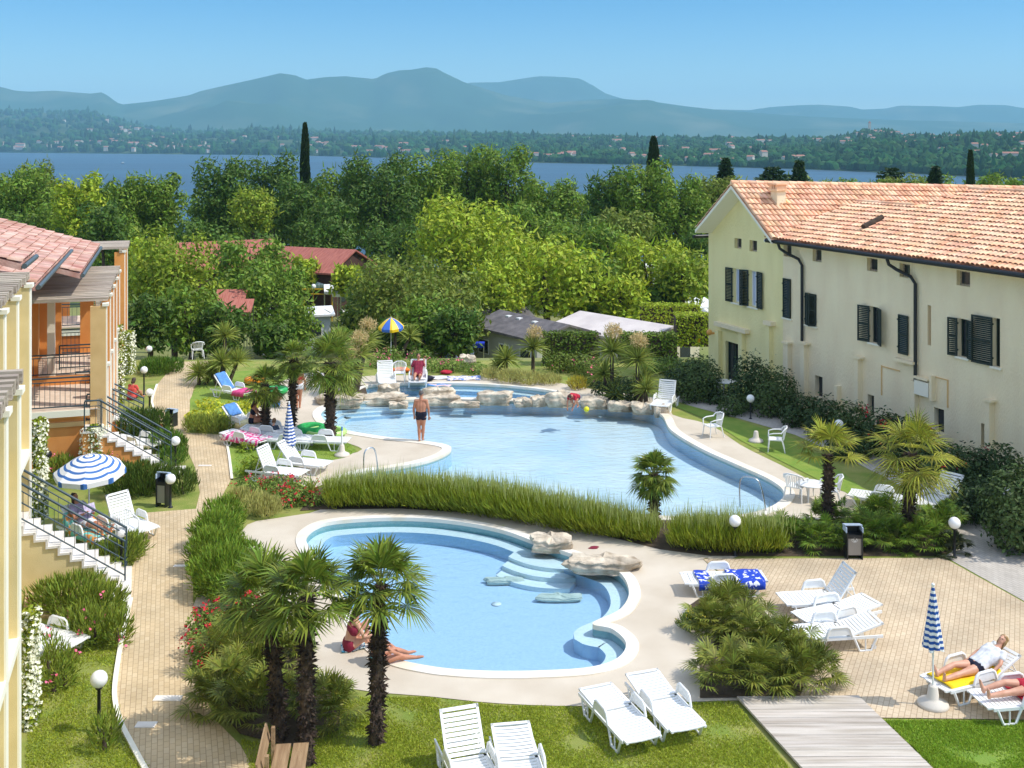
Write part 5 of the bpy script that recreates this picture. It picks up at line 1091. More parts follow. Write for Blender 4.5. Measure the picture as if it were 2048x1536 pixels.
shrub('shrub','grassy bushes beside the farmhouse corner path','shrub',[(1340,748,.8,.8),(1375,752,.7,.7),(1310,745,.7,.7)],0,ROS,.08)
def boxhedge(label, p0, p1, h, wd, m, d0=None, leaf=.09):
    A, B = G(*p0), G(*p1); L_ = (B-A).length; t = thing('clipped_hedge', label, 'hedge', tuple(A), math.atan2((B-A).y, (B-A).x)); n = int((L_*h*2+L_*wd)*190); f = rng.random(n)
    x = rng.uniform(0, L_, n); y = rng.uniform(-wd/2, wd/2, n); z = rng.uniform(.05, h, n); k = rng.integers(0, 3, n); y = np.where(k == 0, -wd/2, y); z = np.where(k == 1, h, z); y = np.where(k == 2, rng.uniform(-wd/2, wd/2, n), y)
    N_ = np.where((k == 1)[:, None], np.array([[0, 0, 1.]]), np.array([[0, -1., .1]]))+unit(n)*.7; N_ /= np.linalg.norm(N_, axis=1)[:, None]; C = np.stack([x, y, z], 1)+rng.normal(0, .04, (n, 3)); V, Fq = leafquads(C, N_, leaf*1.6, leaf)
    MB().add(V, Fq).build('leaves', m, t); MB().box(0, L_, -wd*.4, wd*.4, 0, h*.93).build('branch_core', BARK, t)
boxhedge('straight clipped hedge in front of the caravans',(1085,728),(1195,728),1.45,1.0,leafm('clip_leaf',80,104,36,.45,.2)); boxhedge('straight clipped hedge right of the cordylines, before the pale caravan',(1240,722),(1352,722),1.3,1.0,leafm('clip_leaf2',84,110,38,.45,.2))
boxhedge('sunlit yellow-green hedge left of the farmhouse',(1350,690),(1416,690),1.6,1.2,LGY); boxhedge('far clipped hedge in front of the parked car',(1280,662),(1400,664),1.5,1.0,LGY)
# shaded shrubs along the farmhouse
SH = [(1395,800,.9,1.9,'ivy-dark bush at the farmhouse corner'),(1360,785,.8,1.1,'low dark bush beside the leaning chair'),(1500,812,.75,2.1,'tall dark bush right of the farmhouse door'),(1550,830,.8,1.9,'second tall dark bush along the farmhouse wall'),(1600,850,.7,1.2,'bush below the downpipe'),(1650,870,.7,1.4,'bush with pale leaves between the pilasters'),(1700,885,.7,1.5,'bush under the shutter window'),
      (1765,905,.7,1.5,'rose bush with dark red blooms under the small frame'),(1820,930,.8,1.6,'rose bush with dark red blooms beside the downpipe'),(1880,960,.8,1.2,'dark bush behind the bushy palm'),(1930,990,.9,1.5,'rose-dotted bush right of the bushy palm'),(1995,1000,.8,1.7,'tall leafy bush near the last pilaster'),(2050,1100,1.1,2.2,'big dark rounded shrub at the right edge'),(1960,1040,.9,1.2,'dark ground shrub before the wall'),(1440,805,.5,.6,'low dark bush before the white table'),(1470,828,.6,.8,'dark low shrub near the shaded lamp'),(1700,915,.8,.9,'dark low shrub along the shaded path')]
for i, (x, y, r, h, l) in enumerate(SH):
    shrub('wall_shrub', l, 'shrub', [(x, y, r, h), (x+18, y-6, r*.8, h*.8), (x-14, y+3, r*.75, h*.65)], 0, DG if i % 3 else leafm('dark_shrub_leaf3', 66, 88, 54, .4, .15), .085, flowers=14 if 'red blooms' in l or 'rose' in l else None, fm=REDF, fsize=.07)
# ---- lawn grass (stuff) ----
def grass(pts, n, h, m, label, seed=0):
    poly = [(v.x, v.y) for v in GR(pts)]; xs = [p[0] for p in poly]; ys = [p[1] for p in poly]; P = []
    X = rng.uniform(min(xs), max(xs), n*3); Y = rng.uniform(min(ys), max(ys), n*3)
    for x, y in zip(X, Y):
        if pip(x, y, poly) and mnoise.noise(Vector((x*1.3, y*1.3, 0)))+.55 > random.random()*.8: P.append((x, y, .005))
        if len(P) >= n: break
    P = np.array(P); n = len(P); b = MB(); D = unit(n)*.8; D[:, 2] = np.abs(D[:, 2])+.35; V, Fq, Ft = blades(P, D, rng.uniform(.5, 1.2, n)*h, .016, .1); b.add(V, Fq); b.ch.append((np.zeros((0, 3)), Ft, 0, False))
    tag(b.build('grass', m), label, kind='stuff')
GB = leafm('grass_blade', 138, 158, 62, .35, .35); GB2 = leafm('lush_grass_blade', 122, 156, 56, .35, .35)
grass([(300,1536),(262,1492),(240,1445),(231,1392),(240,1320),(258,1250),(240,1240),(60,1290),(50,1600),(330,1600)],26000,.05,GB,'short grass of the near left lawn')
grass([(480,1480),(600,1500),(700,1395),(860,1396),(1000,1412),(1180,1416),(1400,1406),(1470,1404),(1630,1600),(520,1600)],70000,.05,GB,'short grass of the near lawn in front of the small pool')
grass([(1770,1442),(2048,1444),(2120,1444),(2120,1600),(1935,1600)],30000,.06,GB2,'lush short grass right of the wooden walkway')
grass([(470,886),(560,884),(700,890),(712,903),(690,914),(560,938),(500,950),(470,955)],9000,.05,GB2,'short grass of the lawn island')
# ================= FURNITURE AND OBJECTS =================
LGRP = 'white plastic sun loungers'
def lounger(pf, ph, ang, label, z0=0.0, name='sun_lounger', length=1.9):
    A, B = G(pf[0], pf[1], z0+.3), G(ph[0], ph[1], z0+.3); c = (A+B)/2; d = B-A; rz = math.atan2(d.y, d.x)-PI/2
    t = thing(name, label, 'sun lounger', (c.x, c.y, z0), rz, LGRP); w_ = .34; zs = .33; y0, yh, y1 = -.95, .22, .95
    def slatted(y_a, y_b, z_a, z_b, n):
        b = MB(); dy, dz = y_b-y_a, z_b-z_a; L_ = math.hypot(dy, dz); ty, tz = dy/L_, dz/L_; ny, nz = -tz, ty
        def bar(x0, x1, s0, s1, th=.022, sag=0):
            K = 5; xs = np.linspace(x0, x1, K) if sag else np.array([x0, x1]); V = []
            for x in xs:
                o = -sag*(1-(x/w_)**2) if sag else 0
                for s, q in ((s0, 0), (s1, 0), (s1, -th), (s0, -th)): V.append((x, y_a+ty*s+ny*(q+o), z_a+tz*s+nz*(q+o)))
            k = len(xs); Fq = [(i*4+j, i*4+(j+1) % 4, (i+1)*4+(j+1) % 4, (i+1)*4+j) for i in range(k-1) for j in range(4)]
            b.add(V, Fq); b.add([V[0], V[1], V[2], V[3]], [(3, 2, 1, 0)]); b.add(V[-4:], [(0, 1, 2, 3)])
        bar(-w_, -w_+.045, 0, L_, .035); bar(w_-.045, w_, 0, L_, .035); bar(-w_, w_, L_-.06, L_-.001, .03)
        p_ = (L_-.08)/n
        for i in range(n): bar(-w_+.04, w_-.04, .012+i*p_, .012+i*p_+p_*.78, .02, .018)
        return b
    slatted(y0, yh, zs, zs+.0, 13).build('seat', WHITE, t)
    a = math.radians(ang); L_ = .76
    slatted(yh+.01, yh+.01+math.cos(a)*L_, zs+.01, zs+.01+math.sin(a)*L_, 9).build('backrest', WHITE, t)
    for s in (-1, 1):
        b = MB(); X = s*(w_+.02)
        b.box(X-.015, X+.015, y0+.1, y1-.02, zs-.06, zs-.005); b.build('side_rail', WHITE, t)
        for (ya, yb, yc, yd) in ((-.78, -.30, -.66, -.42), (.30, .80, .42, .68)):
            b = MB(); b.tube([(X, ya, zs-.03), (X, yc, .02), (X, yd, .02), (X, yb, zs-.03)], .024, 6, fl=1.2); b.tube([(X, (yc+yd)/2, .02), (X, (ya+yb)/2, zs-.04)], .016, 6); b.build('leg', WHITE, t)
        b = MB(); prof = [(-.30, zs-.01), (-.24, zs+.16), (-.18, zs+.20), (.14, zs+.21), (.20, zs+.17), (.26, zs+.0)]
        b.tube([(s*(w_+.035), y, z) for y, z in prof], .026, 6, fl=1.3)
        K = len(prof); V = [(s*(w_+.035), y, z) for y, z in prof[1:5]]+[(s*(w_+.035), y, zs+.04) for y, z in ((.22, 0), (-.27, 0))]; V2 = [(v[0]+s*.012, v[1], v[2]) for v in V]
        b.add(V+V2, [(0, 1, 2, 3, 4, 5)]); b.add(V2, [(5, 4, 3, 2, 1, 0)]); b.build('armrest', WHITE, t)
    if ang > 25:
        b = MB(); yy = yh+math.cos(a)*L_*.75; zz = zs+math.sin(a)*L_*.75
        for s in (-1, 1): b.tube([(s*.22, yy, zz), (s*.24, min(y1-.05, yy+.18), zs-.03)], .013, 6)
        b.tube([(-.26, min(y1-.05, yy+.18), zs-.035), (.26, min(y1-.05, yy+.18), zs-.035)], .013, 6); b.build('prop_bar', WHITE, t)
    for s in (-1, 1): MB().tube([(s*.27, .76, .06), (s*.31, .76, .06)], .055, 10).build('wheel', WHITE, t)
    return t
L1 = lounger((978,1610),(905,1462),52,'lounger with raised back at the left of the front lawn pair'); L2 = lounger((1062,1612),(1018,1462),14,'nearly flat lounger at the right of the front lawn pair')
lounger((1270,1462),(1208,1396),2,'flat lounger, left of the pair beside the small pool lawn edge'); lounger((1365,1446),(1296,1372),9,'slightly raised lounger, right of the pair beside the small pool lawn edge')
L5 = lounger((1358,1158),(1532,1156),2,'flat lounger covered with a blue patterned towel behind the right bed')
lounger((1558,1200),(1728,1190),56,'lounger with steep raised back, farthest of the group of three on the plaza'); lounger((1592,1240),(1750,1208),8,'flat lounger in the middle of the group of three on the plaza'); lounger((1568,1268),(1762,1256),17,'lounger with slightly raised back, nearest of the group of three on the plaza')
L9 = lounger((1862,1370),(2020,1332),26,'lounger under the sunbather with the yellow towel'); L10 = lounger((1968,1400),(2130,1386),22,'lounger cut by the right edge carrying a pair of legs')
lounger((598,946),(512,936),66,'steeply raised lounger at the left of the lawn island pair'); lounger((648,928),(560,918),50,'half raised lounger at the right of the lawn island pair')
L13 = lounger((535,856),(440,832),38,'lounger with a blue towel over its raised head on the island'); L14 = lounger((580,862),(498,858),4,'flat lounger carrying the seated woman with long hair'); L15 = lounger((525,880),(462,868),4,'flat lounger with a pink towel nearest the lavender mound')
L16 = lounger((492,784),(440,776),48,'lounger with a bright blue towel near the cordylines'); lounger((612,880),(548,876),4,'white lounger between the short palm and the closed parasol'); lounger((672,880),(616,878),4,'white lounger left of the big island palm')
lounger((776,768),(768,748),58,'empty lounger facing the camera behind the far pool'); L19 = lounger((834,766),(838,746),62,'lounger with the person in dark red behind the far pool')
L20 = lounger((218,1074),(140,1046),42,'lounger with a reading person under the round striped umbrella'); lounger((288,1058),(228,1034),62,'empty lounger with slatted back beside the round umbrella')
lounger((128,1282),(46,1262),5,'flat lounger half hidden by the nearest block'); lounger((300,886),(252,880),4,'white lounger behind the second staircase')
lounger((1732,990),(1800,1000),10,'lounger half in the shade left of the bushy palm trunk'); lounger((1860,1006),(1900,990),50,'blue-shaded lounger right of the bushy palm trunk'); lounger((1322,808),(1336,796),68,'white lounger with upright back above the rock row')
lounger((612,645),(632,640),5,'tiny white lounger on the campsite lawn',z0=-2.2); lounger((700,650),(690,628),50,'small white lounger facing us on the campsite lawn',z0=-2.2)
def chair(px, py, rz, label, group='white plastic armchairs'):
    v = G(px, py); t = thing('plastic_chair', label, 'chair', (v.x, v.y, 0), rz, group); b = MB()   # faces +y
    b.box(-.23, .23, -.2, .24, .40, .43); b.build('seat', WHITE, t); b = MB()
    for k in range(9):
        a = -1.0+2.0*k/8; x0, x1 = .22*math.sin(a), .27*math.sin(a*1.0); b.tube([(x0, -.2-.06*math.cos(a), .42), (x1, -.24-.11*math.cos(a), .80)], .014, 5)
    b.tube([(-.30, -.16, .66), (-.27, -.26, .78), (-.12, -.36, .84), (.12, -.36, .84), (.27, -.26, .78), (.30, -.16, .66)], .024, 6); b.build('backrest', WHITE, t)
    for s in (-1, 1):
        MB().tube([(s*.29, -.2, .68), (s*.30, .1, .66), (s*.28, .24, .62), (s*.26, .25, .42)], .022, 6).build('armrest', WHITE, t)
        MB().tube([(s*.24, .22, .41), (s*.27, .27, 0)], [.024, .018], 6).build('leg', WHITE, t); MB().tube([(s*.24, -.2, .41), (s*.28, -.3, 0)], [.024, .018], 6).build('leg', WHITE, t)
    return t
chair(1426,874,1.9,'white armchair on the concrete right of the large pool'); chair(1552,902,1.35,'white armchair on the grass verge beside the parasol base'); chair(1432,792,-2.2,'white armchair in the shade behind the white table by the door')
chair(250,1090,-2.4,'white armchair near the foot of the nearest staircase'); chair(798,764,PI,'white armchair with a towel between the far loungers'); chair(1592,1000,-.6,'white armchair at the left of the low table by the pool end'); chair(1660,1008,1.4,'white armchair at the palm trunk by the pool end')
chair(395,716,.4,'white armchair half hidden behind the cordyline clump'); chair(1180,700,PI,'white garden chair beyond the clipped hedge') if 0 else None
def table(px, py, label, r=.42, h=.7, z=0):
    v = G(px, py, z); t = thing('garden_table', label, 'table', (v.x, v.y, z), .3); b = MB(); b.lathe([(0, h), (r, h), (r+.02, h-.015), (r, h-.035), (0, h-.035)], 24); b.build('tabletop', WHITE, t)
    for k in range(4): a = PI/4+k*PI/2; MB().tube([(math.cos(a)*r*.7, math.sin(a)*r*.7, h-.03), (math.cos(a)*r*.85, math.sin(a)*r*.85, 0)], [.03, .02], 6).build('leg', WHITE, t)
table(1452,796,'white round table on the shaded terrace before the farmhouse door'); table(1622,1000,'low white table by the right end of the large pool',.4,.5); table(60,1045,'white square-looking table edge beside the nearest stairs',.35,.75)
# lamps
def lamp(px, yg, yb, label, z=0, dia=.30, post=BLACKM):
    v = G(px, yb, z); h = (yb-yg)/ (F/v.y); t = thing('globe_lamp', label, 'lamp', (v.x, v.y, z), 0, 'globe garden lamps')
    MB().lathe([(.07, 0), (.07, .02), (.035, .04), (.03, h-dia/2-.03), (.06, h-dia/2-.02), (.07, h-dia/2+.02), (0, h-dia/2+.02)], 14).build('post', post, t); MB().ball((0, 0, h), dia/2, 20).build('globe', GLOBE, t)
for a in [(198,1358,1464,'nearest globe lamp on a black post on the left lawn'),(243,1063,1135,'globe lamp at the foot of the nearest staircase'),(341,958,1015,'globe lamp behind the grey metal bin on the left'),(351,882,935,'globe lamp at the foot of the second staircase'),(299,826,872,'globe lamp between the dark hedge and the open-top bin'),(299,785,832,'globe lamp on the far left lawn strip'),(288,740,790,'globe lamp at the white climber on the left row'),(298,698,742,'farthest globe lamp of the left row, before the dark trees'),
          (1470,1042,1112,'globe lamp standing in the feathery hedge'),(1909,1046,1116,'globe lamp over the dark shrub at the shaded walkway'),(1501,797,838,'bluish globe lamp in the shade of the farmhouse'),(2014,986,1046,'globe lamp half hidden in the dark shrub at the right edge'),(1678,848,905,'globe lamp behind the palm fronds on the shaded path'),(72,1302,1390,'white globe lamp against the climber of the nearest block')]: lamp(*a)
lamp(627,573,652,'globe lamp on the campsite lawn by the yellow frame',-2.2,.34,mat('yellow_paint', lin(210, 170, 40), .5)); lamp(1411,622,690,'globe lamp on a tall post left of the farmhouse corner',-.6,.32)
lamp(745,622,668,'pale globe lamp in the campsite shade',-2.2,.34)
# bins
GREYM = mat('grey_metal', lin(150, 146, 140), .45, metal=.4)
def bin_(px, py, rz, label, h=.82, wdt=.34, body=None):
    v = G(px, py); t = thing('litter_bin', label, 'litter bin', (v.x, v.y, 0), rz); b = MB(); w2 = wdt/2
    b.box(-w2, w2, -w2*.8, w2*.8, .12, h*.72); b.build('bin_body', body or GREYM, t)
    b = MB(); b.box(-w2-.03, -w2, -w2, w2*.9, .0, h*.85); b.box(w2, w2+.03, -w2, w2*.9, .0, h*.85); b.box(-w2-.03, w2+.03, w2*.82, w2*.9, .05, h*.98); b.box(-w2-.03, w2+.03, -w2*.9, -w2*.8, h*.66, h*.76); b.build('frame', BLACKM, t)
    b = MB(); b.add([(-w2-.05, w2, h*.97), (w2+.05, w2, h*.97), (w2+.05, -w2*.4, h*1.02), (-w2-.05, -w2*.4, h*1.02), (-w2-.05, w2, h*1.0), (w2+.05, w2, h*1.0), (w2+.05, -w2*.4, h*1.05), (-w2-.05, -w2*.4, h*1.05)], [(0, 1, 2, 3), (7, 6, 5, 4), (3, 2, 6, 7), (0, 4, 5, 1), (0, 3, 7, 4), (1, 5, 6, 2)])
    for s in (-1, 1): b.box(s*(w2+.035)-.012, s*(w2+.035)+.012, -w2*.9, w2*.9, h*.83, h*.99)
    b.build('hood', mat('pale_blue_metal', lin(180, 196, 215), .35), t); MB().box(-w2+.02, w2-.02, -w2*.7, w2*.7, h*.72, h*.75).build('opening', BLACKM, t); return t
t = bin_(1706,1116,.0,'grey bin with a round recycling emblem standing at the edge of the plaza')
b = MB(); 
for k in range(3):
    a = k*2*PI/3+PI/2; c, s = math.cos(a), math.sin(a); P = [(0.028, -.02), (.028, .02), (.05, 0)]
    b.tube([(math.cos(a+q)*.045, -.1462, .52+math.sin(a+q)*.045) for q in np.linspace(.2, 1.6, 6)], .008, 4)
    q = a+1.9; b.add([(math.cos(q)*.045, -.149, .52+math.sin(q)*.045), (math.cos(q-.5)*.064, -.149, .52+math.sin(q-.5)*.064), (math.cos(q-.5)*.026, -.149, .52+math.sin(q-.5)*.026)], [(0, 1, 2), (2, 1, 0)])
n = 20; b.add([(math.cos(2*PI*i/n)*r, -.1375-.002, .52+math.sin(2*PI*i/n)*r) for r in (.072, .080) for i in range(n)], [(i, (i+1) % n, n+(i+1) % n, n+i) for i in range(n)])
b.build('recycling_emblem', WHITE, t)
bin_(326,1012,-.25,'slim grey bin on black posts beside the low dark hedge',.95,.26); bin_(343,852,-.4,'dark open-topped bin beside the far path',.62,.3,BLACKM)
# umbrellas
STR_V = stripem('parasol_stripe', lin(238, 236, 232), lin(34, 84, 160), 9.5, 'Z'); STR_R = stripem('open_parasol_stripe', lin(240, 238, 234), lin(62, 112, 178), 6.2, 'R', extra=.62)
def ubase(t, big=1.0):
    MB().lathe([(0, 0), (.27*big, 0), (.29*big, .03), (.27*big, .08), (.15*big, .13), (.11*big, .17), (.085*big, .36), (.06*big, .39), (0, .39)], 24).build('base', mat('cast_base', lin(214, 204, 188), .7), t)
def closed(px, py, h, label, clen=1.15, base=True, r=.17):
    v = G(px, py); t = thing('closed_parasol', label, 'parasol', (v.x, v.y, 0), .2)
    if base: ubase(t)
    MB().tube([(0, 0, .1), (0, 0, h)], .018, 8).build('pole', WHITE, t); b = MB(); n = 32; K = 14; V = []
    for i in range(K):
        f = i/(K-1)
        for j in range(n):
            th = 2*PI*j/n; rr = (.02+r*(1-f)**.9)*(.72+.36*abs(math.cos(th*4+f*1.2))); V.append((math.cos(th)*rr, math.sin(th)*rr, h-clen+clen*f+.03*math.cos(th*4)*(1-f)))
    b.add(V, [(i*n+j, i*n+(j+1) % n, (i+1)*n+(j+1) % n, (i+1)*n+j) for i in range(K-1) for j in range(n)], 0, True); b.build('canopy', STR_V, t); MB().ball((0, 0, h+.02), .035, 10).build('finial', WHITE, t)
closed(1866,1412,2.24,'closed blue and white striped parasol on a pale base on the plaza'); closed(578,932,2.05,'closed blue and white striped parasol between the lawn island loungers',1.35,False,.2)
def openp(px, py, z, h, R_, label, tilt=(0, 0), m=None, segs=8, drop=.42):
    v = G(px, py, z); t = thing('open_parasol', label, 'parasol', (v.x, v.y, z)); MB().tube([(0, 0, 0), (0, 0, h)], .02, 8).build('pole', WHITE, t)
    b = MB(); K = 7; V = []; n = segs
    for i in range(K+1):
        f = i/K
        for j in range(n): a = 2*PI*j/n+.2; rr = R_*f; V.append((math.cos(a)*rr, math.sin(a)*rr, -drop*f**1.6))
    for j in range(n): a = 2*PI*j/n+.2; V.append((math.cos(a)*R_*1.0, math.sin(a)*R_*1.0, -drop-.13))
    Fq = [(i*n+j, i*n+(j+1) % n, (i+1)*n+(j+1) % n, (i+1)*n+j) for i in range(K+1) for j in range(n)]
    b.add(V, Fq, 0); o = b.build('canopy', m or STR_R, t, loc=(0, 0, h)); o.rotation_euler = (tilt[0], tilt[1], 0); md = o.modifiers.new('s', 'SOLIDIFY'); md.thickness = .008
    b = MB()
    for j in range(n): a = 2*PI*j/n+.2; b.tube([(0, 0, -.03), (math.cos(a)*R_*.98, math.sin(a)*R_*.98, -drop-.02)], .006, 4, caps=False)
    rb = b.build('ribs', WHITE, o); MB().ball((0, 0, .03), .03, 8).build('finial', WHITE, o); return t
openp(178,1066,0,2.08,.93,'open round blue and white striped umbrella on the left terrace',(.12,0))
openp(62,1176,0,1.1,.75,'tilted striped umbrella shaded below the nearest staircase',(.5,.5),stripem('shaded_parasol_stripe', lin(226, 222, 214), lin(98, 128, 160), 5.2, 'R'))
YB = bpy.data.materials.new('yellow_blue_canopy'); YB.use_nodes = True; N = YB.node_tree.nodes; L = YB.node_tree.links; tc = N.new('ShaderNodeTexCoord'); gr = N.new('ShaderNodeTexGradient'); gr.gradient_type = 'RADIAL'; L.new(tc.outputs['Object'], gr.inputs[0])
m8 = N.new('ShaderNodeMath'); m8.operation = 'MULTIPLY'; m8.inputs[1].default_value = 4; mf = N.new('ShaderNodeMath'); mf.operation = 'FRACT'; mg = N.new('ShaderNodeMath'); mg.operation = 'GREATER_THAN'; mx = N.new('ShaderNodeMix'); mx.data_type = 'RGBA'; mx.inputs[6].default_value = lin(250, 206, 30); mx.inputs[7].default_value = lin(60, 110, 200)
L.new(gr.outputs['Fac'], m8.inputs[0]); L.new(m8.outputs[0], mf.inputs[0]); L.new(mf.outputs[0], mg.inputs[0]); L.new(mg.outputs[0], mx.inputs[0]); L.new(mx.outputs[2], N['Principled BSDF'].inputs['Base Color'])
openp(782,716,0,1.95,.62,'open yellow and blue parasol among dark bushes behind the far loungers',(.15,0),YB)
for px, py, st, l in ((684,912,.65,'empty parasol base with a pole stub on the lawn island'),(1512,884,0,'empty grey parasol base on the right grass verge')):
    v = G(px, py); t = thing('parasol_base', l, 'parasol base', (v.x, v.y, 0)); ubase(t, .9)
    if st: MB().tube([(0, 0, .3), (0, 0, .85)], .03, 8).build('pole', WHITE, t); MB().tube([(0, 0, .85), (0, 0, .98)], .03, 8).build('pole_cap', CBL, t)
# bench
v = G(575,1580); t = thing('wooden_bench', 'wooden bench cut off at the bottom edge beside the palm trunk', 'bench', (v.x, v.y, 0), .1)
for x in (-.12, .17): MB().box(x-.125, x+.125, -.7, .55, .42, .46).build('seat_board', BENCHW, t)
b = MB(); b.add([(-.36,-.75,.60),(-.33,-.75,.60),(-.33,.5,.60),(-.36,.5,.60),(-.42,-.75,.85),(-.39,-.75,.85),(-.39,.5,.85),(-.42,.5,.85)], [(0,1,2,3),(4,7,6,5),(0,4,5,1),(1,5,6,2),(2,6,7,3),(3,7,4,0)]); b.build('backrest', BENCHW, t)
for y in (-.5, .35): MB().box(-.3, -.24, y-.04, y+.04, 0, .85).build('leg', BENCHW, t); MB().box(.2, .26, y-.04, y+.04, 0, .42).build('leg', BENCHW, t)
# towels and small things
def drape(o, y0, y1, z, m, name='towel', label=None, over=.10, w_=.34, ang=0, yh=.22):
    """towel lying on a lounger o (local frame), top-level thing"""
    t = MB(); n, k = 14, 12; V = []
    for i in range(n):
        y = y0+(y1-y0)*i/(n-1)
        for j in range(k):
            x = -(w_+over)+(2*(w_+over))*j/(k-1); q = max(0, abs(x)-w_-.02); zz = z-q*2.2+.006*math.sin(x*23+y*17); yy = y; 
            if y > yh: d = y-yh; yy = yh+d*math.cos(math.radians(ang)); zz += d*math.sin(math.radians(ang))
            V.append((x-(q*.6 if x > 0 else -q*.6), yy+.012*math.sin(x*9), zz))
    t.add(V, [(i*k+j, i*k+j+1, (i+1)*k+j+1, (i+1)*k+j) for i in range(n-1) for j in range(k-1)], 0, True); ob = t.build(name, m, loc=tuple(o.location)); ob.rotation_euler = o.rotation_euler
    md = ob.modifiers.new('s', 'SOLIDIFY'); md.thickness = .012; md.offset = 1; return tag(ob, label, 'towel')
PAT = mat('blue_pattern_towel', lin(28, 66, 180), .85, lin(235, 238, 245), 9, contrast=(.56, .6)); PAT2 = mat('mixed_pattern_towel', lin(90, 130, 200), .85, lin(240, 225, 215), 7, contrast=(.45, .5)); PATP = mat('pink_pattern_towel', lin(226, 70, 140), .85, lin(240, 230, 235), 8, contrast=(.48, .55)); PATO = mat('flower_towel', lin(240, 150, 60), .85, lin(120, 200, 190), 5, contrast=(.45, .52))
YT = mat('yellow_flower_towel', lin(246, 206, 30), .85, lin(226, 80, 60), 7, contrast=(.66, .7))
drape(L5, -.62, -.30, .352, PAT, label='small blue towel at the foot of the flat lounger behind the bed'); drape(L5, .12, .92, .365, PAT, label='blue and white patterned towel over the head of the flat lounger')
drape(L9, -.8, .45, .355, YT, label='bright yellow towel under the sunbather on the plaza', ang=26, over=.05, w_=.30); drape(L10, -.2, .8, .355, CR, label='red towel under the legs at the right edge', ang=22)
drape(L13, .45, 1.0, .36, CBL, label='blue towel over the raised lounger back on the island', ang=38, over=.02, w_=.24); drape(L13, -.7, 0, .355, cloth('cream_towel', 240, 226, 170), label='cream towel on the seat of the island lounger'); drape(L14, -.9, .8, .355, CW, label='white towel under the seated woman'); drape(L15, -.9, .8, .355, PATP, label='pink and white towel on the flat lounger nearest the lavender mound')
drape(L16, .1, 1.0, .36, CBL, label='bright blue towel on the lounger near the cordylines', ang=48, over=.02, w_=.26); drape(L16, -.95, -.3, .355, CP, label='pink towel hanging at the foot of the lounger near the cordylines')
drape(L19, -.6, .5, .355, CW, label='white towel under the person in dark red', ang=62); drape(L20, -.8, .75, .357, PATO, label='colourful towel under the reading person', ang=42)
def lay(px, py, wx, wy, rz, m, label, name='towel', cat='towel', z=.02):
    v = G(px, py); b = MB(); n = 10; V = []
    for i in range(n):
        for j in range(n): x, y = (i/(n-1)-.5)*wx, (j/(n-1)-.5)*wy; V.append((x+.02*math.sin(y*7), y+.02*math.sin(x*8), .02*(1+math.sin(x*9+y*5))))
    b.add(V, [(i*n+j, (i+1)*n+j, (i+1)*n+j+1, i*n+j+1) for i in range(n-1) for j in range(n-1)], 0, True); o = b.build(name, m, loc=(v.x, v.y, z)); o.rotation_euler = (0, 0, rz); md = o.modifiers.new('s', 'SOLIDIFY'); md.thickness = .014; md.offset = 1; return tag(o, label, cat)
lay(928,758,1.5,.8,.1,PAT2,'patterned beach towel spread on the grass behind the far pool'); lay(880,757,1.2,.6,0,CW,'white towel with blue edge on the grass by the far loungers'); lay(706,1296,.5,.4,.3,mat('teal_check', lin(70, 140, 165), .85, lin(225, 240, 240), 16, contrast=(.48, .52)),'small teal checked cloth beside the seated women'); lay(640,752,1.6,.7,.1,PAT2,'colourful towels heaped behind the middle island palm')
lay(255,1012,.5,.3,.3,CW,'folded white towel on the left terrace') if 0 else None
def blob(px, py, r, m, label, name, cat, z=None, jit=.5):
    v = G(px, py); o = MB().ball((0, 0, r[2]), r, 14, 0, jit, px).build(name, m, loc=(v.x, v.y, z or 0)); return tag(o, label, cat)
blob(893,748,(.28,.2,.09),CR,'red bag on the white towel by the far pool','bag','bag'); blob(845,762,(.5,.3,.14),CN,'dark bags under the lounger of the person in red','bag','bag'); blob(802,745,(.4,.25,.12),CO,'orange cloth heap between the far loungers','cloth_heap','cloth'); blob(770,722,(.2,.12,.12),CR,'red and white toy on top of the empty far lounger','toy','toy',.75) if 0 else None
def ring(px, py, R_, r, m, label, z=.05, name='swim_ring', tilt=0, sx=1.0):
    v = G(px, py); b = MB(); n = 24; b.tube([(math.cos(2*PI*i/n)*R_*sx, math.sin(2*PI*i/n)*R_, r) for i in range(n+1)], r, 8, caps=False); o = b.build(name, m, loc=(v.x, v.y, z)); o.rotation_euler = (tilt, 0, 0); return tag(o, label, 'pool toy')
ring(622,868,.42,.14,CG,'green inflatable swim ring behind the island loungers'); ring(652,872,.5,.10,mat('lime_vinyl', lin(190, 235, 130), .3),'pale lime inflatable beside the big island palm',sx=1.3); ring(552,788,.4,.12,mat('green_vinyl2', lin(50, 170, 90), .3),'green inflatable by the path under the short palm fronds'); ring(510,768,.35,.13,mat('orange_vinyl', lin(240, 150, 30), .3),'orange and yellow inflatable on the lawn left of the short palm')
lay(878,772,1.0,.4,-.15,mat('air_mattress', lin(80, 150, 220), .4, lin(235, 200, 200), 3, contrast=(.48, .52)),'blue and pink air mattress at the edge of the far pool','air_mattress','pool toy')
tag(MB().ball((0, 0, .07), .11, 12).build('ball', mat('yellow_ball', lin(240, 230, 40), .4), loc=tuple(G(1173,822,-.1))), 'small yellow ball floating in front of the crouching child', 'ball')
v = G(1186,1098); b = MB(); b.ball((0, 0, .02), (.13, .045, .025), 12); b.ball((.05, .09, .02), (.12, .045, .025), 12); tag(b.build('sandals', CM, loc=tuple(v)), 'dark red sandals on the concrete between the two boulders', 'shoes')
v = G(1303,1086); t = thing('spotlight', 'small grey garden spotlight at the foot of the feathery hedge', 'spotlight', tuple(v)); MB().tube([(0, 0, 0), (0, 0, .09)], .012, 6).build('stem', CHROME, t); MB().tube([(0, -.07, .10), (0, .05, .14)], [.06, .045], 12).build('lamp_head', CHROME, t)
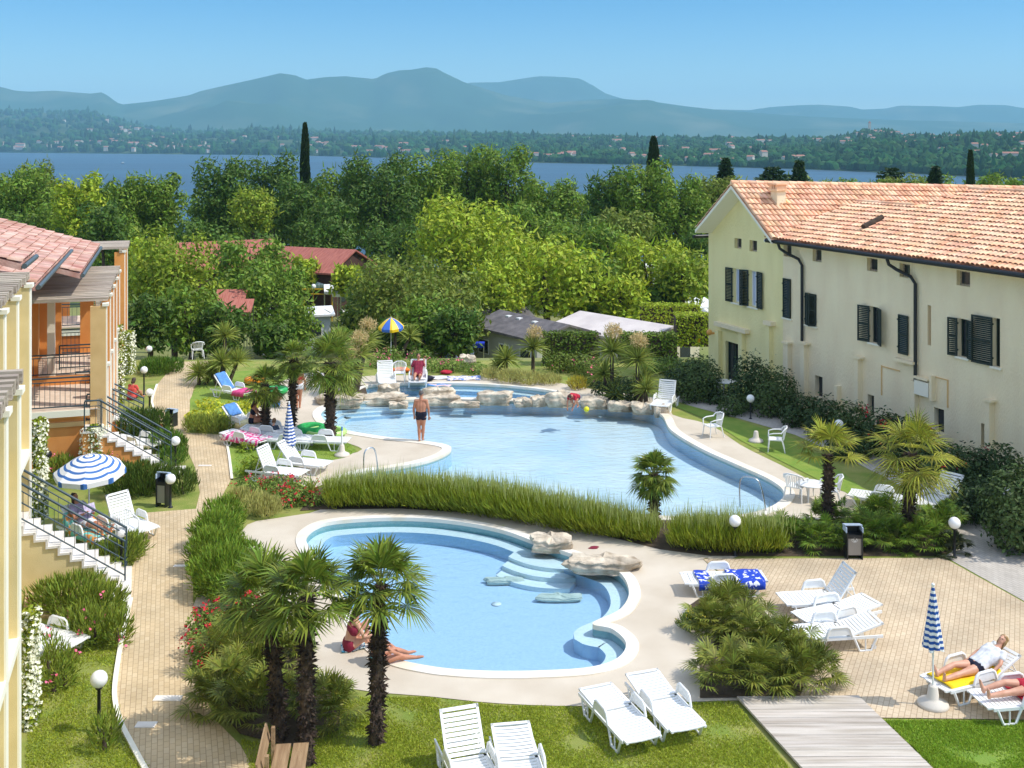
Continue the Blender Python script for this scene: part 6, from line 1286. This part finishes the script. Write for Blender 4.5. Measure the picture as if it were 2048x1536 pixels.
v = G(90,958); t = thing('grill', 'small dark kettle grill by the orange wall', 'grill', tuple(v)); MB().ball((0, 0, .75), (.22, .22, .16), 12).build('kettle', BLACKM, t)
for k in range(3): a = k*2.1; MB().tube([(math.cos(a)*.12, math.sin(a)*.12, .65), (math.cos(a)*.25, math.sin(a)*.25, 0)], .012, 5).build('leg', BLACKM, t)
v = G(318,862); tag(MB().ball((0, 0, .12), (.28, .2, .13), 12, 0, .6, 3).build('red_bag', CR, loc=tuple(v)), 'red object lying beside the open-topped bin', 'bag')
# ================= CAMPSITE =================
CARW = mat('caravan_wall', lin(222, 214, 190), .6, lin(210, 202, 178), 2); GREYR = mat('grey_felt_roof', lin(118, 112, 110), .9, lin(88, 84, 84), 2); PALER = mat('pale_roof', lin(214, 204, 196), .9, lin(196, 186, 180), 1)
def mobile(px, d, w_, l_, rz, h, roof, wall, label, name='mobile_home', rh=.35, win=3, gz=None):
    gz = terr(d) if gz is None else gz; t = thing(name, label, 'mobile home' if name == 'mobile_home' else 'cabin', ((px-1024)/F*d, d, gz), rz); b = MB(); b.box(-l_/2, l_/2, -w_/2, w_/2, .0, h)
    b.add([(-l_/2, -w_/2, h), (-l_/2, w_/2, h), (-l_/2, 0, h+rh), (l_/2, -w_/2, h), (l_/2, w_/2, h), (l_/2, 0, h+rh)], [(0, 2, 1), (3, 4, 5)]); b.build('wall', wall, t); b = MB(); e = .25; lo = h-e*rh/(w_/2)
    for s in (-1, 1): b.add([(-l_/2-e, s*(w_/2+e), lo), (l_/2+e, s*(w_/2+e), lo), (l_/2+e, 0, h+rh+.03), (-l_/2-e, 0, h+rh+.03), (-l_/2-e, s*(w_/2+e), lo-.12), (l_/2+e, s*(w_/2+e), lo-.12), (l_/2+e, 0, h+rh-.09), (-l_/2-e, 0, h+rh-.09)], [(0, 1, 2, 3), (7, 6, 5, 4), (0, 4, 5, 1), (1, 5, 6, 2), (0, 3, 7, 4)])
    ro = b.build('roof', roof, t)
    for i in range(win):
        x = -l_/2+(i+.5)*l_/win; f = MB(); f.box(x-.5, x+.5, -w_/2-.03, -w_/2-.005, 1.0, 1.8); wo_ = f.build('window', WHITE, t); MB().box(x-.44, x+.44, -w_/2-.04, -w_/2-.031, 1.06, 1.74).build('pane', GLASSD, wo_)
        if i < 2: f = MB(); f.box(l_/2+.005, l_/2+.03, -w_/4+i*w_/2-.4, -w_/4+i*w_/2+.4, 1.0, 1.8); f.build('window', GLASSD, t)
    return t, ro
t, ro = mobile(1066,59.5,3.8,5.8,-.95,2.5,GREYR,mat('grey_caravan_wall', lin(180, 180, 172), .7),'mobile home with a grey felt roof behind the clipped hedge',rh=.55)
for x in (-1.6, -.6, .8): MB().box(x-.15, x+.15, -.6, -.3, 2.7, 2.98).build('roof_vent', WHITE, ro)
t, ro = mobile(1250,60.5,4.8,6.5,-.85,2.5,PALER,CARW,'cream mobile home with a wide pale roof left of the farmhouse',rh=.5)
for x, y in ((-2, .5), (0, .4), (1.5, -.6)): MB().box(x-.3, x+.3, y-.15, y+.15, 2.6, 2.85).build('roof_vent', WHITE, ro)
mobile(968,66,2.6,5,.4,2.3,GREYR,mat('blue_caravan_wall', lin(130, 150, 180), .7),'bluish mobile home half hidden by the olive-green tree')
BRW = mat('brown_cladding', lin(84, 58, 48), .9, lin(64, 44, 38), 3, stretch=(1, 1, 6)); REDR = mat('brown_red_roof', lin(176, 108, 92), .85, lin(150, 84, 72), 2, .3, 8, stretch=(6, .6, 1))
mobile(600,84,6.0,9.5,-.42,3.4,REDR,BRW,'brown timber cabin with a sloping red-brown roof','cabin',1.3,2); mobile(432,80,6.5,8,.5,4.0,REDR,BRW,'red-roofed house peeping out left of the green tree','cabin',1.5,2)
for px, d, w_, l_, rz, h, l in ((572,108,5,6,.2,3.8,'pale blue-white building between trunks above the brown cabin'),(655,104,2.5,5.5,.1,2.8,'white caravan behind the dark trunks, left one'),(690,100,2.5,4,-.1,2.8,'white caravan behind the dark trunks, right one'),(1340,96,2.5,5,.2,2.6,'white caravan glimpsed behind the bright trees near the farmhouse'),(590,67,2.2,4.0,.3,2.4,'white caravan glimpsed through the wide green tree')):
    mobile(px, d, w_, l_, rz, h, WHITE, mat('white_caravan_wall', lin(226, 230, 236), .5), l, rh=.25, win=2)
REDA = mat('red_canvas', lin(160, 84, 70), .8, lin(180, 118, 100), 3, stretch=(6, .5, 1))
def awning(px, py, d, wx, wy, h, m, label, rz=0, slope=.3, name='awning'):
    p = V3(px, py, d); gz = terr(d); t = thing(name, label, 'awning', (p.x, p.y, gz), rz); H = p.z-gz; b = MB(); b.box(-wx/2, wx/2, -wy/2, wy/2, -.03, .03); o = b.build('canopy', m, t, loc=(0, 0, H)); o.rotation_euler = (slope, 0, 0)
    b = MB(); b.box(-wx/2, wx/2, -wy/2-.02, -wy/2+.01, -.2, 0); b.build('valance', m, o)
    for sx in (-1, 1):
        for sy in (-1, 1): MB().tube([(sx*wx*.47, sy*wy*.45, 0), (sx*wx*.47, sy*wy*.45, H+sy*wy*.45*slope)], .03, 6).build('post', CHROME, t)
awning(470,612,60,1.9,1.5,.5,REDA,'lower faded red awning under the green trees',.1,.35); awning(462,590,62,1.7,1.3,.5,REDA,'upper faded red awning under the green trees',.1,.35)
awning(645,562,80,1.5,1.2,1,mat('green_stripe_canvas', lin(235, 240, 235), .8, lin(120, 170, 150), 3, stretch=(8, .1, .1), contrast=(.48, .52)),'white and green striped awning on the brown cabin',.2,.4); awning(665,576,78,1.2,1.2,1,WHITE,'small white awning in the shade right of the cabin',.2,.3); awning(692,582,76,1.6,1.3,1,WHITE,'torn-looking white awning behind the yellow frame',-.1,.2)
BLC = cloth('royal_blue_canvas', 30, 60, 190)
awning(944,686,57,1.3,.35,.3,BLC,'narrow royal blue awning under the spreading olive tree',0,.1); awning(1385,606,76,2.8,2.6,.4,WHITE,'white canopy of a gazebo left of the farmhouse',.2,.12,'gazebo')
YP = mat('yellow_paint', lin(210, 170, 40), .5); t = thing('playground', 'yellow tubular playground frame on the campsite lawn', 'playground frame', ((650-1024)/F*78, 78, -2.2))
for x in (-1.5, .5): MB().tube([(x, 0, 0), (x, 0, 2.3)], .05, 6).build('post', YP, t)
for y, z in ((0, 2.3), (0, 1.95), (.5, 2.2)): MB().tube([(-1.7, y, z), (1.7, y, z)], .045, 6).build('crossbar', YP, t)
# parked car
t = thing('parked_car', 'dark blue estate car half hidden behind clipped hedges left of the farmhouse', 'car', ((1322-1024)/F*82, 82, -2.2), .1); CARM = mat('car_paint', lin(44, 56, 92), .25, spec=.7); b = MB()
prof = [(-2.1, .35), (-2.15, .7), (-1.5, .88), (-.8, 1.38), (1.3, 1.42), (2.0, .95), (2.1, .4)]; n = len(prof); V = [(x, s*(.82 if z > 1 else .86), z) for s in (-1, 1) for x, z in prof]; b.add(V, [(i, i+1, n+i+1, n+i) for i in range(n-1)], 0); b.add(V[:n], [tuple(range(n))]); b.add(V[n:], [tuple(range(n))[::-1]]); b.build('body', CARM, t)
for s in (-1, 1): b = MB(); b.add([(-1.35, s*.865, .92), (-.75, s*.845, 1.3), (1.2, s*.845, 1.33), (1.75, s*.865, .95)], [(0, 1, 2, 3)]); b.build('side_window', GLASSD, t)
b = MB(); b.add([(-1.52, -.7, .895), (-.84, -.7, 1.37), (-.84, .7, 1.37), (-1.52, .7, .895)], [(0, 1, 2, 3)]); b.build('windscreen', GLASSB, t)
for x in (-1.35, 1.35):
    for s in (-1, 1): w3 = MB(); w3.tube([(x, s*.7, .32), (x, s*.88, .32)], .32, 14); o = w3.build('wheel', BLACKM, t); MB().tube([(x, s*.875, .32), (x, s*.89, .32)], .18, 10).build('rim', CHROME, o)
# small inflatable toys near the farmhouse corner
blob(1402,690,(.3,.25,.35),WHITE,'white inflatable toy on the grass by the farmhouse corner','pool_toy','pool toy'); tag(MB().tube([(0,0,0),(0,0,.4),(.05,0,.7),(-.05,0,1.1)],[.2,.22,.1,.06],10).build('pool_toy', mat('yellow_vinyl', lin(236,176,30), .3), loc=tuple(G(1396,692))), 'tall yellow inflatable toy by the farmhouse corner', 'pool toy')
# ================= PEOPLE =================
def capsule(b, pts, rad, n=12):
    pts = [Vector(p) for p in pts]; b.tube(pts, rad, n, 0, True, True)
    for p, r in zip(pts, rad): b.ball(tuple(p), r*.995, n)
def remesh(o, vox, sm=3):
    m = o.modifiers.new('r', 'REMESH'); m.mode = 'VOXEL'; m.voxel_size = vox; m.use_smooth_shade = True
    s = o.modifiers.new('s', 'SMOOTH'); s.factor = .5; s.iterations = sm
    bpy.context.view_layer.update(); dg = bpy.context.evaluated_depsgraph_get(); me = bpy.data.meshes.new_from_object(o.evaluated_get(dg)); o.modifiers.clear(); old = o.data; o.data = me; bpy.data.meshes.remove(old); me.name = o.name
    if not me.materials: pass
    return o
def V_(p): return Vector(p)
def person(label, loc, rz, J, skin=SKIN, hair=HAIRD, hairlen=0.0, trunks=None, top=None, shirt=None, s=1.0, female=False, cloth_top_full=False, beard=False):
    """J: joints dict in local metres, origin on ground. keys pelvis chest neck head face(dir) shL elL haL shR.. hipL knL anL toL ..."""
    t = thing('person', label, 'person', loc, rz); t.scale = (s, s, s); J = {k: V_(v) for k, v in J.items()}; b = MB()
    pel, che, nec, hea = J['pelvis'], J['chest'], J['neck'], J['head']; fd = J.get('face', V_((0, 1, 0))).normalized(); upv = (hea-nec).normalized()
    rt = (J['shR']-J['shL']).normalized(); wd = .9 if female else 1.0
    # torso: elliptical by three parallel capsules
    wa = pel.lerp(che, .45)
    for o_, rr in ((-.075, .105), (0, .112), (.075, .105)):
        capsule(b, [pel+rt*o_*1.05, wa+rt*o_*(.75 if female else .95), che+rt*o_*1.25*wd, nec.lerp(che, .35)+rt*o_*1.0*wd], [rr*(1.08 if female else 1), rr*.93, rr*1.05, rr*.62], 12)
    capsule(b, [nec.lerp(che, .2), nec, nec.lerp(hea, .6)], [.07, .056, .052])
    for S_ in ('L', 'R'):
        sh, el, ha = J['sh'+S_], J['el'+S_], J['ha'+S_]; capsule(b, [nec.lerp(che, .3).lerp(sh, .3), sh, sh.lerp(el, .4), el, el.lerp(ha, .25), ha], [.06, .062*wd, .05*wd, .038, .04*wd, .026])
        d = (ha-el).normalized(); side = d.cross(upv); side = side.normalized() if side.length > .1 else rt; pn = d.cross(side).normalized()
        palm = ha+d*.05; b.ball(tuple(palm), (.03, .03, .03), 8); capsule(b, [ha, ha+d*.085], [.025, .03], 8)
        for k, (o_, l_) in enumerate(((-.03, .065), (-.01, .08), (.01, .075), (.03, .06))):
            p0 = ha+d*.08+side*o_; capsule(b, [p0, p0+d*l_*.55, p0+d*l_*.9+pn*.02], [.010, .009, .008], 6)
        p0 = ha+d*.03+side*.028; capsule(b, [p0, p0+d*.03+side*.03, p0+d*.065+side*.035], [.012, .011, .009], 6)
        hp, kn, an, to = J['hip'+S_], J['kn'+S_], J['an'+S_], J['to'+S_]; capsule(b, [hp, hp.lerp(kn, .35), kn, kn.lerp(an, .3), an], [.098, .088, .057, .06, .038]); capsule(b, [pel, hp], [.11, .1])
        ft = (to-an); capsule(b, [an-ft.normalized()*.04, an.lerp(to, .5), to], [.036, .036, .026], 8)
        for k in range(5): q = ft.normalized(); sd2 = q.cross(V_((0, 0, 1))) if abs(q.z) < .8 else q.cross(V_((0, 1, 0))); sd2.normalize(); p0 = to+sd2*(k-2)*.015; capsule(b, [p0, p0+q*.028], [.010, .008], 6)
    # head
    hc = hea; up2 = upv; r_ = fd.cross(up2).normalized(); f2 = up2.cross(r_).normalized()
    M = Matrix((r_, f2, up2)).transposed()
    def hb(c, r, n=14): 
        q = MB().ball((0, 0, 0), r, n).ch[0]; Vv = np.array(q[0])@np.array(M).T+np.array(hc+r_*c[0]+f2*c[1]+up2*c[2]); b.add(Vv, q[1], 0, True)
    hb((0, -.01, .02), (.075, .092, .098), 18); hb((0, .025, -.045), (.055, .062, .06)); hb((0, .095, -.015), (.012, .018, .022), 8); hb((0, .088, .012), (.045, .012, .010), 8); hb((0, .078, -.055), (.026, .014, .008), 8)
    for s_ in (-1, 1): hb((s_*.076, -.005, -.01), (.010, .018, .028), 8)
    body = b.build('body', skin, t); remesh(body, .0125, 2)
    e = MB()
    for s_ in (-1, 1):
        q = MB().ball((0, 0, 0), (.011, .006, .006), 8).ch[0]; Vv = np.array(q[0])@np.array(M).T+np.array(hc+r_*(s_*.03)+f2*.083+up2*.0); e.add(Vv, q[1], 0, True)
    e.build('eyes', BLACKM, t)
    # hair
    h = MB()
    def hh(c, r, n=14): 
        q = MB().ball((0, 0, 0), r, n, 0, .25, c[2]*9).ch[0]; Vv = np.array(q[0])@np.array(M).T+np.array(hc+r_*c[0]+f2*c[1]+up2*c[2]); h.add(Vv, q[1], 0, True)
    hh((0, -.022, .038), (.084, .094, .092), 16)
    if hairlen: 
        for k in range(4): f = (k+1)/4; hh((0, -.06-.01*k, .02-hairlen*f), (.075-.006*k, .045, .05+hairlen*.16), 12)
        for s_ in (-1, 1): hh((s_*.068, -.02, -.03), (.022, .045, .06+hairlen*.2), 10)
    ho = h.build('hair', hair, t); remesh(ho, .012, 1)
    def garment(name, segs, m):
        g_ = MB()
        for pts, rad in segs: capsule(g_, pts, rad)
        remesh(g_.build(name, m, t), .0125, 2)
    if trunks:
        seg = [([pel+rt*o_*1.05+(che-pel)*.12, pel+rt*o_*1.05-(che-pel)*.05], [.122, .118]) for o_ in (-.075, 0, .075)]
        for S_ in ('L', 'R'): hp, kn = J['hip'+S_], J['kn'+S_]; seg.append(([pel.lerp(hp, .5), hp.lerp(kn, trunks[1])], [.118, .104]))
        garment('swimwear', seg, trunks[0])
    if top: garment('bikini_top', [([che-rt*.13, che+f2*.0, che+rt*.13], [.112, .128, .112])], top)
    if shirt:
        seg = [([pel.lerp(che, .1)+rt*o_, wa+rt*o_, che+rt*o_*1.3, nec.lerp(che, .4)+rt*o_*1.0], [.128, .118, .126, .085]) for o_ in (-.075, 0, .075)]
        for S_ in ('L', 'R'): sh, el = J['sh'+S_], J['el'+S_]; seg.append(([sh, sh.lerp(el, .75 if cloth_top_full else .45)], [.078, .064]))
        garment('shirt', seg, shirt)
    return t
def stand(lean=0.0, walk=.06, arms=.10):
    return dict(pelvis=(0, 0, .93), chest=(0, .02, 1.25), neck=(0, .01, 1.45), head=(0, .05, 1.60), face=(0, 1, -.45), shL=(-.18, 0, 1.39), elL=(-.25, -.02, 1.12), haL=(-.24, .06, .88), shR=(.18, 0, 1.39), elR=(.26, -.02, 1.12), haR=(.26, .06, .86),
                hipL=(-.09, 0, .88), knL=(-.07, .03, .49), anL=(-.05, -.02, .08), toL=(-.06, .13, .03), hipR=(.09, 0, .88), knR=(.07, .05, .49), anR=(.05, .06, .08), toR=(.06, .20, .03))
def lying(back=26, zs=.36):
    a = math.radians(back); c, s = math.cos(a), math.sin(a); P = lambda d, h, x=0: (x, .18+d*c-h*s, zs+.10+d*s+h*c)
    return dict(pelvis=(0, .12, zs+.12), chest=P(.36, .02), neck=P(.58, .03), head=P(.75, .08), face=(0.25, -s, c), shL=P(.52, 0, -.18), elL=P(.28, -.02, -.30), haL=P(.06, -.02, -.30), shR=P(.52, 0, .18), elR=P(.28, -.02, .30), haR=P(.06, -.02, .30),
                hipL=(-.09, .06, zs+.11), knL=(-.11, -.34, zs+.17), anL=(-.12, -.76, zs+.07), toL=(-.15, -.80, zs+.22), hipR=(.09, .06, zs+.11), knR=(.10, -.36, zs+.09), anR=(.10, -.78, zs+.06), toR=(.16, -.83, zs+.20))
def at(px, py, z=0): return tuple(G(px, py, z))
person('sunburned man in dark swimming trunks seen from behind at the edge of the large pool', at(842,884), -.05, stand(), SKINT, mat('grey_hair', lin(92, 84, 80), .6), 0, (CN, .18), s=1.04)
t = person('sunbather in white top and black bikini bottom lying on the yellow towel', tuple(L9.location), L9.rotation_euler[2], lying(26), SKIN, HAIRB, .16, (CN, .04), shirt=CW, female=True, s=.97)
person('person lying at the right edge with only the bare legs in view', tuple(L10.location), L10.rotation_euler[2], lying(22), SKIN, HAIRD, .1, (CR, .25), female=True)
def sit(knees=.5, reach=0, fz=0.0, lean=.12, sp=.3):
    return dict(pelvis=(0, 0, .12), chest=(0, lean*.6, .44), neck=(0, lean, .64), head=(0, lean+.06, .80), face=(0, 1, -.7), shL=(-.17, lean-.01, .58), elL=(-.22, lean+.14, .36), haL=(-.14, lean+.33, .22+reach), shR=(.17, lean-.01, .58), elR=(.24, lean+.12, .34), haR=(.14, lean+.34, .20+reach),
                hipL=(-.09, .03, .12), knL=(-.13, .42, .12+knees), anL=(-.12, .42+sp, .06+fz), toL=(-.14, .57+sp, .05+fz), hipR=(.09, .03, .12), knR=(.13, .44, .10+knees*.6), anR=(.12, .50+sp, .05+fz), toR=(.14, .64+sp, .05+fz))
person('pale woman seated with knees up, leaning forward, left of the pool-side pair', at(697,1300), -1.25, sit(.38, .12, 0, .16, -.02), SKIN, HAIRD, .22, (CM, .05), top=CM, female=True)
person('tanned woman seated on the pool edge behind the palm trunk, legs over the water', at(752,1330), -1.15, sit(.06, 0, 0, .10, .30), SKINT, HAIRD, .16, (CT, .05), top=CT, female=True)
person('woman with long dark hair sitting on the island lounger', (G(503,866,.0).x, G(503,866).y, .34), -1.35, sit(.1, .05, 0, .12, .22), SKINT, HAIRD, .22, (CN, .05), top=CN, female=True)
person('child in a dark shirt seated behind the short palm trunk', at(545,880,.0), -.3, sit(.3, 0, 0, .1, 0), SKIN, mat('brown_hair', lin(120, 86, 56), .6), .04, (CN, .3), shirt=cloth('slate_cloth', 60, 74, 92), s=.8)
person('bare-backed child sitting on the path beyond the short palm', at(552,814,.0), .2, sit(.25, 0, 0, .12, 0), SKIN, HAIRD, 0, (CBL, .3), s=.85)
person('bather in a white bikini standing behind the tall slim palm', at(597,818), .2, stand(), SKINT, HAIRD, .18, (CW, .05), top=CR, female=True, s=.97)
cr_ = dict(pelvis=(0, -.05, .45), chest=(0, .22, .55), neck=(0, .42, .58), head=(0, .56, .58), face=(0, .7, -1), shL=(-.16, .36, .54), elL=(-.2, .45, .3), haL=(-.14, .55, .08), shR=(.16, .36, .54), elR=(.2, .45, .3), haR=(.14, .55, .08),
          hipL=(-.09, -.06, .42), knL=(-.14, .26, .36), anL=(-.11, -.02, .06), toL=(-.12, .12, .03), hipR=(.09, -.06, .42), knR=(.14, .26, .36), anR=(.11, -.02, .06), toR=(.12, .12, .03))
person('child in a red and dark top bending over the rocks towards the water', at(1152,814,.38), 2.6, cr_, SKINT, HAIRD, 0, (CN, .35), shirt=CR, s=.85)
def recl(back, zs=.36): return lying(back, zs)
person('person in dark red reclining with raised arms on the far lounger', tuple(L19.location), L19.rotation_euler[2], {**lying(58), 'haR': (.25, .42, .95), 'elR': (.28, .30, .75)}, SKINT, HAIRD, 0, (CM, .45), shirt=CM, cloth_top_full=True)
person('person reading a magazine in the shade of the round striped umbrella', tuple(L20.location), L20.rotation_euler[2], {**lying(44), 'haL': (-.14, -.02, .78), 'elL': (-.27, .22, .62), 'haR': (.12, -.02, .78), 'elR': (.27, .22, .62)}, SKINT, HAIRD, .15, (CW, .3), shirt=cloth('lilac_cloth', 176, 160, 190), female=True)
M4 = L20.matrix_basis; o = MB().box(-.16, .16, -.01, .01, 0, .24).build('magazine', mat('magazine_paper', lin(214, 208, 222), .6, lin(170, 150, 190), 8), loc=tuple(M4@Vector((0, -.06, .76)))); o.rotation_euler = (-.4, 0, L20.rotation_euler[2]); tag(o, 'open magazine held by the reading person', 'magazine')
person('person in red seated among white chairs on the far left garden terrace', at(262,800,.0), -.4, sit(.3, .1, 0, .12, .05), SKINT, HAIRD, .1, (CR, .3), shirt=cloth('coral_cloth', 226, 90, 80), s=.95)
